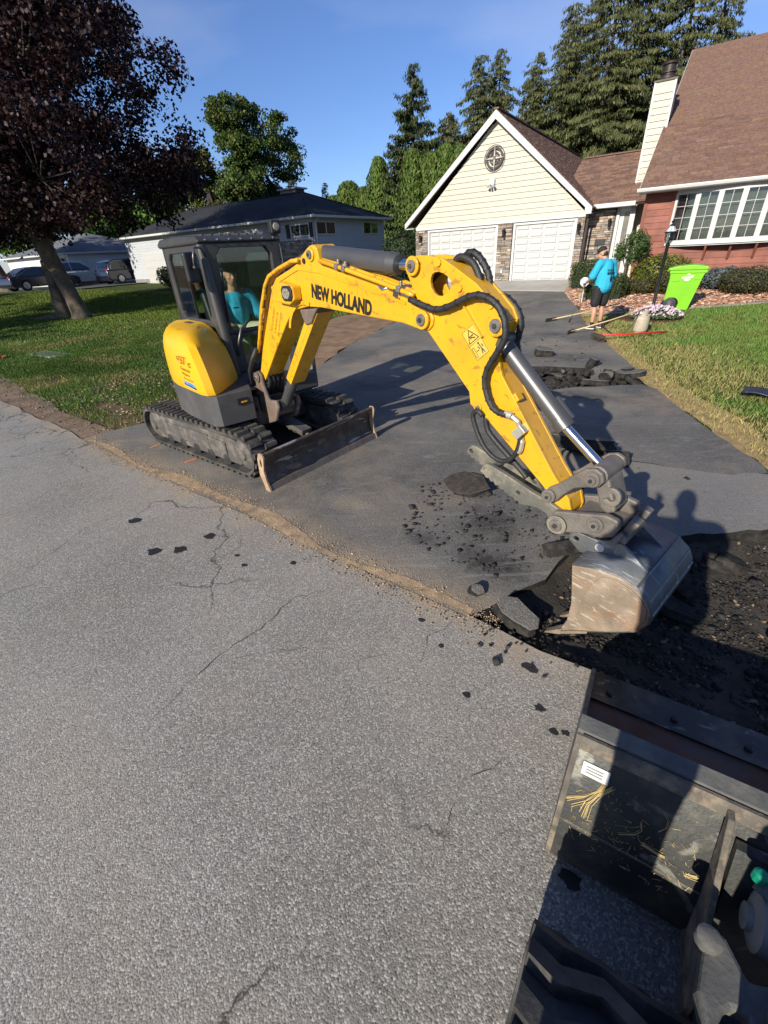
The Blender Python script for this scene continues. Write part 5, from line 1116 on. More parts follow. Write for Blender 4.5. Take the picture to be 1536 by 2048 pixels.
# ---- main block
mb = MB(); mb.box(hx(-2.0), hx(8), hy(19.98), hy(20.2), -.45, 2.7); mw = part('main_wall', mb, mat('sheathing', (.12, .04, .03), .9), house)
mb = MB(); mb.box(hx(-2.0), hx(8), hy(19.94), hy(20.3), -.6, .09); part('foundation', mb, mat('foundation_block', (.36, .32, .26), .9, var=.15, scale=4, bump=.3, bscale=40), mw)
for k in range(14):
    z0 = .09 + k * .185; 
    for (a, b) in (((-1.95, 8.0),) if not (1.12 < z0 + .09 < 2.5) else ((-1.95, -1.13), (2.5, 8.0))):
        mb = MB(); clap_board(mb, hx(a), hx(b), hx(a), hx(b), hy(19.97), z0, min(z0 + .188, 2.62), .02); part('siding_board', mb, M_REDW, mw)
for a in (-2.03,):
    mb = MB(); mb.box(hx(a), hx(a + .1), hy(19.935), hy(20.0), .05, 2.62); part('corner_board', mb, M_REDW, mw)
mb = MB(); mb.box(hx(-1.22), hx(-1.12), hy(19.93), hy(19.99), 1.05, 2.6); part('window_trim', mb, M_REDW, mw)
mb = MB(); mb.box(hx(-2.02), hx(-1.9), hy(20.0), hy(23.2), -.4, 2.62); mb.box(hx(-2.02), hx(8), hy(30), hy(30.2), -.4, 2.62); part('end_wall', mb, M_CREAM, house)
mo = Vector((hx(-2.2), hy(19.42), 2.72)); mex = Vector((11, 0, 0)); mey = Vector((0, 7.95, 4.93))
deck, _ = roof_plane('main_roof', mo, mex, mey, 0, 0, house, .14)
shingles(deck, mo, mex, mey, .158, .36, 300, lambda p: (p - Vector((hx(-1.2), hy(19.4), 2.7))).length)
mb = MB(); mb.prism([(hy(19.42), 2.60), (hy(19.42), 2.71), (hy(27.37), 7.64), (hy(27.37), 7.5)], hx(-2.215), hx(-2.19), 'x'); part('rake_trim', mb, M_WHITE, house)
mb = MB(); gp = [(hy(19.30), 2.71), (hy(19.29), 2.68), (hy(19.31), 2.62), (hy(19.36), 2.59), (hy(19.42), 2.59), (hy(19.42), 2.71)]; mb.prism(gp, hx(-2.26), hx(8.8), 'x'); part('gutter', mb, M_WHITE, house)
mb = MB(); mb.box(hx(-2.2), hx(8.6), hy(19.425), hy(19.98), 2.585, 2.605); part('soffit', mb, M_WHITE, house)
# bow window
bw_ = part('bow_window', MB().box(hx(-1.14), hx(2.6), hy(19.90), hy(19.97), 1.08, 1.15), M_WHITE, house)
us = [-1.12, -.50, .10, .70, 1.30, 1.92, 2.52]; vs2 = [19.94, 19.72, 19.60, 19.55, 19.60, 19.72, 19.94]
for i in range(6):
    a, b = Vector((hx(us[i]), hy(vs2[i]), 0)), Vector((hx(us[i + 1]), hy(vs2[i + 1]), 0)); X = (b - a).normalized(); L_ = (b - a).length; Yn = Vector((X.y, -X.x, 0))
    Mx = Matrix((X, -Yn, Vector((0, 0, 1)))).transposed()
    def bx_(x0, x1, y0, y1, z0, z1, nm, m_, par):
        mb = MB(); mb.box(x0, x1, y0, y1, z0, z1); mb.v = [tuple(a + Mx @ Vector(p)) for p in mb.v]; return part(nm, mb, m_, par)
    mb = MB(); mb.prism(rr_(0, L_, 1.12, 2.52, .001), -.03, .06, holes=[[(.07, 1.2), (L_ - .07, 1.2), (L_ - .07, 2.46), (.07, 2.46)]]); mb.v = [tuple(a + Mx @ Vector(p)) for p in mb.v]; part('sash', mb, M_WHITE, bw_)
    cw_, rh = (L_ - .14) / 2, 1.26 / 4
    for c in range(2):
        for r_ in range(4):
            x0 = .07 + c * cw_; z0 = 1.2 + r_ * rh; bx_(x0 + .008, x0 + cw_ - .008, .012, .018, z0 + .008, z0 + rh - .008, 'pane', M_PANE, bw_)
    bx_(.07 + cw_ - .006, .07 + cw_ + .006, .0, .025, 1.2, 2.46, 'muntin', M_WHITE, bw_)
    for r_ in (1, 2, 3): bx_(.07, L_ - .07, .0, .025, 1.2 + r_ * rh - .006, 1.2 + r_ * rh + .006, 'muntin', M_WHITE, bw_)
    bx_(-.02, L_ + .02, -.05, .12, 1.06, 1.12, 'sill', M_WHITE, bw_)
    bx_(.05, L_ - .05, .16, .17, 1.15, 2.5, 'curtain', M_CURT, bw_)
mb = MB(); mb.prism([(hx(a), hy(b)) for a, b in zip(us, vs2)] + [(hx(2.5), hy(19.96)), (hx(-1.1), hy(19.96))], 1.02, 1.06, 'z'); part('window_seat', mb, M_WHITE, bw_)
mb = MB(); mb.prism([(hx(a), hy(b)) for a, b in zip(us, vs2)] + [(hx(2.5), hy(19.96)), (hx(-1.1), hy(19.96))], 2.52, 2.6, 'z'); part('window_head', mb, M_WHITE, bw_)
for u_ in (.06, .74, 1.4):
    mb = MB(); mb.prism([(hy(19.95), .58), (hy(19.95), 1.02), (hy(19.68), 1.02), (hy(19.68), .97), (hy(19.9), .62)], hx(u_ - .03), hx(u_ + .03), 'x'); part('bracket', mb, M_REDW, bw_)
# chimney
mb = MB(); mb.box(hx(-2.74), hx(-2.1), hy(22.52), hy(23.3), -.5, 5.9); ch = part('chimney', mb, M_CREAM, house)
for k in range(34):
    z0 = -.3 + k * .184; 
    if z0 > 5.75: break
    mb = MB(); clap_board(mb, hx(-2.70), hx(-2.14), hx(-2.70), hx(-2.14), hy(22.52), z0, z0 + .186, .03); part('siding_board', mb, M_CREAM, ch)
for a in (-2.76, -2.14): 
    mb = MB(); mb.box(hx(a), hx(a + .06), hy(22.495), hy(22.6), -.4, 5.9); part('corner_trim', mb, M_WHITE, ch)
mb = MB(); mb.box(hx(-2.78), hx(-2.06), hy(22.48), hy(23.34), 5.9, 5.95); part('chimney_cap', mb, M_BRONZE, ch)
mb = MB(); mb.lathe([(.27, 5.95), (.30, 6.0), (.30, 6.06), (.2, 6.1), (.2, 6.14), (.24, 6.16), (.24, 6.2), (.19, 6.22), (.19, 6.36), (.24, 6.38), (.25, 6.44), (.08, 6.48)], (hx(-2.42), hy(22.92), 0), 20); part('flue_cap', mb, M_BRONZE, ch, smooth=.5)
# ------------------------------------------------------------------ ranch house next door
M_GSID = mat('grey_siding', (.42, .44, .47), .6, var=.04, scale=2, spec=.3, rnd=.03)
M_DROOF = mat('charcoal_shingles', (.028, .029, .032), .9, var=.3, scale=.8, bump=.6, bscale=22, spec=.2)
M_SHUT = mat('dark_shutter', (.015, .018, .022), .5)
ranch = thing('ranch_house', 'low grey sided ranch house with charcoal hip roof beyond the excavator', 'house', P(-18, 21.6, .7), YAW)
mb = MB(); mb.box(-18, 0, 0, 7.1, .0, 3.15); mb.v = [(x, y, z) for x, y, z in mb.v]; rw = part('wall', mb, M_GSID, ranch)
for k in range(17):
    z0 = .5 + k * .158; mb = MB(); mb.add([(.016, 0, z0), (.016, 7.1, z0), (.0, 7.1, z0 + .16), (.0, 0, z0 + .16)], [(0, 1, 2, 3)]); mb.add([(.016, 0, z0), (.016, 7.1, z0), (0, 7.1, z0), (0, 0, z0)], [(3, 2, 1, 0)]); part('siding_board', mb, M_GSID, rw)
for k in range(17):
    z0 = .5 + k * .158; mb = MB(); clap_board(mb, -18, -.05, -18, -.05, -.002, z0, z0 + .16, .016); part('siding_board', mb, M_GSID, rw)
mb = MB(); mb.box(-18.02, .03, -.03, 7.13, -.5, .5); part('foundation', mb, mat('parged_foundation', (.22, .21, .2), .9, var=.12, scale=2), ranch)
ez = 3.16; ov = .42; rz = 4.68
e = [(-18 - ov, -ov), (ov, -ov), (ov, 7.1 + ov), (-18 - ov, 7.1 + ov)]; mid = 3.55
mb = MB(); mb.add([(x, y, ez) for x, y in e] + [(-18 - ov + mid + ov, mid, rz), (-mid, mid, rz)], [(0, 1, 5, 4), (1, 2, 5), (2, 3, 4, 5), (3, 0, 4), (3, 2, 1, 0)]); rf = part('roof', mb, M_DROOF, ranch)
for a, b in (((ov, -ov), (-mid, mid)), ((ov, 7.1 + ov), (-mid, mid))):
    mb = MB(); mb.bar((a[0], a[1], ez + .01), (b[0], b[1], rz + .02), .16, .03); part('hip_cap', mb, M_DROOF, rf)
mb = MB(); mb.bar((-mid, mid, rz + .015), (-18 + mid, mid, rz + .015), .18, .03); part('ridge_cap', mb, M_DROOF, rf)
for (a, b) in ((e[0], e[1]), (e[1], e[2])):
    mb = MB(); mb.bar((*a, ez - .055), (*b, ez - .055), .11, .11); part('gutter', mb, M_WHITE, ranch)
mb = MB(); mb.box(-18.3, .3, -.3, 7.4, ez - .12, ez - .1); part('soffit', mb, M_WHITE, ranch)
mb = MB(); mb.box(-5.6, -4.3, 3.9, 4.7, 3.6, 4.95); rc = part('chimney', mb, M_MORT, rf); rgc = random.Random(4); stone_panel(-5.6, -4.3, 3.7, 4.95, 3.9, rc, rgc)
mb = MB(); mb.box(-5.75, -4.15, 3.75, 4.85, 4.95, 5.03); part('chimney_cap', mb, M_CONC, rc); mb = MB(); mb.lathe([(.14, 5.03), (.14, 5.12), (.3, 5.14), (.05, 5.2)], (-5.1, 4.3, 0), 12); part('flue_cap', mb, M_PIN, rc)
def slider(x0, x1, z0, z1, axis, c, nm='window'):
    """two-light slider set in a wall"""
    def B(a0, a1, d0, d1, z0_, z1_, n_, m_, p_):
        mb = MB(); mb.box(a0, a1, -d1, -d0, z0_, z1_) if axis == 'y' else mb.box(d0, d1, a0, a1, z0_, z1_)
        if axis == 'y': mb.v = [(x, y + c, z) for x, y, z in mb.v]
        else: mb.v = [(x + c, y, z) for x, y, z in mb.v]
        return part(n_, mb, m_, p_)
    w = B(x0, x1, .005, .03, z0, z1, nm, M_DARKIN, ranch); m_ = (x0 + x1) / 2
    for a, b in ((x0 - .06, x0), (m_ - .03, m_ + .03), (x1, x1 + .06)): B(a, b, .0, .06, z0 - .06, z1 + .06, 'frame', M_WHITE, w)
    for a, b in ((z0 - .06, z0), (z1, z1 + .06)): B(x0, x1, .0, .055, a, b, 'frame', M_WHITE, w)
    for a, b in ((x0, m_ - .03), (m_ + .03, x1)): B(a, b, .034, .038, z0, z1, 'pane', M_PANE, w)
    for k in range(5): B(m_ + .06 + k * (x1 - m_ - .1) / 5, m_ + .06 + (k + .6) * (x1 - m_ - .1) / 5, .031, .033, z0, z1, 'drape', M_CURT, w)
slider(.25, 1.85, 2.33, 2.85, 'x', 0); slider(4.75, 6.35, 2.33, 2.88, 'x', 0)
slider(-1.55, -.3, 2.30, 2.78, 'y', 0)
for a in (-1.95, -.27): 
    mb = MB(); mb.box(a, a + .25, -.06, -.02, 2.2, 2.85); part('shutter', mb, M_SHUT, ranch)
mb = MB(); mb.box(-6, -.05, -.03, -.005, .3, 2.1); sv = part('stone_veneer', mb, M_MORT, ranch); stone_panel(-3.2, -.06, .5, 2.1, -.03, sv, rgc)
mb = MB(); mb.tube([(.38, .05, 3.05), (.2, .12, 2.95), (.06, .15, 2.9), (.06, .15, .4)], .035, 8); part('downspout', mb, M_WHITE, ranch); mb = MB(); mb.tube([(.38, 7.2, 3.05), (.15, 7.15, 2.95), (.05, 7.05, 2.88), (.05, 7.05, .4)], .035, 8); part('downspout', mb, M_WHITE, ranch)
mb = MB(); mb.box(-16.2, -13.2, -.04, -.01, .2, 2.1); gd = part('garage_door', mb, M_DOORW, ranch)
for k in range(4): 
    mb = MB(); mb.box(-16.15, -13.25, -.055, -.041, .22 + k * .47, .22 + k * .47 + .455); part('door_section', mb, M_DOORW, gd, bevel=.006)
mb = MB(); mb.box(-8.2, -6.3, -.05, -.01, 1.0, 2.7); part('picture_window', mb, M_DARKIN, ranch)
# ------------------------------------------------------------------ white house far left
wh = thing('white_house', 'white clapboard house with grey hip roof beyond the parked cars', 'house', P(-42, 20.2, .9), YAW)
M_WSID = mat('white_siding', (.66, .66, .63), .6, var=.04, scale=2, rnd=.03)
mb = MB(); mb.box(-11, 0, 0, 9, -.4, 2.35); ww = part('wall', mb, M_WSID, wh)
for k in range(11):
    z0 = .1 + k * .2; mb = MB(); mb.add([(.018, 0, z0), (.018, 9, z0), (.0, 9, z0 + .2), (.0, 0, z0 + .2)], [(0, 1, 2, 3)]); mb.add([(.018, 0, z0), (.018, 9, z0), (0, 9, z0), (0, 0, z0)], [(3, 2, 1, 0)]); part('siding_board', mb, M_WSID, ww)
    mb = MB(); clap_board(mb, -11, 0, -11, 0, -.002, z0, z0 + .2, .018); part('siding_board', mb, M_WSID, ww)
mb = MB(); mb.add([(-11.4, -.4, 2.36), (.4, -.4, 2.36), (.4, 9.4, 2.36), (-11.4, 9.4, 2.36), (-6.5, 4.5, 3.9), (-4.5, 4.5, 3.9)], [(0, 1, 5, 4), (1, 2, 5), (2, 3, 4, 5), (3, 0, 4), (3, 2, 1, 0)]); part('roof', mb, mat('grey_shingles', (.13, .135, .145), .9, var=.25, scale=3, bump=.6, bscale=25), wh)
for (a, b) in (((-11.4, -.4), (.4, -.4)), ((.4, -.4), (.4, 9.4))):
    mb = MB(); mb.bar((*a, 2.31), (*b, 2.31), .1, .11); part('gutter', mb, M_WHITE, wh)
mb = MB(); mb.box(-1.7, -.5, -.05, -.01, .9, 2.0); w_ = part('window', mb, M_DARKIN, wh)
for a in (-1.76, -1.13, -.5): 
    mb = MB(); mb.box(a, a + .07, -.07, -.02, .85, 2.05); part('frame', mb, M_WHITE, w_)
mb = MB(); mb.box(-1.9, -.3, -.06, -.01, -.2, .75); part('stone_panel', mb, M_STONES[1], wh)
mb = MB(); mb.box(-4.8, -2.2, -.05, -.01, -.2, 2.0); part('garage_door', mb, M_DOORW, wh)
# ------------------------------------------------------------------ lawn
LV = []; LF = []; LT = []
def blades(p, h, w, tint, rng, lean=.45):
    """one bent blade = two triangles"""
    n = len(p); a = rng.uniform(0, 6.283, n); ca, sa = np.cos(a), np.sin(a); b = rng.uniform(0, 6.283, n); ln = h * rng.uniform(.1, lean, n) * 1.4
    z0 = p[:, 2]
    A = np.stack([p[:, 0] - ca * w, p[:, 1] - sa * w, z0], 1); B = np.stack([p[:, 0] + ca * w, p[:, 1] + sa * w, z0], 1)
    C = np.stack([p[:, 0] + np.cos(b) * ln * .35 - ca * w * .7, p[:, 1] + np.sin(b) * ln * .35 - sa * w * .7, z0 + h * .6], 1)
    D = np.stack([p[:, 0] + np.cos(b) * ln, p[:, 1] + np.sin(b) * ln, z0 + h], 1)
    v = np.stack([A, B, D, C], 1).reshape(-1, 3); k = np.arange(n)[:, None] * 4
    f = np.concatenate([k + [[0, 1, 2]], k + [[0, 2, 3]]], 0)
    return v, f, np.repeat(tint, 4, 0)
def lawn(name, poly, n, rng, label, hmu, wmu, tintf, excl=(), mask=None):
    q_ = scatter(poly, n, rng)
    for e_ in excl: q_ = q_[~inpoly(q_, e_)]
    if mask is not None: q_ = q_[mask(q_, rng)]
    z_ = np.array([zt(a, b) for a, b in q_]) - .038; d_ = np.linalg.norm(q_, axis=1)
    k = np.clip(d_ / 9, .7, 3.2); h = rng.normal(hmu, hmu * .28, len(q_)).clip(hmu * .4) ; w = wmu * k * rng.uniform(.7, 1.3, len(q_))
    p3 = W3(q_, z_); v, f, t = blades(p3, h, w, tintf(q_, rng), rng)
    o = link(name, tri_mesh(name, v, f, t), leaf_mat('grass_blade', .6, .3, .2)); tag(o, label, 'grass', kind='stuff'); return o
def mixt(a, b, t): return a * (1 - t[:, None]) + b * t[:, None]
gr = np.array([.115, .20, .042]); gd_ = np.array([.055, .10, .018]); straw = np.array([.44, .35, .15]); olive = np.array([.19, .215, .06])
def tint_right(q_, rng):
    e_ = seg_dist(q_, DRIVE_R); dry = np.clip(1.25 - e_ / 1.3 + (vnoise(q_, .9, 2) - .5) * 1.1, 0, 1) * .95
    dry = np.maximum(dry, np.clip((vnoise(q_, 1.7, 9) - .52) * 2.0, 0, .75))
    c = mixt(np.tile(gr * 1.35, (len(q_), 1)), np.tile(olive, (len(q_), 1)), np.clip(vnoise(q_, .35, 4) * 1.2 - .2, 0, 1)); r_ = rng.random(len(q_))
    return mixt(c, np.tile(straw, (len(q_), 1)), (r_ < dry).astype(float) * rng.uniform(.6, 1, len(q_))) * rng.uniform(.7, 1.3, (len(q_), 1))
def tint_left(q_, rng):
    c = mixt(np.tile(gr, (len(q_), 1)), np.tile(gd_, (len(q_), 1)), vnoise(q_, 1.3, 5)); far = np.clip((q_[:, 1] - 7) / 6, 0, 1)
    c = mixt(c, np.tile(np.array([.165, .21, .035]), (len(q_), 1)), far * .75)
    dry = np.clip((vnoise(q_, 1.0, 6) - .55) * 1.6, 0, .6) * (1 - far); e_ = np.clip(1 - seg_dist(q_, DRIVE_L) / 1.6, 0, 1); dry = np.maximum(dry, e_ * .55)
    return mixt(c, np.tile(straw * .8, (len(q_), 1)), (rng.random(len(q_)) < dry).astype(float) * .8) * rng.uniform(.65, 1.3, (len(q_), 1))
def edge_mask(q_, rng):
    return rng.random(len(q_)) < np.clip(seg_dist(q_, DRIVE_R) / .2, .35, 1)
rng = np.random.default_rng(21)
lawn('lawn_grass', [(1.06, 5.2), (.2, 6.95), (-.33, 8.2), (-1.18, 10.6), (-2.06, 13), (-2.5, 14.6), (-1.9, 14.55), (.2, 15.55), (1.8, 16.3), (5, 17.3), (8, 17), (7, 3), (3.4, 2.7), (2.4, 3.7)], 150000, rng, 'green and straw coloured lawn grass right of the driveway', .055, .0042, tint_right, (lamp_bed,), edge_mask)
BARE = [(-9.0, 6.3, 1.2, .45), (-7.6, 5.0, .75, .3), (-6.9, 4.2, .5, .5), (-7.0, 6.0, .6, .6), (-7.8, 3.6, .7, .22), (-10.5, 6.6, .9, .25)]
def bare_mask(q_, rng):
    k = np.ones(len(q_))
    for a, b, ra, rb in BARE: k = np.minimum(k, np.clip((((q_[:, 0] - a) / ra) ** 2 + ((q_[:, 1] - b) / rb) ** 2) - .35, .04, 1))
    k *= np.clip((vnoise(q_, .8, 12) - .12) * 3, .3, 1); k = np.where(seg_dist(q_, DRIVE_L) < .15, k * .25, k)
    return rng.random(len(q_)) < k
near_lawn = [(-13.5, 3.95), (-8.13, 3.08), (-6.7, 3.05), (-6.45, 3.6), (-6.2, 5), (-6.15, 5.9), (-7.2, 7.0), (-8.2, 8.5), (-9.2, 10), (-16, 10), (-20, 4.8)]
lawn('lawn_grass', near_lawn, 130000, rng, 'patchy green grass on the corner beside the excavator', .05, .005, tint_left, (), bare_mask)
far_lawn = [(-20, 4.8), (-16, 10), (-9.2, 10), (-10.4, 12.2), (-10.5, 14), (-9, 15.5), (-10, 18.8), (-12, 20.5), (-17.5, 21), (-34, 16.6), (-48, 14), (-48, 7.5)]
lawn('lawn_grass', far_lawn, 150000, rng, 'shaded green lawn under the purple maple', .06, .0065, tint_left)
# fallen chips and leaves on the bare corner
lp = scatter([(-9.5, 3.3), (-6.4, 3.1), (-6.2, 6.5), (-8, 8), (-10, 7)], 900, rng); s_ = rng.uniform(.012, .03, len(lp)); zc = np.array([zt(a, b) for a, b in lp]) - .01
V, F, T = rocks(W3(lp, zc), s_, np.array([.34, .25, .16]) * rng.uniform(.5, 1.3, (len(lp), 1)), rng, .25)
tag(link('dead_leaves', tri_mesh('dead_leaves', V, F, T), leaf_mat('dead_leaf', .8, .1, .2)), 'tan dead leaves and chips strewn on the bare corner of lawn', 'leaves', kind='stuff')
sp_ = scatter([(-20, 3.95), (-12.6, 3.2), (-6.6, 2.6), (-6.5, 3.0), (-8.1, 3.15), (-12.6, 3.95), (-20, 4.8)], 1500, rng); s_ = rng.gamma(1.2, .004, len(sp_)) + .003
V, F, T = rocks(W3(sp_, np.full(len(sp_), -.008)), s_, np.array([.19, .145, .105]) * rng.uniform(.45, 1.7, (len(sp_), 1)), rng, .6)
tag(link('shoulder_gravel', tri_mesh('shoulder_gravel', V, F, T), leaf_mat('loose_stone')), 'brown grit and small stones on the dirt road shoulder', 'gravel', kind='stuff')
lawn('edge_tufts', [(-20, 4.3), (-12.6, 3.6), (-8.1, 2.95), (-6.6, 2.8), (-6.5, 3.2), (-8.1, 3.2), (-12.6, 4.0), (-20, 4.9)], 6000, rng, 'ragged grass tufts creeping over the dirt road shoulder', .04, .005, tint_left)
# bark mulch in the garden bed
mp_ = scatter(BED, 15000, rng); s_ = rng.gamma(3, .009, len(mp_)) + .01; zc = np.array([zt(a, b) for a, b in mp_]) + .01
cols = np.array([[.40, .20, .135], [.48, .30, .2], [.30, .14, .09], [.55, .40, .29]])
V, F, T = rocks(W3(mp_, zc), s_, cols[rng.integers(0, 4, len(mp_))] * rng.uniform(.6, 1.2, (len(mp_), 1)), rng, .4)
tag(link('bark_mulch', tri_mesh('bark_mulch', V, F, T), leaf_mat('mulch_chip', .85, 0, .25)), 'reddish tan mulch chips covering the garden bed by the house', 'mulch', kind='stuff')

# ------------------------------------------------------------------ trees
def unit(n, rng):
    v = rng.normal(size=(n, 3)); return v / np.linalg.norm(v, axis=1, keepdims=True)
def leaf_quads(c, nrm, size, aspect, tint, rng, up=None):
    """a folded leaf (two triangles) at each point"""
    n = len(c); t = unit(n, rng) if up is None else up + rng.normal(0, .3, (n, 3)); x = np.cross(nrm, t); x /= np.linalg.norm(x, axis=1, keepdims=True) + 1e-9; y = np.cross(x, nrm); y /= np.linalg.norm(y, axis=1, keepdims=True) + 1e-9
    L_ = size[:, None] * .5; w = L_ * aspect
    A = c - y * L_; B = c + x * w + nrm * w * .25; C = c + y * L_; D = c - x * w + nrm * w * .25
    v = np.stack([A, B, C, D], 1).reshape(-1, 3); k = np.arange(n)[:, None] * 4
    return v, np.concatenate([k + [[0, 1, 2]], k + [[0, 2, 3]]], 0), np.repeat(tint, 4, 0)
def limb_tree(mb, base, top, r0_, rng, lobes, depth=0):
    """trunk and main limbs reaching into the lobes of the crown"""
    pass
M_BARK = mat('maple_bark', (.15, .12, .09), .9, var=.4, scale=2.2, bump=1.0, bscale=9, spec=.15, dirt=((.04, .036, .03), .85, 3.5))
M_BARKG = mat('grey_bark', (.10, .085, .07), .9, var=.3, scale=3, bump=.8, bscale=18, spec=.15)
def broadleaf(name, label, base, trunk, lobes, n, leaf, cols, rng, group=None, aspect=.75, matn='leaf', trans=.3, trunk_mat=None, shell=.55, extra=None, sub=26):
    """crown from many small leaf clumps gathered in uneven lobes; lobes = (centre, radii) in local coordinates"""
    t = thing(name, label, 'tree', base, 0, group)
    mb = MB()
    for pts, rad in trunk: mb.tube([Vector(p) for p in pts], list(rad), 12)
    part('trunk', mb, trunk_mat or M_BARK, t, smooth=1.2)
    vol = np.array([r[0] * r[1] * r[2] for _, r in lobes]) ** (2 / 3); cnt = np.maximum((n * vol / vol.sum()).astype(int), 20)
    Vs, Fs, Ts = [], [], []; off = 0; lm = MB()
    start = Vector(trunk[0][0][-1])
    for (c, r), m_ in zip(lobes, cnt):
        c = np.array(c); r = np.array(r); ns = max(6, int(sub * (r.prod() ** (1 / 3)) / 2)); cl = unit(ns, rng) * (rng.uniform(shell, 1.0, ns) ** .6)[:, None] * r + c
        cr = rng.uniform(.3, .75, ns) * r.mean() * .85
        which = rng.integers(0, ns, m_); d_ = unit(m_, rng) * (rng.random(m_) ** .45)[:, None]
        p = cl[which] + d_ * cr[which][:, None] * np.array([1.15, 1.15, .75])
        nr = d_ * .6 + unit(m_, rng) * .9 + np.array([0, 0, .35]); nr /= np.linalg.norm(nr, axis=1, keepdims=True)
        base_c = np.array(cols)[rng.integers(0, len(cols), ns)][which] * rng.uniform(.65, 1.35, (m_, 1))
        v, f, tt = leaf_quads(p, nr, rng.uniform(.65, 1.35, m_) * leaf, aspect, base_c, rng); Vs.append(v); Fs.append(f + off); Ts.append(tt); off += len(v)
        mid_ = start.lerp(Vector(c), .5) + Vector((0, 0, -.2 * r[2])); lm.tube([start, mid_, Vector(c)], [.14 * leaf / .16, .08 * leaf / .16, .03], 7)
        for j in range(0, ns, 3): lm.tube([Vector(c).lerp(mid_, .4), Vector(cl[j])], [.035, .012], 5)
    part('limbs', lm, mat('limb_bark', (.05, .042, .036), .9, var=.3, scale=4, bump=.6, bscale=20, spec=.1), t, smooth=1.2)
    link('crown', tri_mesh('crown', np.concatenate(Vs), np.concatenate(Fs), np.concatenate(Ts)), leaf_mat(matn, .5, trans, .25), t); return t
rng = np.random.default_rng(3)
pur = [(.022, .009, .012), (.027, .011, .013), (.018, .008, .011), (.036, .018, .015)]
# purple maple: lobes measured against the sky gap on its right
ml = []
for k in range(30):
    a = rng.uniform(0, 6.283); z_ = rng.uniform(3.6, 12.5); rad = 6.6 * math.sqrt(max(.05, 1 - ((z_ - 6.2) / 7.2) ** 2)) * rng.uniform(.45, .86)
    ml.append(((rad * math.cos(a), rad * math.sin(a), z_), (rng.uniform(1.5, 2.5), rng.uniform(1.5, 2.5), rng.uniform(1.0, 1.7))))
ml += [((3.8, -1.8, 4.5), (2.1, 2, .9)), ((5.2, -.5, 6.2), (1.8, 1.8, 1.2)), ((5.6, -.3, 8.6), (1.4, 1.6, 1.2)), ((4.6, 0, 10.4), (1.7, 1.6, 1.3)), ((-1, -4, 4.3), (2.6, 2, .9)), ((-5, -1, 4.2), (2, 2, 1)), ((1.5, -3.5, 3.9), (1.9, 1.6, .7)), ((-3.5, -3.5, 5.6), (2.2, 2, 1.3)), ((0, 0, 8), (3, 3, 2.4)), ((0, 0, 11), (2.6, 2.6, 2)), ((5.6, -.8, 4.9), (1.0, 1.2, .7)), ((-7, -2, 6), (2.2, 2, 1.6)), ((-6, 0, 9), (2.4, 2.2, 1.8))]
broadleaf('maple_tree', 'large purple leaved maple with leaning split trunk on the left lawn', P(-24.2, 11.3, .05),
          [([(0, 0, -.1), (-.02, 0, .25), (-.12, 0, .9), (-.38, .1, 1.9), (-.62, .15, 3.0), (-.6, .2, 4.2)], [.56, .38, .32, .32, .36, .32]),
           ([(-1.15, .7, -.05), (-1.15, .6, .6), (-.95, .45, 1.4), (-.75, .25, 2.4)], [.5, .33, .3, .3]),
           ([(-1.15, .6, .05), (-1.7, .4, .1), (-2.5, .2, .04)], [.22, .13, .05]),
           ([(-.6, .2, 3.6), (.9, .1, 5.2), (2.4, 0, 6.8)], [.3, .2, .1]), ([(-.6, .2, 3.8), (-1.8, .2, 5.6), (-3.0, 0, 7.5)], [.3, .2, .1]), ([(-.6, .2, 4), (-.3, .2, 7), (0, 0, 9.5)], [.33, .22, .1])],
          ml, 125000, .135, pur, rng, matn='purple_leaf', trans=.22, aspect=.85)
ml2 = [((rng.uniform(-3.5, 3.0), rng.uniform(-3, 3), rng.uniform(4.2, 9.5)), (2.2, 2.2, 1.5)) for _ in range(12)] + [((2.2, -1.6, 4.6), (1.6, 1.5, .8))]
broadleaf('maple_tree', 'second purple maple at the left edge of the lawn', G(-41.5, 15.1), [([(.1, 0, -.1), (0, 0, .4), (-.25, 0, 1.6), (-.6, 0, 3.4), (-.6, 0, 5.5)], [.6, .45, .42, .42, .3])], ml2, 15000, .26, pur, rng, matn='purple_leaf', trans=.22)
green = [(.065, .11, .026), (.085, .13, .03), (.05, .085, .02), (.11, .135, .036)]
def roundtree(name, label, w, h, r_, n, leaf, cols, seed, zlow=.28, group='broadleaf trees behind the houses', trunk_r=.22):
    rg = np.random.default_rng(seed); lb = []
    for k in range(16):
        a = rg.uniform(0, 6.283); z_ = rg.uniform(zlow, .93) * h; e = r_ * math.sqrt(max(.04, 1 - ((z_ / h - .55) / .5) ** 2)) * rg.uniform(.3, .85)
        lb.append(((e * math.cos(a), e * math.sin(a), z_), (r_ * rg.uniform(.3, .48), r_ * rg.uniform(.3, .48), h * rg.uniform(.07, .12))))
    lb += [((0, 0, h * .93), (r_ * .3, r_ * .3, h * .08)), ((0, 0, h * .6), (r_ * .5, r_ * .5, h * .16))]
    return broadleaf(name, label, w, [([(0, 0, -.2), (0, 0, h * .2), (.1, 0, h * .45), (0, 0, h * .75)], [trunk_r, trunk_r * .9, trunk_r * .7, trunk_r * .3])], lb, n, leaf, cols, rg, group, trunk_mat=M_BARKG)
roundtree('oak_tree', 'tall green broadleaf tree rising behind the ranch house roof', (-10.8, 53.8, .8), 13.6, 4.4, 52000, .23, green, 31, .3)
roundtree('oak_tree', 'yellowish green tree left of the tall one behind the ranch house', (-15.6, 54, .8), 10.5, 3.2, 20000, .24, [(.11, .12, .025), (.08, .11, .02), (.14, .13, .03)], 32, .2)
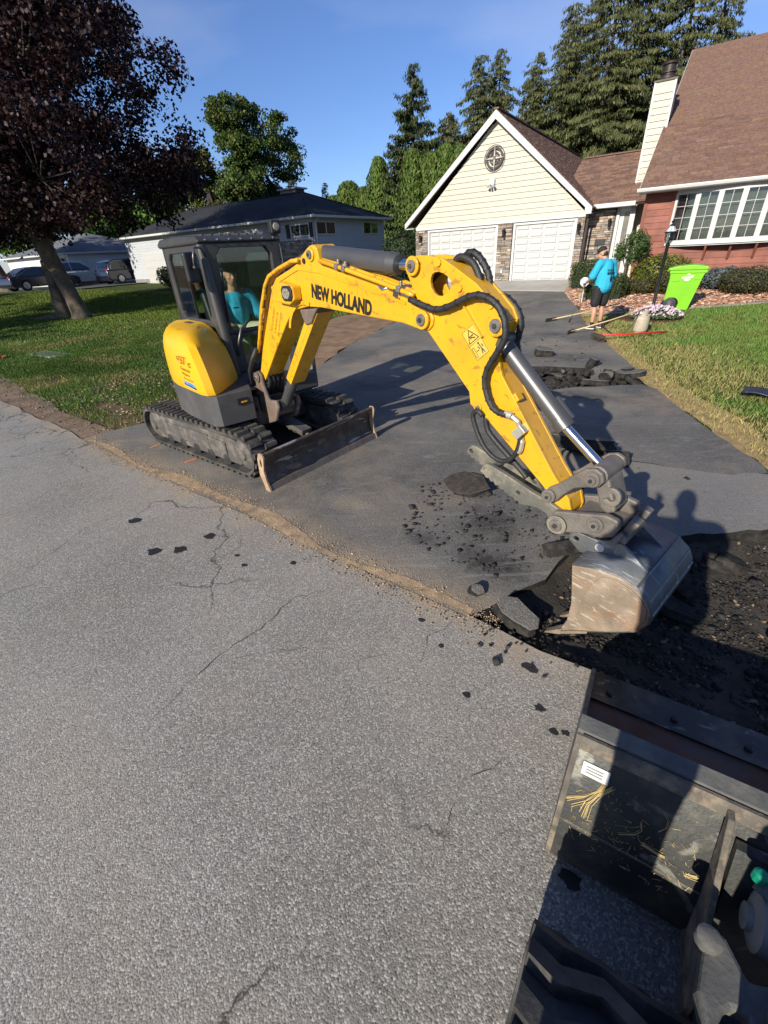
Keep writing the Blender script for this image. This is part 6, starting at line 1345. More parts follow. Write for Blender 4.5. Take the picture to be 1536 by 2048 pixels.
for i, (x, y, h, r_, lb) in enumerate(((-21, 58, 9, 4.2, 'dense green tree behind the white house, nearest the ranch roof'), (-29, 62, 8.5, 4.5, 'dense green tree behind the white house roof peak'), (-38, 62, 9.5, 5, 'dense green tree left of the white house roof'), (-47, 60, 10, 5, 'dense green tree at the far left edge of the view'), (-25, 66, 12, 4.5, 'taller green tree showing through gaps of the purple maple'), (-34, 70, 12, 5, 'tall far tree seen under the purple maple crown'))):
    roundtree('oak_tree', lb, (x, y, .8), h, r_, 7000, .42, [(.055, .11, .02), (.08, .14, .025), (.04, .085, .018)], 40 + i, .12)
def spruce(name, label, w, h, r_, seed, group, droop=.5, cols=((.055, .07, .022), (.075, .085, .028), (.04, .055, .02)), dens=1.0, lean=0, zlow=.05, bare=0.0, cat='tree'):
    """drooping conifer: whorls of boughs hung with curtain like sprays"""
    rg = np.random.default_rng(seed); t = thing(name, label, 'tree', w, 0, group)
    mb = MB(); mb.tube([(0, 0, -.3), (0, 0, h * .5), (0, 0, h * .97)], [h * .018, h * .011, .02], 8); bm_ = MB(); C_, Nn, S_, U_, T_ = [], [], [], [], []
    z_ = h * zlow
    while z_ < h * .985:
        f = 1 - z_ / h; L0 = r_ * (f ** .58) * rg.uniform(.8, 1.12) + .12; nb_ = max(4, int((4 + 5 * f) * dens))
        for k in range(nb_):
            a = rg.uniform(0, 6.283); L_ = L0 * rg.uniform(.65, 1.15); ca, sa = math.cos(a), math.sin(a)
            pts = []
            for s in (0, .35, .7, 1): pts.append(np.array([ca * L_ * s, sa * L_ * s, z_ - droop * L_ * (s ** 1.3) * .62 + .16 * L_ * s ** 3]))
            bm_.tube([Vector(p) for p in pts], [.035 * f + .012, .02, .012, .006], 4, caps=False)
            m_ = max(6, int(L_ * 21 * dens)); s = rg.uniform(.12 + bare, 1.0, m_) ** .8
            q_ = np.array([np.interp(s, (0, .35, .7, 1), [p[i] for p in pts]) for i in range(3)]).T
            sz = rg.uniform(.2, .52, m_) * (.55 + .5 * f) * min(1, .5 + r_ / 4); side = rg.uniform(-1, 1, m_)
            q_ += np.stack([-sa * side, ca * side, np.zeros(m_)], 1) * (.30 * L_ * (1 - s * .6))[:, None]
            dn = np.stack([ca * .35 * np.ones(m_), sa * .35 * np.ones(m_), -np.ones(m_)], 1) + rg.normal(0, .28, (m_, 3))
            q_[:, 2] -= sz * .35; nr = np.stack([ca + side * -sa, sa + side * ca, np.full(m_, .25)], 1) + rg.normal(0, .45, (m_, 3)); nr /= np.linalg.norm(nr, axis=1, keepdims=True)
            C_.append(q_); Nn.append(nr); S_.append(sz); U_.append(dn); T_.append(np.array(cols)[rg.integers(0, len(cols), m_)] * rg.uniform(.55, 1.45, (m_, 1)))
        z_ += h * .021 * rg.uniform(.8, 1.2)
    part('trunk', mb, M_BARKG, t, smooth=1.2); part('boughs', bm_, M_BARKG, t)['kind'] = 'stuff'
    C_, Nn, S_, U_, T_ = map(np.concatenate, (C_, Nn, S_, U_, T_))
    # each spray is two crossed slim fans
    v1, f1, t1 = leaf_quads(C_, Nn, S_, .34, T_, rg, U_); n2 = np.cross(Nn, U_); n2 /= np.linalg.norm(n2, axis=1, keepdims=True) + 1e-9
    v2, f2, t2 = leaf_quads(C_ + rg.normal(0, .08, C_.shape), n2, S_ * .9, .28, T_ * .85, rg, U_)
    link('crown', tri_mesh('crown', np.concatenate([v1, v2]), np.concatenate([f1, f2 + len(v1)]), np.concatenate([t1, t2])), leaf_mat('needles', .6, .2, .25), t); return t
SG = 'tall spruces behind the garage'
sp = [(6.3, 40.5, 9.8, 2.3, 'short drooping spruce just left of the garage gable'), (8.7, 41.5, 13.0, 2.6, 'leftmost pointed spruce above the garage gable'), (10.4, 43.0, 13.6, 2.4, 'second pointed spruce above the garage ridge'), (12.9, 42.5, 13.2, 2.5, 'third pointed spruce above the garage ridge'), (14.9, 41.5, 15.3, 3.0, 'spruce with slim bare tip right of the garage ridge'),
      (17.2, 40.5, 18.0, 3.6, 'tall dense spruce above the link roof, its top out of view'), (19.6, 41.0, 18.5, 3.6, 'tall dense spruce left of the chimney, its top out of view'), (22.2, 40.5, 18.0, 3.3, 'tall spruce directly behind the chimney'), (24.6, 41.0, 16.5, 3.1, 'rightmost tall spruce beside the main roof ridge')]
for i, (x, y, h, r_, lb) in enumerate(sp): spruce('spruce_tree', lb, (x, y, .6), h, r_ * 1.42, 60 + i, SG, droop=.75, dens=1.25, zlow=.08, cols=((.095, .11, .038), (.125, .13, .045), (.065, .08, .028)))
for i, (x, y, h, lb) in enumerate(((7.4, 47, 11.0, 'farther spruce filling the gap left of the garage gable'), (11.8, 48, 12.5, 'farther spruce filling the gap over the garage ridge'), (14.2, 47.5, 13.5, 'farther spruce left of the slim bare tip'), (16.6, 47, 16.5, 'farther spruce between the slim one and the tall pair'), (19.0, 48, 19.0, 'farther spruce behind the tall pair'), (22.0, 48, 19.0, 'farther spruce behind the chimney'))):
    spruce('spruce_tree', lb, (x, y, .6), h, 3.4, 160 + i, 'farther row of spruces behind the garage', droop=.7, dens=.95, zlow=.08, cols=((.085, .09, .035), (.11, .11, .042)))
spruce('spruce_tree', 'upright dark spruce standing alone above the arborvitae hedge', (3.7, 39.5, .6), 12.0, 3.0, 80, None, droop=.15, cols=((.05, .072, .022), (.035, .052, .018), (.07, .085, .026)), dens=1.35)
spruce('spruce_tree', 'dark sparse conifer behind the main roof at the top right corner', (26.5, 36, .6), 14.2, 3.4, 81, None, droop=.4, cols=((.03, .036, .022), (.045, .05, .03)), dens=.8, zlow=.3)
spruce('spruce_tree', 'small bluish spruce beside the tall broadleaf tree', (-6.6, 50, .7), 7.6, 1.5, 82, None, droop=.2, cols=((.06, .09, .06), (.045, .07, .045)))
spruce('spruce_tree', 'small distant spruce over the ranch roof hip', (-4.3, 60, .7), 8.4, 1.3, 83, None, droop=.2, cols=((.045, .07, .045), (.035, .055, .035)), dens=.7)
def arbor(name, label, w, h, r_, seed, n, cols, group=None, cat='tree', leaf=.26, power=.34, low=0.0):
    """columnar evergreen: upright sprays over a tapered body"""
    rg = np.random.default_rng(seed); t = thing(name, label, cat, w, 0, group)
    mb = MB(); mb.tube([(0, 0, -.2), (0, 0, h * .9)], [.12, .03], 7); part('trunk', mb, M_BARKG, t)
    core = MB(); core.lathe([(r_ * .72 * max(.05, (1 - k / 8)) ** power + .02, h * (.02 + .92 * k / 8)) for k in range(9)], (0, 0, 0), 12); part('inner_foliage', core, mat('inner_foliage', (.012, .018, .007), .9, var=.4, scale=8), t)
    zz_ = h * rg.uniform(low, 1.0, n) ** .9; a = rg.uniform(0, 6.283, n); lump = 1 + .17 * np.sin(a * 3 + zz_ * 2.2 + seed) + .12 * np.sin(a * 7 + zz_ * 5.1); rad = r_ * (1 - zz_ / h).clip(.0) ** power * lump * rg.uniform(.8, 1.06, n)
    c = np.stack([rad * np.cos(a), rad * np.sin(a), zz_], 1); nr = np.stack([np.cos(a), np.sin(a), np.full(n, .25)], 1) + rg.normal(0, .5, (n, 3)); nr /= np.linalg.norm(nr, axis=1, keepdims=True)
    up = np.stack([np.cos(a) * .4, np.sin(a) * .4, np.ones(n)], 1); tt = np.array(cols)[rg.integers(0, len(cols), n)] * rg.uniform(.55, 1.4, (n, 1))
    v, f, t_ = leaf_quads(c, nr, rg.uniform(.6, 1.4, n) * leaf, .42, tt, rg, up); link('crown', tri_mesh('crown', v, f, t_), leaf_mat('scale_leaf', .6, .25, .25), t); return t
AC = [(.095, .15, .028), (.07, .12, .022), (.12, .17, .034)]
ax = [(-2.4, 42.5, 5.7), (-1.2, 42, 6.2), (.0, 41.6, 6.7), (1.2, 41.2, 7.0), (2.4, 40.2, 6.4), (3.5, 37.6, 6.9), (4.6, 37.2, 7.8), (5.6, 36.8, 7.6), (6.4, 36.2, 7.1)]
names = ['first', 'second', 'third', 'fourth', 'fifth', 'sixth', 'seventh', 'eighth', 'ninth']
for i, (x, y, h) in enumerate(ax): arbor('arborvitae', '%s arborvitae from the left in the tall hedge behind the houses' % names[i], (x, y, .6), h * (.94 + .12 * math.sin(i * 2.7)), 1.5 + .25 * math.sin(i * 1.9), 90 + i, 8000, AC, 'arborvitae hedge behind the houses', leaf=.27)
# ------------------------------------------------------------------ garden shrubs
def shrub(name, label, u_, v_, rx, ry, h, n, leaf, cols, seed, boxy=2.0, cat='shrub', group=None, zoff=0, core=True, aspect=.55):
    """clipped shrub: leaves over a rounded body (boxy 2 = ellipsoid, higher = hedge block)"""
    rg = np.random.default_rng(seed); t = thing(name, label, cat, G(u_, v_, zoff), YAW, group)
    d_ = unit(n, rg); k = (np.abs(d_[:, 0]) ** boxy + np.abs(d_[:, 1]) ** boxy + np.abs(d_[:, 2]) ** boxy) ** (-1 / boxy); lump = 1 + .07 * np.sin(d_[:, 0] * 9 + seed) * np.sin(d_[:, 2] * 8) + .05 * np.sin(d_[:, 1] * 13)
    s = (k * lump * rg.uniform(.86, 1.05, n))[:, None]; c = d_ * s * np.array([rx, ry, h / 2]) + np.array([0, 0, h / 2]); c = c[c[:, 2] > -.02]; d_ = d_[:len(c)]; m_ = len(c)
    nr = (c - np.array([0, 0, h / 2])) / np.array([rx, ry, h / 2]) + rg.normal(0, .55, (m_, 3)); nr /= np.linalg.norm(nr, axis=1, keepdims=True)
    patch = .75 + .5 * vnoise(c[:, :2] + c[:, 2:3], .25, seed)
    tt = np.array(cols)[rg.integers(0, len(cols), m_)] * rg.uniform(.6, 1.35, (m_, 1)) * patch[:, None]
    v, f, t_ = leaf_quads(c, nr, rg.uniform(.6, 1.4, m_) * leaf, aspect, tt, rg); link('foliage', tri_mesh('foliage', v, f, t_), leaf_mat('shrub_leaf', .5, .25, .3), t)
    if core:
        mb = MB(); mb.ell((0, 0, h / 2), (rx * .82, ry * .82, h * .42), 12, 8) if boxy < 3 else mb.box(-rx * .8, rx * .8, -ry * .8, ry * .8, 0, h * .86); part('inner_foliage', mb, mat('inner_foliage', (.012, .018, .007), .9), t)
    mb = MB(); mb.tube([(0, 0, -.05), (0, 0, h * .5)], [.03, .02], 6); part('stem', mb, M_BARKG, t); return t
BX = [(.055, .085, .02), (.075, .10, .026), (.04, .065, .016)]; BR = [(.085, .075, .024), (.06, .065, .02), (.10, .085, .03)]
shrub('hedge', 'clipped boxy yew hedge against the stone wall behind the worker', -3.25, 19.1, .62, .5, .85, 4200, .05, BX, 101, 6, 'hedge')
shrub('hedge', 'low clipped yew in front of the boxy hedge behind the worker', -2.35, 17.0, .62, .5, .68, 4200, .05, BX, 102, 4.5, 'hedge')
shrub('shrub', 'bright yellow green shrub behind the lamp post', -1.0, 19.0, .82, .5, .95, 3600, .07, [(.20, .19, .03), (.14, .16, .025), (.09, .12, .02)], 103, 2.4)
shrub('shrub', 'brownish yew mound between the lamp post and the green bin', -.55, 17.6, .5, .45, .8, 2800, .05, BR, 104, 2.2)
shrub('shrub', 'low spreading shrub left of the lamp post', -1.45, 17.7, .55, .4, .42, 2400, .05, BR, 105, 2.2)
shrub('shrub', 'grey blue dwarf spruce behind the green bin', .75, 18.4, .62, .5, .6, 2400, .08, [(.09, .115, .115), (.13, .15, .15), (.06, .08, .08)], 106, 2.0)
shrub('shrub', 'round brown green barberry mound right of the green bin', 1.35, 17.6, .72, .55, .7, 4200, .045, [(.085, .065, .028), (.06, .055, .022), (.07, .08, .025)], 107, 2.6)
shrub('shrub', 'yellow shrub at the right edge of the view below the red wall', 2.35, 18.2, .45, .4, .5, 1800, .06, [(.22, .2, .03), (.14, .16, .025)], 108, 2.2)
shrub('shrub', 'dark evergreen bush between the ranch house and the garage', -12.9, 22.6, 1.2, 1.2, 2.2, 4500, .12, [(.025, .045, .014), (.04, .06, .018)], 109, 2.3)
for i, (u_, v_) in enumerate(((-29.8, 20.4), (-27.8, 20.4))):
    shrub('shrub', ('left', 'right')[i] + ' one of two dark bushes along the ranch house front', u_, v_, 1.0, .7, 1.15, 1800, .12, [(.018, .028, .01), (.03, .04, .014)], 110 + i, 2.6, group='bushes along the ranch house')
# topiary ball on a stem
tp = thing('topiary_tree', 'round ball topiary on a twisted bare stem beside the white wall', 'topiary', G(-2.08, 18.9), YAW)
mb = MB(); mb.tube([(0, 0, -.05), (.05, 0, .25), (-.02, .02, .55), (.06, 0, .85), (.1, 0, 1.1)], [.055, .04, .035, .03, .025], 8); mb.tube([(.02, 0, .5), (-.12, .03, .8), (-.18, 0, 1.05)], [.025, .02, .015], 6); part('trunk', mb, M_BARKG, tp, smooth=1.2)
rg = np.random.default_rng(120); n = 4200; d_ = unit(n, rg); cl = unit(26, rg) * .40 + np.array([.05, 0, 1.24]); c = cl[rg.integers(0, 26, n)] + d_ * (rg.random(n) ** .4)[:, None] * .20; nr = d_ + rg.normal(0, .5, (n, 3)); nr /= np.linalg.norm(nr, axis=1, keepdims=True)
v, f, t_ = leaf_quads(c, nr, rg.uniform(.05, .09, n), .5, np.array([(.06, .11, .03), (.09, .14, .04), (.04, .075, .02)])[rg.integers(0, 3, n)] * rg.uniform(.6, 1.4, (n, 1)), rg); link('crown', tri_mesh('crown', v, f, t_), leaf_mat('shrub_leaf'), tp)
# flowers round the lamp post
fl = thing('flower_clump', 'pale pink and white flowers around the foot of the lamp post', 'flowers', G(-.62, 14.12), YAW)
n = 1500; a = rg.uniform(0, 6.283, n); r_ = np.sqrt(rg.random(n)); c = np.stack([r_ * .62 * np.cos(a), r_ * .34 * np.sin(a), .04 + .2 * (1 - r_ ** 2) * rg.uniform(.5, 1, n)], 1); nr = rg.normal(0, .5, (n, 3)) + np.array([0, -.4, .8]); nr /= np.linalg.norm(nr, axis=1, keepdims=True)
v, f, t_ = leaf_quads(c, nr, rg.uniform(.05, .09, n), .5, np.array([(.06, .10, .035), (.08, .12, .045)])[rg.integers(0, 2, n)] * rg.uniform(.7, 1.3, (n, 1)), rg); link('foliage', tri_mesh('foliage', v, f, t_), leaf_mat('shrub_leaf'), fl)
n = 330; a = rg.uniform(0, 6.283, n); r_ = np.sqrt(rg.random(n)); c = np.stack([r_ * .6 * np.cos(a), r_ * .32 * np.sin(a), .1 + .2 * (1 - r_ ** 2)], 1) + rg.normal(0, .015, (n, 3)); nr = rg.normal(0, .4, (n, 3)) + np.array([-.2, -.8, .7]); nr /= np.linalg.norm(nr, axis=1, keepdims=True)
v, f, t_ = leaf_quads(c, nr, rg.uniform(.05, .075, n), .95, np.array([(.62, .45, .52), (.72, .70, .70), (.5, .33, .45)])[rg.integers(0, 3, n)], rg); pet = link('petals', tri_mesh('petals', v, f, t_), leaf_mat('petal', .6, .3, .2), fl)

# trees across the street, out of view, that shade the left lawn
for i, (x, y, h, r_, lb) in enumerate(((-37, -4, 19, 5.5, 'street tree across the road shading the ranch house front'), (-45, 4, 18, 5.5, 'street tree across the road shading the white house'), (-36, 9.5, 11, 3.6, 'street tree across the road shading the second maple'))):
    roundtree('street_tree', lb, (x, y, 0), h, r_, 6000, .5, green, 140 + i, .3, 'street trees across the road', .3)
# ------------------------------------------------------------------ compact track loader at the road edge
ld = thing('track_loader', 'black compact track loader parked at the road edge with its bucket on the ground', 'loader', P(.95, -.8, 0), YAW)
def LU(u_, v_, z_): return (u_ - .95, v_ + .8, z_)
def lmb(mb): mb.v = [LU(*p) for p in mb.v]; return mb
M_LBK = mat('loader_bucket_black', (.035, .037, .036), .45, .3, var=.25, scale=5, bump=.12, bscale=90, dirt=((.2, .17, .12), .45, 5), streak=((.24, .23, .2), .6, (6, 14, 5)))
M_LRIM = mat('dusty_rim', (.11, .097, .08), .8, .1, var=.35, scale=14, bump=.5, bscale=60, dirt=((.36, .27, .18), .85, 13))
M_LRUST = mat('rusty_bucket_floor', (.135, .058, .03), .65, .3, var=.3, scale=3.5, bump=.25, bscale=70, dirt=((.10, .11, .12), .9, 1.6))
M_LSTEEL = mat('scoured_floor_steel', (.115, .12, .125), .4, .7, var=.25, scale=6, bump=.15, bscale=90)
M_LTRK = mat('loader_track_rubber', (.026, .026, .027), .7, var=.3, scale=12, bump=.3, bscale=70, dirt=((.11, .10, .085), .6, 10))
M_LFRM = mat('loader_grey_casting', (.105, .105, .10), .65, .2, var=.25, scale=8, bump=.3, bscale=60, dirt=((.21, .19, .16), .6, 9))
prof = [(1.085, .50), (.925, .25), (.875, .11), (.90, .03)]      # back of the bucket (v, z)
bu0, bu1 = .03, 1.93
def vz(poly, u0_, u1_):
    mb = MB(); mb.prism(poly, u0_, u1_, 'x'); return lmb(mb)
th = .014
back = [(v_, z_) for v_, z_ in prof]; inner = [(v_ + th, z_) for v_, z_ in prof[::-1]]
lbk = part('bucket', vz(back + inner, bu0, bu1), M_LBK, ld, smooth=.5)
part('bucket_floor', vz([(.90, .03), (.92, .045), (1.45, .03), (1.45, .012), (.92, .015)], bu0 + .01, bu1 - .01), M_LRUST, lbk)
part('bucket_inner_back', vz([(1.10, .49), (1.113, .49), (.955, .25), (.905, .11), (.93, .045), (.916, .045), (.89, .11), (.94, .25)], bu0 + .012, bu1 - .012), M_LRUST, lbk)
part('floor_plate', vz([(1.451, .032), (1.67, .026), (1.67, .008), (1.451, .012)], bu0 + .01, bu1 - .01), M_LRUST, lbk)
part('cutting_edge', vz([(1.66, .04), (1.86, .016), (1.86, .004), (1.66, .026)], bu0 - .004, bu1 + .004), M_LBK, lbk)
for k in range(7):
    mb = MB(); mb.lathe([(.016, .0), (.016, .012), (.01, .018)], (.13 + k * .28, 1.73, .03), 10); part('edge_bolt', lmb(mb), M_DKST, lbk)
for u_ in (bu0, bu1 - .016):
    part('bucket_side', vz([(1.085, .51), (1.14, .515), (1.30, .36), (1.84, .05), (1.86, .0), (.90, .02), (.87, .11), (.92, .25)], u_ - .002, u_ + .016), M_LRIM, lbk)
part('top_rim', vz([(1.09, .49), (1.10, .525), (1.155, .535), (1.165, .515), (1.115, .49)], bu0 - .003, bu1 + .003), M_LFRM, lbk)
part('rim_lip', vz([(1.062, .47), (1.056, .48), (1.078, .522), (1.09, .52)], bu0 + .016, bu1 - .016), M_LRIM, lbk)
part('back_crease', vz([(.926, .254), (.922, .252), (.921, .248), (.925, .246)], bu0, .47), M_LRIM, lbk)
mb = MB(); a_ = Vector((.07, 1.048, .442)); b_ = Vector((.155, 1.048, .442)); dn = Vector((0, -.16, -.25)).normalized() * .045; nn = Vector((0, -.006, .004))
mb.add([a_ + nn, b_ + nn, b_ + dn + nn, a_ + dn + nn, a_, b_, b_ + dn, a_ + dn], [(3, 2, 1, 0), (0, 1, 5, 4), (1, 2, 6, 5), (2, 3, 7, 6), (3, 0, 4, 7)]); lab = part('label_plate', lmb(mb), mat('paper_label', (.62, .62, .58), .6, var=.1, scale=40), lbk)
for k in range(3):
    mb = MB(); p_ = a_ + nn * 1.4 + dn * (.25 + .22 * k); mb.add([p_ + Vector((.012, 0, 0)), p_ + Vector((.066, 0, 0)), p_ + Vector((.066, 0, 0)) + dn * .08, p_ + Vector((.012, 0, 0)) + dn * .08], [(3, 2, 1, 0)]); part('print_line', lmb(mb), mat('grey_print', (.2, .2, .2), .6), lab)
# straw on the bucket back
M_STRAW = mat('straw', (.42, .31, .12), .7, var=.25, scale=20)
rg = random.Random(5); dnn = Vector((0, -.16, -.25)).normalized(); nrm = Vector((0, -.25, .16)).normalized()
def on_back(u_, s): return Vector((u_, 1.056, .455)) + dnn * s + nrm * .004
def straw_bundle(u_, s, ang, L_, n, wob):
    st_ = thing('straw_wisp', 'x', 'straw');
    for q_ in range(n):
        pts = []; o_ = (rg.uniform(-.006, .006), rg.uniform(-.006, .006)); a2 = ang + rg.uniform(-.12, .12)
        for t in (0, .33, .66, 1): pts.append(LU(*on_back(u_ + o_[0] + math.cos(a2) * L_ * t + wob * math.sin(t * 3) * .02, s + o_[1] + math.sin(a2) * L_ * t)))
        mb = MB(); mb.tube(pts, .0012 * rg.uniform(.5, 1.4), 4); part('stalk', mb, M_STRAW, st_)
    return st_
WL = ['left of the two long golden wisps under the label', 'right of the two long golden wisps under the label', 'curved golden wisp in the middle of the loader bucket back', 'short golden tuft low in the middle of the bucket back', 'thin bent stalk near the right rib of the bucket back', 'small tuft at the bottom right of the bucket back']
for i, a_ in enumerate(((.15, .06, 2.3, .15, 7, 1), (.175, .06, 1.95, .15, 7, -1), (.27, .12, 2.35, .09, 3, 1.5), (.29, .185, .1, .06, 9, 0), (.325, .05, 1.7, .07, 2, 1), (.415, .21, -.3, .03, 6, 0))):
    w_ = straw_bundle(*a_); w_.location = ld.location; w_.rotation_euler = (0, 0, YAW); w_['label'] = WL[i]; w_['group'] = 'straw on the loader bucket'
sb_v, sb_f = MB(), None
for q_ in range(170):
    u_, s = rg.uniform(.06, .44), min(.29, abs(rg.gauss(.2, .07))); a2 = rg.uniform(0, 6.28); L_ = rg.choice((.004, .006, .01, .02))
    sb_v.tube([LU(*on_back(u_, s)), LU(*on_back(u_ + math.cos(a2) * L_, min(.3, s + math.sin(a2) * L_)))], .0008, 3)
cf = part('chaff', sb_v, M_STRAW); cf.location = ld.location; cf.rotation_euler = (0, 0, YAW); tag(cf, 'fine straw chaff scattered over the loader bucket back', 'chaff', kind='stuff')
# rib, hitch frame, hydraulic coupler, lift arm foot
part('hitch_rib', vz([(1.07, .505), (1.035, .505), (.68, .13), (.67, .06), (.72, .04), (.89, .05), (.93, .25)], .462, .480), M_LRIM, ld, bevel=.003)
part('hitch_frame', vz([(1.03, .44), (1.0, .44), (.82, .12), (.85, .06)], .50, 1.46), M_LBK, ld)
part('hitch_foot', vz([(.95, .1), (.66, .09), (.64, .05), (.95, .04)], .49, 1.46), M_LBK, ld)
mb = MB(); mb.lathe([(.05, -.03), (.075, -.02), (.075, .02), (.05, .03)], (.575, .87, .37), 20, 'x'); mb.lathe([(.034, -.045), (.034, .045)], (.575, .87, .37), 16, 'x'); part('pivot_boss', lmb(mb), mat('pale_casting', (.28, .27, .25), .6, .3, var=.2, scale=10), ld, smooth=.6)
mb = MB(); mb.tube([(.545, .90, .45), (.56, .93, .47), (.575, .93, .44)], .02, 8); part('latch_lever', lmb(mb), M_LFRM, ld, smooth=.8)
mb = MB(); mb.lathe([(.013, 0), (.018, .004), (.018, .03), (.01, .036)], (.535, .925, .47), 10); part('green_cap', lmb(mb), mat('green_cap', (.0, .22, .13), .5), ld, smooth=.6)
hole = [(.50 + .075 * math.cos(t) * .6, .555 + .075 * math.sin(t)) for t in np.linspace(0, 6.283, 17)[:-1]]
mb = MB(); mb.prism([(.43, .74), (.47, .775), (.52, .70), (.62, .74), (.70, .80), (.72, .42), (.60, .30), (.48, .28), (.455, .45), (.415, .62)], .36, .42, 'z', holes=[hole]); part('lift_arm_foot', lmb(mb), M_LFRM, ld, bevel=.012)
mb = MB(); mb.lathe([(.03, 0), (.03, .03), (.02, .035)], (.435, .735, .41), 12); part('arm_pin', lmb(mb), M_LFRM, ld, smooth=.6)
mb = MB(); mb.bar((.58, .62, .44), (.58, -.5, 1.25), .1, .14); mb.bar((1.36, .62, .44), (1.36, -.5, 1.25), .1, .14); part('lift_arm', lmb(mb), M_LBK, ld, bevel=.01)
mb = MB(); mb.cyl((.62, .72, .5), (.62, .1, .55), .035); mb.tube([(.66, .8, .42), (.64, .6, .5), (.66, .3, .6), (.7, .0, .8)], .018, 8); part('tilt_cylinder', lmb(mb), M_DKST, ld, smooth=.8)
# tracks of the loader
def zig(w, d_, off):      # zig-zag tread block across the belt
    xs = [0, .3 * w, .55 * w, .8 * w, w]; ys = [0, .04, .0, .045, .02]
    return [(x, y + off) for x, y in zip(xs, ys)] + [(x, y + off + d_) for x, y in zip(xs[::-1], ys[::-1])]
lz = MB(); lz.prism(zig(.39, .052, -.04), 0, .036, 'z'); lug2 = lz.mesh('tread_block'); lug2.materials.append(M_LTRK)
for ub in (.045, 1.475):
    outer = stadium(-1.35, .36, .24, .20); inner = stadium(-1.35, .36, .24, .175); mb = MB(); n = len(outer); w = .39
    for lst in (outer, inner):
        for u_ in (ub, ub + w): mb.v += [(u_, v_, z_) for v_, z_ in lst]
    for k in range(n):
        j = (k + 1) % n; mb.f += [(k, n + k, n + j, j), (2 * n + k, 2 * n + j, 3 * n + j, 3 * n + k), (k, j, 2 * n + j, 2 * n + k), (n + k, 3 * n + k, 3 * n + j, n + j)]
    tk = part('rubber_track', lmb(mb), M_LTRK, ld, smooth=.7)
    for q_, d2 in resample(outer, 46):
        nx, nz = d2.y, -d2.x; Y_ = Vector((0, d2.x, d2.y)); Z_ = Vector((0, nx, nz)); X_ = Y_.cross(Z_)
        Mx = Matrix((X_, Y_, Z_)).transposed().to_4x4(); st_ = LU(ub if X_.x > 0 else ub + w, q_.x, q_.y); Mx.translation = st_
        o = link('tread_block', lug2, None, tk); o.matrix_local = Mx
    mb = MB(); mb.prism([(-1.3, .12), (.32, .12), (.40, .24), (.30, .36), (-1.3, .36)], ub + .05, ub + w - .05, 'x'); part('track_frame', lmb(mb), M_LBK, ld, bevel=.01)
mb = MB(); mb.prism([(-1.75, .3), (.34, .26), (.42, .5), (.2, .95), (-1.75, 1.25)], .47, 1.44, 'x'); part('chassis', lmb(mb), M_LBK, ld, bevel=.03)
mb = MB(); mb.prism([(-1.25, .95), (.1, .95), (.0, 2.02), (-.9, 2.06), (-1.25, 1.9)], .80, 1.40, 'x'); part('cab', lmb(mb), M_BLK, ld, bevel=.04)
mb = MB(); mb.prism([(-.9, 2.06), (.05, 2.03), (.05, 2.08), (-.95, 2.1)], .78, 1.42, 'x'); part('cab_roof', lmb(mb), mat('loader_yellow', (.7, .42, .02), .4), ld, bevel=.02)
# ------------------------------------------------------------------ people
def blob(name, shapes, m, parent, voxel=.012, it=3):
    mb = MB()
    for s in shapes:
        if s[0] == 'c': mb.capsule(*s[1:])
        elif s[0] == 'e': mb.ell(*s[1:])
        elif s[0] == 'h': mb.hull(s[1])
    o = part(name, mb, m, parent)
    r_ = o.modifiers.new('remesh', 'REMESH'); r_.mode = 'VOXEL'; r_.voxel_size = voxel; r_.use_smooth_shade = True
    sm = o.modifiers.new('smooth', 'SMOOTH'); sm.factor = .5; sm.iterations = it
    return o
M_SKIN = mat('skin', (.46, .25, .165), .55, var=.08, scale=8, spec=.35, dirt=((.38, .17, .11), .3, 6))
M_HAIR = mat('dark_hair', (.02, .014, .01), .7, var=.3, scale=30, bump=.6, bscale=90)
M_TEE = mat('turquoise_tshirt', (.035, .36, .53), .88, var=.1, scale=6, bump=.9, bscale=7, spec=.12)
M_SHORT = mat('black_shorts', (.013, .013, .015), .8, var=.2, scale=8, bump=.3, bscale=20)
M_KHAKI = mat('pale_khaki', (.50, .49, .30), .85, var=.12, scale=7, bump=.4, bscale=16)
M_SHOE = mat('dark_shoe', (.05, .045, .04), .7, var=.3, scale=20)
M_SOLE = mat('white_sole', (.6, .58, .54), .7)
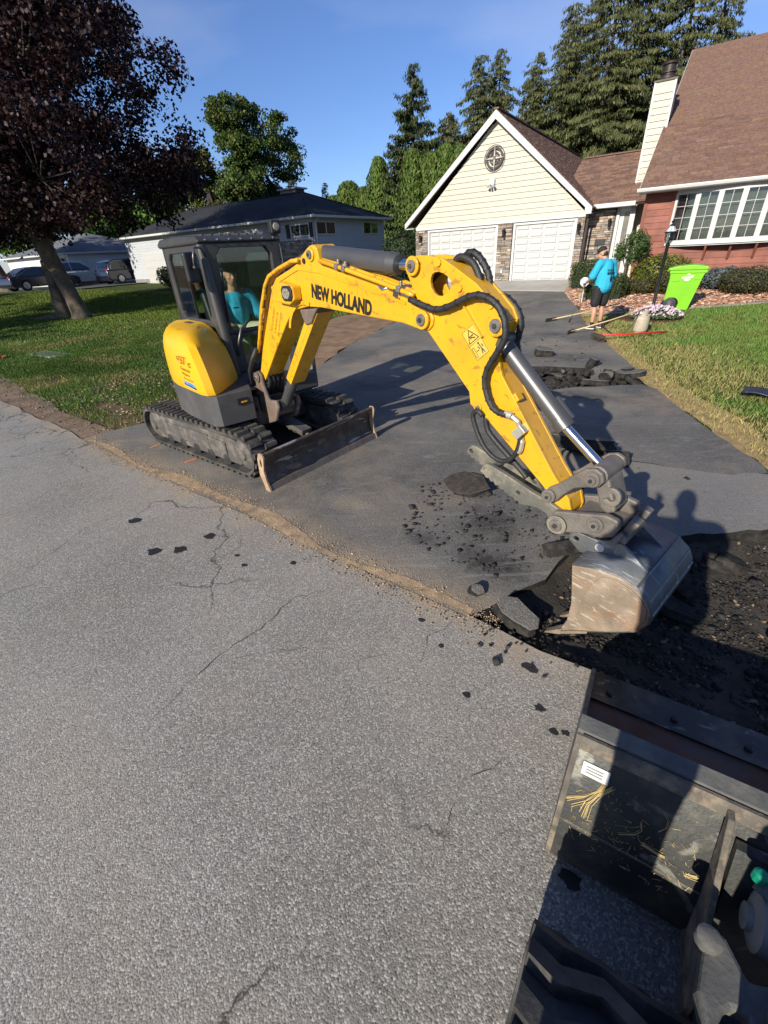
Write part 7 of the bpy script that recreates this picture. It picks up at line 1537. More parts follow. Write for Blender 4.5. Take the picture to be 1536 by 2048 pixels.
def hand(w, dirv, upv, side, r_=.0085, curl=.7, s=1.0):
    """palm, four unequal bent fingers and a thumb leaving the side of the palm"""
    w, d_, u_ = Vector(w), Vector(dirv).normalized(), Vector(upv); u_ = (u_ - d_ * u_.dot(d_)).normalized(); x = d_.cross(u_) * side; out = []
    pc = w + d_ * .05 * s; out.append(('e', pc, (.045 * s, .042 * s, .018 * s), 12, 8, Matrix((d_, x, u_)).transposed()))
    for k, L_ in enumerate((.068, .078, .073, .056)):
        b_ = w + d_ * .088 * s + x * (.030 - .020 * k) * s; m1 = b_ + (d_ * math.cos(curl * .5) - u_ * math.sin(curl * .5)) * L_ * .45 * s; m2 = m1 + (d_ * math.cos(curl * 1.5) - u_ * math.sin(curl * 1.5)) * L_ * .33 * s; m3 = m2 + (d_ * math.cos(curl * 2.3) - u_ * math.sin(curl * 2.3)) * L_ * .27 * s
        out += [('c', w + d_ * .05 * s + x * (.027 - .018 * k) * s, b_, r_ * s, r_ * s, 8), ('c', b_, m1, r_ * s, r_ * .95 * s, 8), ('c', m1, m2, r_ * .95 * s, r_ * .9 * s, 8), ('c', m2, m3, r_ * .9 * s, r_ * .78 * s, 8)]
    t0_ = w + d_ * .022 * s + x * .034 * s; t1_ = t0_ + (d_ * .6 + x * .7 - u_ * .25).normalized() * .034 * s; t2_ = t1_ + (d_ * .85 + x * .2 - u_ * .45).normalized() * .03 * s
    out += [('c', t0_, t1_, .0115 * s, .0105 * s, 8), ('c', t1_, t2_, .0105 * s, .008 * s, 8)]; return out
def head_shapes(c, f, up, s=1.0):
    """skull, jaw, nose, brow, lips, ears; f = facing direction"""
    c, f, up = Vector(c), Vector(f).normalized(), Vector(up).normalized(); f = (f - up * f.dot(up)).normalized(); x = f.cross(up); M_ = Matrix((x, f, up)).transposed(); q_ = lambda a, b, e: c + (x * a + f * b + up * e) * s
    E = lambda p, r_, n=12: ('e', p, tuple(k * s for k in r_), n, 9, M_)
    return [E(q_(0, -.01, .03), (.074, .092, .092), 18), E(q_(0, .028, -.045), (.056, .066, .066), 16), E(q_(0, .062, -.088), (.026, .022, .02)), ('c', q_(0, .086, .012), q_(0, .112, -.022), .010 * s, .015 * s, 8),
            E(q_(0, .082, .036), (.048, .016, .011)), E(q_(0, .091, -.056), (.026, .011, .009)), E(q_(.075, -.004, -.008), (.011, .024, .034)), E(q_(-.075, -.004, -.008), (.011, .024, .034)), E(q_(.038, .066, -.025), (.024, .022, .02)), E(q_(-.038, .066, -.025), (.024, .022, .02)), E(q_(.03, .081, .012), (.013, .010, .009)), E(q_(-.03, .081, .012), (.013, .010, .009))]
def eyes(c, f, up, parent, s=1.0):
    c, f, up = Vector(c), Vector(f).normalized(), Vector(up).normalized(); f = (f - up * f.dot(up)).normalized(); x = f.cross(up)
    for k in (-1, 1):
        mb = MB(); mb.ell(c + (x * .03 * k + f * .087 + up * .012) * s, (.008 * s, .006 * s, .004 * s), 8, 6); part('eye', mb, mat('eye_dark', (.03, .02, .015), .2), parent, smooth=3)
def cap(c, f, up, parent, m, s=1.0):
    c, f, up = Vector(c), Vector(f).normalized(), Vector(up).normalized(); f = (f - up * f.dot(up)).normalized(); x = f.cross(up); M_ = Matrix((x, f, up)).transposed(); mb = MB()
    vs_ = []; n = 18
    for i in range(6):
        ph = math.pi / 2 * i / 5.6
        for k in range(n):
            a = 2 * math.pi * k / n; vs_.append(c + M_ @ Vector((.083 * math.cos(a) * math.cos(ph), -.008 + .102 * math.sin(a) * math.cos(ph), .045 + .092 * math.sin(ph))) * s)
    fs = [(i * n + k, i * n + (k + 1) % n, (i + 1) * n + (k + 1) % n, (i + 1) * n + k) for i in range(5) for k in range(n)] + [tuple(range(5 * n, 6 * n))]
    mb.add(vs_, fs); h_ = part('cap', mb, m, parent, smooth=1.2); sd = h_.modifiers.new('solid', 'SOLIDIFY'); sd.thickness = .006
    mb = MB(); br = []
    for j, (ext, dz) in enumerate(((0, 0), (.045, -.006), (.08, -.02))):
        for k in range(9):
            a = R(25) + R(130) * k / 8; br.append(c + M_ @ Vector(((.083 + ext * .1) * math.cos(a), -.008 + (.10 + ext * (math.sin(a) ** 1.5)) * math.sin(a), .048 + dz * math.sin(a))) * s)
    mb.add(br, [(j * 9 + k, j * 9 + k + 1, (j + 1) * 9 + k + 1, (j + 1) * 9 + k) for j in range(2) for k in range(8)]); b_ = part('peak', mb, m, h_, smooth=1.2); sd = b_.modifiers.new('solid', 'SOLIDIFY'); sd.thickness = .005
def shoe(p, f, parent):
    p, f = Vector(p), Vector((f[0], f[1], 0)).normalized(); x = Vector((f.y, -f.x, 0)); M_ = Matrix((x, f, Vector((0, 0, 1)))).transposed()
    mb = MB(); sh_ = blob('shoe', [('e', p + f * .07 + Vector((0, 0, .045)), (.044, .12, .035), 12, 8, M_), ('e', p + f * -.02 + Vector((0, 0, .06)), (.04, .06, .05), 12, 8, M_), ('e', p + f * .0 + Vector((0, 0, .09)), (.036, .045, .04), 12, 8, M_)], M_SHOE, parent, .009)
    mb = MB(); out = [(.036 * math.cos(a) * (1.15 if math.sin(a) > 0 else .95), .06 + .145 * math.sin(a)) for a in np.linspace(0, 6.283, 19)[:-1]]
    mb.prism(out, .0, .026, 'z'); mb.v = [tuple(p + M_ @ Vector(q_)) for q_ in mb.v]; part('sole', mb, M_SOLE, sh_, bevel=.004)
# --- worker with the torch, seen from behind
wk = thing('person', 'worker in turquoise t-shirt, black shorts and dark cap, back turned, holding a torch wand', 'person', P(-1.77, 12.36, .112), R(104 - 90))
# local axes: y forward, x to his right
hc = (-.07, .12, 1.575); hf = (-.75, .62, -.42); hu = (-.28, .25, .93)
sh_l, sh_r = Vector((-.19, .0, 1.385)), Vector((.185, .03, 1.375)); el_l, el_r = Vector((-.30, .06, 1.10)), Vector((.29, .05, 1.10)); wr_l, wr_r = Vector((-.25, .27, 1.00)), Vector((.16, .25, 1.08))
hipl, hipr = Vector((-.095, .0, .90)), Vector((.095, .0, .90)); knl, knr = Vector((-.12, .02, .49)), Vector((.11, .05, .49)); anl, anr = Vector((-.15, -.03, .09)), Vector((.12, .03, .09))
body = [('c', (0, -.01, .95), (0, 0, 1.15), .135, .14), ('c', (0, 0, 1.15), (0, .01, 1.33), .145, .13), ('c', sh_l, sh_r, .07, .07), ('c', (0, .02, 1.38), (-.03, .07, 1.50), .062, .056),
        ('c', sh_l, el_l, .056, .044), ('c', el_l, wr_l, .044, .030), ('c', sh_r, el_r, .056, .044), ('c', el_r, wr_r, .044, .030),
        ('c', hipl, knl, .088, .058), ('c', knl, knl.lerp(anl, .35) + Vector((0, -.02, 0)), .056, .058), ('c', knl.lerp(anl, .35) + Vector((0, -.02, 0)), anl, .058, .036), ('c', hipr, knr, .088, .058), ('c', knr, knr.lerp(anr, .35) + Vector((0, -.02, 0)), .056, .058), ('c', knr.lerp(anr, .35) + Vector((0, -.02, 0)), anr, .058, .036),
        ('c', anl, anl + Vector((-.02, .1, -.04)), .036, .03), ('c', anr, anr + Vector((.0, .1, -.04)), .036, .03)]
body += head_shapes(hc, hf, hu, 1.04) + hand(wr_l, (.25, .9, -.3), (0, .2, 1), -1, curl=.9) + hand(wr_r, (-.6, .75, .1), (0, 0, 1), 1, curl=.9)
wb = blob('body', body, M_SKIN, wk, .011)
blob('shirt', [('c', (0, -.015, .93), (0, -.005, 1.12), .185, .172), ('c', (-.05, -.01, .90), (-.04, -.0, 1.15), .155, .155), ('c', (.05, -.01, .90), (.04, 0, 1.15), .155, .155), ('c', (0, 0, 1.12), (0, .0, 1.32), .172, .15), ('c', sh_l + Vector((.01, 0, .0)), sh_r + Vector((-.01, 0, 0)), .092, .092), ('c', sh_l, sh_l.lerp(el_l, .86), .085, .088), ('c', sh_r, sh_r.lerp(el_r, .86), .085, .088), ('c', (0, .01, 1.40), (-.02, .03, 1.43), .075, .068)], M_TEE, wk, .013, 4)
blob('shorts', [('c', (-.05, -.01, .92), (.05, -.01, .92), .15, .15), ('c', hipl + Vector((-.01, -.01, -.02)), hipl.lerp(knl, .78) + Vector((-.01, 0, 0)), .118, .112), ('c', hipr + Vector((.01, -.01, -.02)), hipr.lerp(knr, .78) + Vector((.01, 0, 0)), .118, .112)], M_SHORT, wk, .013)
shoe((anl.x, anl.y - .01, 0), (-.3, 1, 0), wk); shoe((anr.x, anr.y - .01, 0), (.15, 1, 0), wk)
for a_ in (anl, anr): mb = MB(); mb.tube([a_ + Vector((0, 0, -.02)), a_ + Vector((0, -.005, .07))], [.042, .043], 12); part('sock', mb, M_SHORT, wk, smooth=1)
cap(Vector(hc) + Vector(hu) * .012, hf, hu, wk, M_SHORT, 1.05)
blob('hair', [('e', Vector(hc) + Vector((.035, -.045, .0)), (.068, .07, .06), 14, 9)], M_HAIR, wk, .01)
# print on the back of the shirt
for tx, sz, x0, z0, m_ in (('Pathways', .062, .0, 1.235, M_BLKTXT), ('SEALING', .03, .035, 1.178, M_TEE)):
    me = text_mesh(tx, sz, .001, .0006); Mx = Matrix(((-1, 0, 0), (0, 0, 1), (0, 1, 0))).transposed()
    q_ = [Vector((-v.co.x * 1.0, 0, v.co.y)) for v in me.vertices]
    for v in me.vertices:
        x_ = -.09 + x0 + v.co.x * (.62 if sz > .05 else .95); z_ = z0 + v.co.y; v.co = Vector((x_, -math.sqrt(max(.0, 1 - (x_ / .235) ** 2)) * .170 - (.011 if sz > .05 else .019) + (.012 if z_ > 1.24 else 0), z_))
    link('shirt_print', me, m_, wk)
def wrap(pts, z0, nm):
    mb = MB(); a = [(x_, -math.sqrt(max(0, 1 - (x_ / .235) ** 2)) * .170 - .014, z_) for x_, z_ in pts]; b_ = [(x_, y_ - .003, z_) for x_, y_, z_ in a]; n = len(a); mb.add(a + b_, [tuple(range(n)), tuple(reversed(range(n, 2 * n)))] + [(k, n + k, n + (k + 1) % n, (k + 1) % n) for k in range(n)]); part(nm, mb, M_BLKTXT, wk)
wrap([(-.085, 1.17), (0, 1.17), (.12, 1.17), (.12, 1.21), (0, 1.21), (-.085, 1.21)], 0, 'shirt_print'); wrap([(.015, 1.02), (.05, 1.0), (.06, 1.07), (.045, 1.13), (.03, 1.15), (.015, 1.12), (.0, 1.07)], 0, 'shirt_print')
# torch wand and its hose
ww_ = wk.matrix_basis
def WKP(p): return wk.location + Matrix.Rotation(R(14), 3, 'Z') @ Vector(p)
tw = thing('torch_wand', 'thin propane torch wand held by the worker and aimed at the driveway', 'torch', WKP((-.22, .34, .97)), 0)
tip = G(-2.45, 12.75, .16) - tw.location; hb = Vector((.03, -.1, .05))
mb = MB(); mb.tube([hb, Vector((0, 0, 0)), tip * .6, tip], [.011, .011, .008, .007], 8); part('pipe', mb, mat('torch_steel', (.35, .32, .26), .4, .7), tw, smooth=3); mb = MB(); mb.cyl(tip, tip + tip.normalized() * .09, .02, .024, 12); part('burner', mb, M_DKST, tw, smooth=.7)
mb = MB(); mb.bar(tip * .25, tip * .45, .012, .03); part('trigger', mb, mat('pale_lever', (.6, .57, .45), .5), tw)
tk_ = G(-.79, 12.15); hs = thing('gas_hose', 'black gas hose running from the worker to the propane tank', 'hose', tk_, 0)
st0 = WKP((.05, .1, .93)) - tk_; p4 = [Vector((0, 0, .50)), Vector((-.12, -.05, .46)), Vector((-.25, -.12, .2)), Vector((-.45, -.2, .035)), Vector((-.7, -.15, .02)), Vector((st0.x + .15, st0.y - .1, .05)), Vector((st0.x + .12, st0.y - .02, .45)), st0]
mb = MB(); mb.tube(p4, .009, 6); part('hose_line', mb, M_HOSE, hs, smooth=3)
# --- operator in the cab
def EX(p): return exc.location + Matrix.Rotation(YAW + R(-15), 3, 'Z') @ Vector(p)
op = thing('person', 'operator in turquoise t-shirt and pale trousers seated in the excavator cab', 'person', EX((-.34, .385, .905)), YAW + R(-15) - R(90))
# local: y forward (machine forward), x to his right
oh = (.03, .05, .965); of = (.12, 1, -.3); ou = (0, .22, .97)
osl, osr = Vector((-.19, -.03, .72)), Vector((.19, -.03, .72)); oel, oer = Vector((-.27, .06, .46)), Vector((.27, .06, .46)); owl, owr = Vector((-.25, .28, .47)), Vector((.27, .28, .46))
ob = [('c', (0, -.1, .32), (0, -.05, .58), .135, .14), ('c', (0, -.05, .58), (0, -.03, .68), .14, .12), ('c', osl, osr, .068, .068), ('c', (0, -.02, .72), (.01, .02, .85), .06, .055), ('c', osl, oel, .055, .043), ('c', oel, owl, .043, .03), ('c', osr, oer, .055, .043), ('c', oer, owr, .043, .03),
      ('c', (-.1, -.06, .33), (-.16, .32, .36), .09, .065), ('c', (.1, -.06, .33), (.16, .32, .36), .09, .065), ('c', (-.16, .32, .36), (-.15, .40, .06), .06, .042), ('c', (.16, .32, .36), (.15, .40, .06), .06, .042)]
ob += head_shapes(oh, of, ou) + hand(owl, (0, 1, -.2), (0, 0, 1), -1, curl=1.0) + hand(owr, (0, 1, -.2), (0, 0, 1), 1, curl=1.0)
blob('body', ob, M_SKIN, op, .011)
blob('shirt', [('c', (0, -.1, .30), (0, -.05, .56), .165, .165), ('c', (0, -.05, .56), (0, -.03, .66), .165, .14), ('c', osl * .96, osr * .96, .088, .088), ('c', osl, osl.lerp(oel, .8), .08, .085), ('c', osr, osr.lerp(oer, .8), .08, .085), ('c', (0, -.02, .73), (0, -.01, .76), .072, .066)], M_TEE, op, .013, 4)
blob('trousers', [('c', (-.06, -.08, .30), (.06, -.08, .30), .135, .135), ('c', (-.1, -.05, .32), (-.16, .33, .36), .108, .084), ('c', (.1, -.05, .32), (.16, .33, .36), .108, .084), ('c', (-.16, .33, .36), (-.15, .40, .10), .08, .062), ('c', (.16, .33, .36), (.15, .40, .10), .08, .062)], M_KHAKI, op, .013)
shoe((-.15, .38, .0), (0, 1, 0), op); shoe((.15, .38, .0), (0, 1, 0), op); eyes(oh, of, ou, op)
cap(Vector(oh) + Vector(ou) * .012, of, ou, op, M_SHORT, 1.03)
blob('hair', [('e', Vector(oh) + Vector((0, -.03, .01)), (.078, .075, .06), 14, 9)], M_HAIR, op, .01)
mb = MB(); mb.box(.04, .11, .135, .140, .60, .615); part('chest_print', mb, M_BLKTXT, op)
# --- the photographer, standing on the loader track behind the lens
ph_ = thing('person', 'photographer standing on the loader track, known by the long shadow across the driveway', 'person', P(.135, -.32, .475), YAW + R(8))
phc = (-.11, .10, 1.60)
pb = [('c', (0, 0, .92), (-.03, .02, 1.15), .14, .15), ('c', (-.03, .02, 1.15), (-.07, .02, 1.33), .15, .13), ('c', (-.26, .02, 1.39), (.11, .02, 1.41), .07, .07), ('c', (-.08, .02, 1.40), (-.10, .07, 1.53), .06, .055), ('c', (-.26, .02, 1.39), (-.42, .10, 1.27), .056, .044), ('c', (-.42, .10, 1.27), (-.29, .20, 1.45), .044, .03), ('c', (.11, .02, 1.41), (.22, .12, 1.24), .056, .044), ('c', (.22, .12, 1.24), (-.04, .20, 1.43), .044, .03),
      ('c', (-.04, 0, .9), (-.03, .03, .48), .09, .06), ('c', (-.03, .03, .48), (-.035, -.02, .09), .058, .038), ('c', (.05, 0, .9), (.04, .05, .48), .09, .06), ('c', (.04, .05, .48), (.045, .02, .09), .058, .038)]
pb += head_shapes(phc, (-.1, 1, -.2), (0, .1, 1)) + hand((-.29, .20, 1.45), (.1, .1, 1), (.3, -1, 0), -1) + hand((-.04, .20, 1.43), (-.4, .1, .9), (0, -1, 0), 1)
blob('body', pb, M_SKIN, ph_, .014)
blob('shirt', [('c', (0, 0, .93), (-.03, .02, 1.15), .17, .17), ('c', (-.03, .02, 1.15), (-.07, .02, 1.32), .17, .15), ('c', (-.25, .02, 1.39), (.10, .02, 1.41), .09, .09), ('c', (-.26, .02, 1.39), (-.38, .08, 1.31), .085, .08), ('c', (.11, .02, 1.41), (.18, .09, 1.29), .085, .08)], M_TEE, ph_, .016)
blob('trousers', [('c', (-.04, 0, .92), (.05, 0, .92), .14, .14), ('c', (-.03, 0, .88), (-.03, .03, .48), .085, .07), ('c', (-.03, .03, .48), (-.035, -.02, .12), .07, .055), ('c', (.04, 0, .88), (.04, .05, .48), .085, .07), ('c', (.04, .05, .48), (.045, .02, .12), .07, .055)], M_SHORT, ph_, .016)
shoe((-.045, -.03, 0), (-.1, 1, 0), ph_); shoe((.055, .01, 0), (.15, 1, 0), ph_)
# ------------------------------------------------------------------ garden things
bn = thing('wheeled_bin', 'lime green wheeled rubbish bin with white emblem at the edge of the garden bed', 'bin', G(-.62, 15.2, .0), YAW + R(3))
M_LIME = mat('lime_plastic', (.17, .47, .008), .45, var=.07, scale=3, bump=.05, bscale=80, spec=.45)
arch = [(.235 + .165 * math.cos(t), .145 + .165 * math.sin(t)) for t in np.linspace(R(-62), R(175), 12)]
mb = MB(); sidep = [(.31, .0), (.64, .0), (.70, .3), (.80, .80), (.84, .95), (.045, .95), (.065, .75), (.05, .3)] + arch[::-1]
mb.prism(sidep, 0, .56); mb.v = [(x + (0 if z > .0 else 0), y * (1 - .10 * (1 - z / .95)) + .028 * (1 - z / .95), z) for x, y, z in mb.v]; bb_ = part('bin_body', mb, M_LIME, bn, bevel=.02, seg=3)
mb = MB(); mb.prism([(.0, .95), (.86, .95), (.885, .985), (.86, 1.03), (.55, 1.075), (.2, 1.05), (-.03, 1.0)], -.025, .585); part('lid', mb, M_LIME, bn, bevel=.022, seg=3)
mb = MB(); mb.prism([(.03, .88), (.86, .88), (.88, .94), (.02, .94)], -.018, .578); part('rim', mb, M_LIME, bn, bevel=.01)
mb = MB(); mb.prism([(.13, .70), (.27, .70), (.30, .735), (.13, .745)], -.008, .03); mb.prism([(.62, .72), (.74, .745), (.745, .765), (.62, .74)], -.008, .03); part('rib', mb, M_LIME, bb_)
mb = MB(); mb.cyl((-.02, .05, .95), (-.02, .51, .95), .018, seg=10); part('handle_bar', mb, M_LIME, bn, smooth=.8)
for y in (.02, .50):
    mb = MB(); mb.lathe([(.10, -.035), (.15, -.03), (.155, 0), (.15, .03), (.10, .035)], (.2, y, .155), 24, 'y'); w_ = part('wheel', mb, M_BLK, bn, smooth=.7)
    mb = MB(); mb.lathe([(.03, -.045), (.095, -.03), (.095, .03), (.03, .045)], (.2, y, .155), 16, 'y'); part('hub', mb, mat('hub_plastic', (.02, .02, .022), .5), w_, smooth=.6)
    for t in range(4):
        a = t * math.pi / 4 + .5; mb = MB(); mb.bar((.2 - .09 * math.cos(a), y - .04, .155 - .09 * math.sin(a)), (.2 + .09 * math.cos(a), y - .04, .155 + .09 * math.sin(a)), .006, .012, (0, 1, 0)); part('spoke', mb, mat('spoke_grey', (.16, .16, .16), .5), w_)
M_EMB = mat('white_emblem', (.62, .72, .5), .5, var=.1, scale=30)
mb = MB(); mb.prism([(.33, .80), (.60, .835), (.585, .775), (.345, .745)], -.014, -.004); mb.prism([(.42, .845), (.47, .875), (.52, .855), (.50, .84)], -.014, -.004); mb.prism([(.38, .738), (.55, .76), (.52, .715), (.46, .69), (.41, .705)], -.014, -.004); em = part('emblem', mb, M_EMB, bb_)
me = text_mesh('WASTE', .05, .001, .001)
for v in me.vertices: v.co = Vector((.355 + v.co.x * 1.15, -.0155, .765 + v.co.y + v.co.x * .12))
link('emblem_lettering', me, M_LIME, bb_)
# lamp post
lp_ = thing('lamp_post', 'black garden lamp post with clear glass lantern in the flower bed', 'lamp post', G(-.76, 14.5), YAW)
M_LPB = mat('lamp_black', (.012, .012, .013), .4, var=.2, scale=8)
mb = MB(); mb.lathe([(.075, -.05), (.075, .03), (.05, .06), (.04, .1), (.038, 1.56), (.05, 1.58), (.05, 1.62), (.03, 1.64)], (0, 0, 0), 16); part('post', mb, M_LPB, lp_, smooth=.6)
mb = MB(); mb.lathe([(.055, 1.63), (.10, 1.72), (.115, 1.86)], (0, 0, 0), 16); part('glass', mb, M_PANE, lp_, smooth=3)
for k in range(4):
    a = k * math.pi / 2 + .4; mb = MB(); mb.tube([(.05 * math.cos(a), .05 * math.sin(a), 1.63), (.105 * math.cos(a), .105 * math.sin(a), 1.74), (.118 * math.cos(a), .118 * math.sin(a), 1.86)], .005, 5); part('cage_bar', mb, M_LPB, lp_)
mb = MB(); mb.lathe([(.135, 1.86), (.14, 1.88), (.13, 1.89)], (0, 0, 0), 18); part('rim', mb, M_LPB, lp_); mb = MB(); mb.lathe([(.12, 1.89), (.055, 2.0)], (0, 0, 0), 8); part('upper_glass', mb, mat('frosted_glass', (.55, .58, .62), .25, var=.2, scale=20), lp_)
for k in range(8): 
    a = k * math.pi / 4; mb = MB(); mb.tube([(.123 * math.cos(a), .123 * math.sin(a), 1.89), (.056 * math.cos(a), .056 * math.sin(a), 2.0)], .005, 5); part('roof_bar', mb, M_LPB, lp_)
mb = MB(); mb.lathe([(.06, 2.0), (.05, 2.03), (.015, 2.05), (.014, 2.06), (.04, 2.085), (.04, 2.1), (.012, 2.12), (.004, 2.17)], (0, 0, 0), 12); part('finial', mb, M_LPB, lp_, smooth=.8); mb = MB(); mb.cyl((0, 0, 1.62), (0, 0, 1.78), .014, seg=8); part('lamp_socket', mb, M_LPB, lp_)
# propane tank
tn = thing('propane_tank', 'weathered tan propane tank standing on the grass beside the flower bed', 'gas tank', G(-.79, 12.15, -.03), YAW)
M_TANK = mat('weathered_tank', (.42, .36, .27), .6, var=.12, scale=6, bump=.1, dirt=((.24, .17, .11), .5, 7))
mb = MB(); mb.lathe([(.10, .04), (.145, .06), (.157, .11), (.157, .30), (.145, .35), (.10, .385), (.03, .40)], (0, 0, 0), 24); part('cylinder', mb, M_TANK, tn, smooth=.9); mb = MB(); mb.lathe([(.11, 0), (.115, .0), (.115, .06), (.11, .06)], (0, 0, 0), 20); part('foot_ring', mb, M_TANK, tn)
mb = MB()
for k in range(3):
    a0, a1 = R(20 + 120 * k), R(100 + 120 * k); q_ = [(.10 * math.cos(t), .10 * math.sin(t)) for t in np.linspace(a0, a1, 7)]; q2 = [(.108 * math.cos(t), .108 * math.sin(t)) for t in np.linspace(a1, a0, 7)]; mb.prism(q_ + q2, .37, .48, 'z')
part('collar', mb, M_TANK, tn); mb = MB(); mb.lathe([(.02, .39), (.02, .44), (.035, .45), (.035, .47), (.01, .475)], (0, 0, 0), 10); part('valve', mb, mat('brass', (.4, .27, .1), .4, .8), tn)
# lutes, push broom
M_WOOD = mat('pale_wood_handle', (.55, .40, .21), .6, var=.12, scale=6, bump=.1, bscale=40)
def lute(lb, h, e, rot, w=.5, hm=M_DKST):
    h = Vector(h); t = thing('asphalt_lute', lb, 'rake', h, 0, 'long handled asphalt tools'); d_ = Vector(e) - h; mb = MB(); mb.tube([Vector((0, 0, .04)), d_ * .5, d_], [.016, .015, .015], 8); part('handle', mb, M_WOOD, t, smooth=3)
    mb = MB(); n_ = Vector((math.cos(rot), math.sin(rot), 0)); mb.bar(-n_ * w / 2 + Vector((0, 0, .04)), n_ * w / 2 + Vector((0, 0, .04)), .03, .09); hd = part('head', mb, hm, t, bevel=.008)
    mb = MB(); mb.tube([Vector((0, 0, .045)) - n_ * .08, d_ * .1 + Vector((0, 0, .03)), Vector((0, 0, .045)) + n_ * .08], .008, 5); part('brace', mb, M_DKST, t)
lute('wooden handled lute lying farther up the driveway behind the worker', G(-3.05, 13.3, .01), P(-1.55, 14.4, .45), YAW + R(60), .42)
lute('wooden handled lute propped over the propane tank in front of the worker', G(-2.19, 11.61, .01), P(-.72, 12.75, .55), YAW + R(80), .36)
br = thing('push_broom', 'push broom with dark bristle block and red handle lying on the lawn edge', 'broom', G(-1.5, 10.95, .02), YAW + R(38), 'long handled asphalt tools')
mb = MB(); mb.box(-.05, .05, -.26, .20, .06, .12); part('block', mb, mat('dark_wood_block', (.06, .045, .03), .8, var=.3, scale=12), br, bevel=.01)
mb = MB(); rg = random.Random(8)
for k in range(90): x, y = rg.uniform(-.045, .045), rg.uniform(-.25, .19); mb.tube([(x, y, .07), (x + rg.uniform(-.02, .02), y + rg.uniform(-.02, .02), -.005)], .006, 4)
b_ = part('bristles', mb, mat('bristle', (.045, .035, .025), .9), br); b_['kind'] = 'stuff'
mb = MB(); mb.tube([(.03, 0, .09), (.8, 0, .07), (1.6, 0, .055)], .019, 8); part('handle', mb, mat('red_paint', (.62, .03, .02), .45, var=.1, scale=8), br, smooth=3)
# yard sign, tarp, drain grate, litter
sg = thing('yard_sign', 'white octagonal security sign on a short stake beside the worker', 'sign', G(-2.85, 16.1, -.02), YAW + R(-4))
mb = MB(); mb.prism([(.135 * math.cos(t), .62 + .135 * math.sin(t)) for t in np.linspace(R(22.5), R(382.5), 9)[:-1]], -.006, .006); part('plate', mb, mat('sign_white', (.68, .70, .74), .5), sg)
mb = MB(); mb.box(-.012, .012, .007, .02, 0, .55); part('stake', mb, M_WHITE, sg)
M_SBL = mat('sign_blue', (.10, .16, .36), .5)
mb = MB(); o_, i_ = [(.118 * math.cos(t), .62 + .118 * math.sin(t)) for t in np.linspace(R(22.5), R(382.5), 9)[:-1]], [(.105 * math.cos(t), .62 + .105 * math.sin(t)) for t in np.linspace(R(22.5), R(382.5), 9)[:-1]]; mb.prism(o_, -.0085, -.006, holes=[i_]); part('border', mb, M_SBL, sg)
mb = MB()
for z_, w in ((.665, .06), (.63, .075), (.575, .055)): mb.box(-w, w, -.0085, -.006, z_, z_ + .016)
part('print_line', mb, M_SBL, sg)
tpn = thing('rubber_mat', 'dark blue black rubber flap lying on the lawn at the right edge', 'mat', G(1.22, 7.6, -.01), YAW + R(-10))
mb = MB(); n = 12; vs_ = []
for i in range(n + 1):
    for j in range(4): x = -.3 + i * .075; vs_.append((x, -.12 + j * .08 + .05 * math.sin(i * .5), .05 + .045 * math.sin(i * .45 + 1) * (1 - j * .1) + .01 * j))
mb.add(vs_, [(i * 4 + j, (i + 1) * 4 + j, (i + 1) * 4 + j + 1, i * 4 + j + 1) for i in range(n) for j in range(3)]); fp = part('flap', mb, mat('blue_black_rubber', (.02, .026, .045), .4, var=.3, scale=9), tpn, smooth=1.2); sd = fp.modifiers.new('solid', 'SOLIDIFY'); sd.thickness = .014
dg = thing('drain_grate', 'pale grey drain grate sunk in the lawn at the far left', 'grate', G(-15.3, 5.85, -.02), YAW)
mb = MB(); mb.box(-.75, .75, -.28, .28, -.02, .012); part('frame', mb, M_CONC, dg, bevel=.01)
for k in range(12): mb = MB(); mb.box(-.66 + k * .115, -.61 + k * .115, -.22, .22, .012, .02); part('bar', mb, mat('galvanised', (.3, .32, .33), .5, .5), dg)
lt = thing('litter', 'crumpled red wrapper lying on the grass at the left edge', 'litter', G(-16.2, 5.0, .02), YAW)
mb = MB(); rg = random.Random(3); mb.hull([(rg.uniform(-.14, .14), rg.uniform(-.08, .08), rg.uniform(0, .07)) for _ in range(14)]); part('wrapper', mb, mat('faded_red', (.4, .07, .05), .6, var=.3, scale=14), lt); mb = MB(); mb.hull([(rg.uniform(.05, .26), rg.uniform(-.06, .08), rg.uniform(0, .05)) for _ in range(10)]); part('flap', mb, mat('faded_red', (.4, .07, .05)), lt)
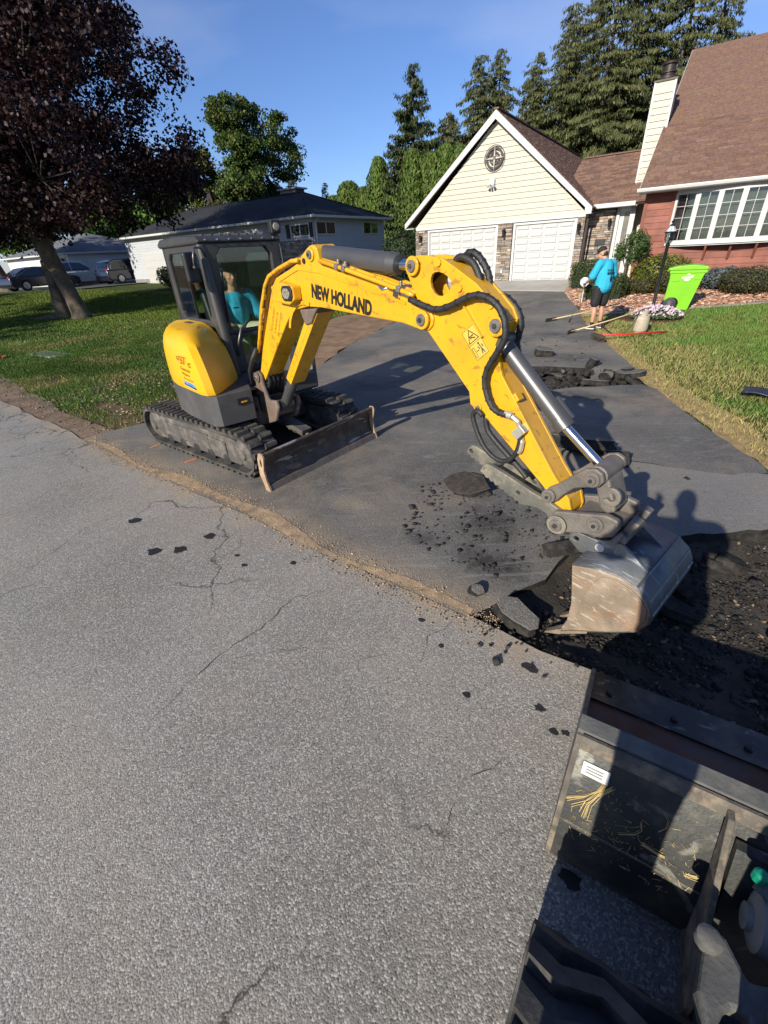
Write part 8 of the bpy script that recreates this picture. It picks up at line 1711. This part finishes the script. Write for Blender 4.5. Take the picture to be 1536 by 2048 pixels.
# ------------------------------------------------------------------ parked cars
M_TYRE = mat('tyre', (.018, .018, .018), .8); M_RIM = mat('alloy_rim', (.35, .36, .37), .35, .8); M_CGL = mat('dark_car_glass', (.012, .015, .018), .08, var=.1, spec=.8); M_TAIL = mat('tail_lamp', (.4, .015, .01), .25)
def car(name, lb, u_, v_, rot, paint, L_, Wd, H, suv=True):
    """side profile lofted across the width, narrower at the roof"""
    t = thing(name, lb, 'car', G(u_, v_, .03), YAW + rot, 'cars parked beyond the lawn')
    h0 = .22; bl = H * (.58 if suv else .62)
    low = [(-.5 * L_, h0 + .12), (-.5 * L_, bl - .12), (-.485 * L_, bl), (.16 * L_, bl + .01), (.30 * L_, bl - .03), (.44 * L_, bl - .13), (.49 * L_, bl - .26), (.5 * L_, h0 + .12), (.46 * L_, h0), (-.46 * L_, h0)]
    mb = MB(); mb.prism(low, -Wd / 2, Wd / 2); part('body', mb, paint, t, bevel=.09, seg=4, smooth=.9)
    if suv: top = [(-.47 * L_, bl - .05), (-.43 * L_, H - .18), (-.34 * L_, H - .03), (-.05 * L_, H), (.06 * L_, H - .06), (.25 * L_, bl - .04)]
    else: top = [(-.43 * L_, bl - .05), (-.22 * L_, H - .07), (-.08 * L_, H), (.04 * L_, H - .03), (.12 * L_, H - .12), (.28 * L_, bl - .04)]
    mb = MB(); mb.prism(top, -Wd / 2 + .06, Wd / 2 - .06); mb.v = [(x, y * (1 - .16 * max(0, (z - bl) / (H - bl))), z) for x, y, z in mb.v]; cabn = part('cabin', mb, paint, t, bevel=.05, seg=3, smooth=.9)
    cx_ = sum(p[0] for p in top) / len(top); zc = (bl + H) / 2 + .02
    for s in (-1, 1):
        gl = [(cx_ + (x - cx_) * .86, zc + (z - zc) * .72 - .01) for x, z in top]; mid = cx_ + .02 * L_
        for a, b in ((-9, mid - .03), (mid + .03, 9)):
            q_ = [(min(max(x, a), b), z) for x, z in gl]; mb = MB(); mb.prism(q_, 0, .02); mb.v = [(x, s * ((Wd / 2 - .06) * (1 - .16 * max(0, (z - bl) / (H - bl))) + .006 - (.02 - y if s > 0 else .02 - y)), z) for x, y, z in mb.v]; part('side_window', mb, M_CGL, cabn)
        mb = MB(); tr_ = [Vector((x, s * ((Wd / 2 - .06) * (1 - .16 * max(0, (z - bl) / (H - bl))) + .01), z)) for x, z in [gl[0]] + gl[1:] ]; mb.tube(tr_, .012, 5); part('window_trim', mb, M_RIM, cabn)
        for x in (-.31 * L_, .30 * L_):
            mb = MB(); mb.lathe([(.2, -.1), (.33, -.1), (.345, -.06), (.345, .06), (.33, .1), (.2, .1)], (x, s * (Wd / 2 - .1), .33), 22, 'y'); w_ = part('wheel', mb, M_TYRE, t, smooth=.7); mb = MB(); mb.lathe([(.06, -.11), (.2, -.105), (.22, -.1), (.22, .1), (.2, .105), (.06, .11)], (x, s * (Wd / 2 - .1), .33), 10, 'y'); part('rim', mb, M_RIM, w_)
        mb = MB(); mb.obox((-.485 * L_, s * (Wd / 2 - .16), bl - .06), (.09, .22, .16)); part('tail_lamp', mb, M_TAIL, t, bevel=.02); mb = MB(); mb.obox((.465 * L_, s * (Wd / 2 - .2), bl - .26), (.1, .3, .1)); part('headlight', mb, M_LENS, t, bevel=.02)
        mb = MB(); mb.obox((.14 * L_, s * (Wd / 2 + .05), bl + .07), (.12, .16, .1)); part('door_mirror', mb, paint, t, bevel=.02)
    mb = MB(); b0, b1 = Vector((top[0][0], 0, top[0][1])), Vector((top[1][0], 0, top[1][1])); p0, p1 = b0.lerp(b1, .35) + Vector((-.012, 0, .01)), b0.lerp(b1, .92) + Vector((-.012, 0, .01)); mb.bar(p0, p1, Wd * .66, .02, Vector((b1.x - b0.x, 0, b1.z - b0.z)).cross(Vector((0, 1, 0)))); part('rear_window', mb, M_CGL, cabn)
    mb = MB(); f0, f1 = Vector((top[-1][0], 0, top[-1][1])), Vector((top[-2][0], 0, top[-2][1])); mb.bar(f0.lerp(f1, .15) + Vector((.012, 0, .01)), f0.lerp(f1, .92) + Vector((.012, 0, .01)), Wd * .66, .02, Vector((f1.x - f0.x, 0, f1.z - f0.z)).cross(Vector((0, 1, 0)))); part('windscreen', mb, M_CGL, cabn)
    return t
M_NAVY = mat('navy_car_paint', (.008, .010, .022), .25, var=.1, scale=2, coat=.8); M_CWH = mat('white_car_paint', (.6, .61, .62), .3, coat=.6)
car('parked_car', 'dark navy suv parked in front of the white house, nose to the right', -37.2, 22.2, R(90), M_NAVY, 4.9, 1.9, 1.62)
car('parked_car', 'white suv half hidden behind the navy one, red tail lamps showing', -41.6, 20.2, R(90), M_CWH, 4.6, 1.85, 1.68)
car('parked_car', 'low dark sedan parked at the far left behind the maple trunks', -39.3, 16.5, R(96), M_NAVY, 4.8, 1.85, 1.42, False)
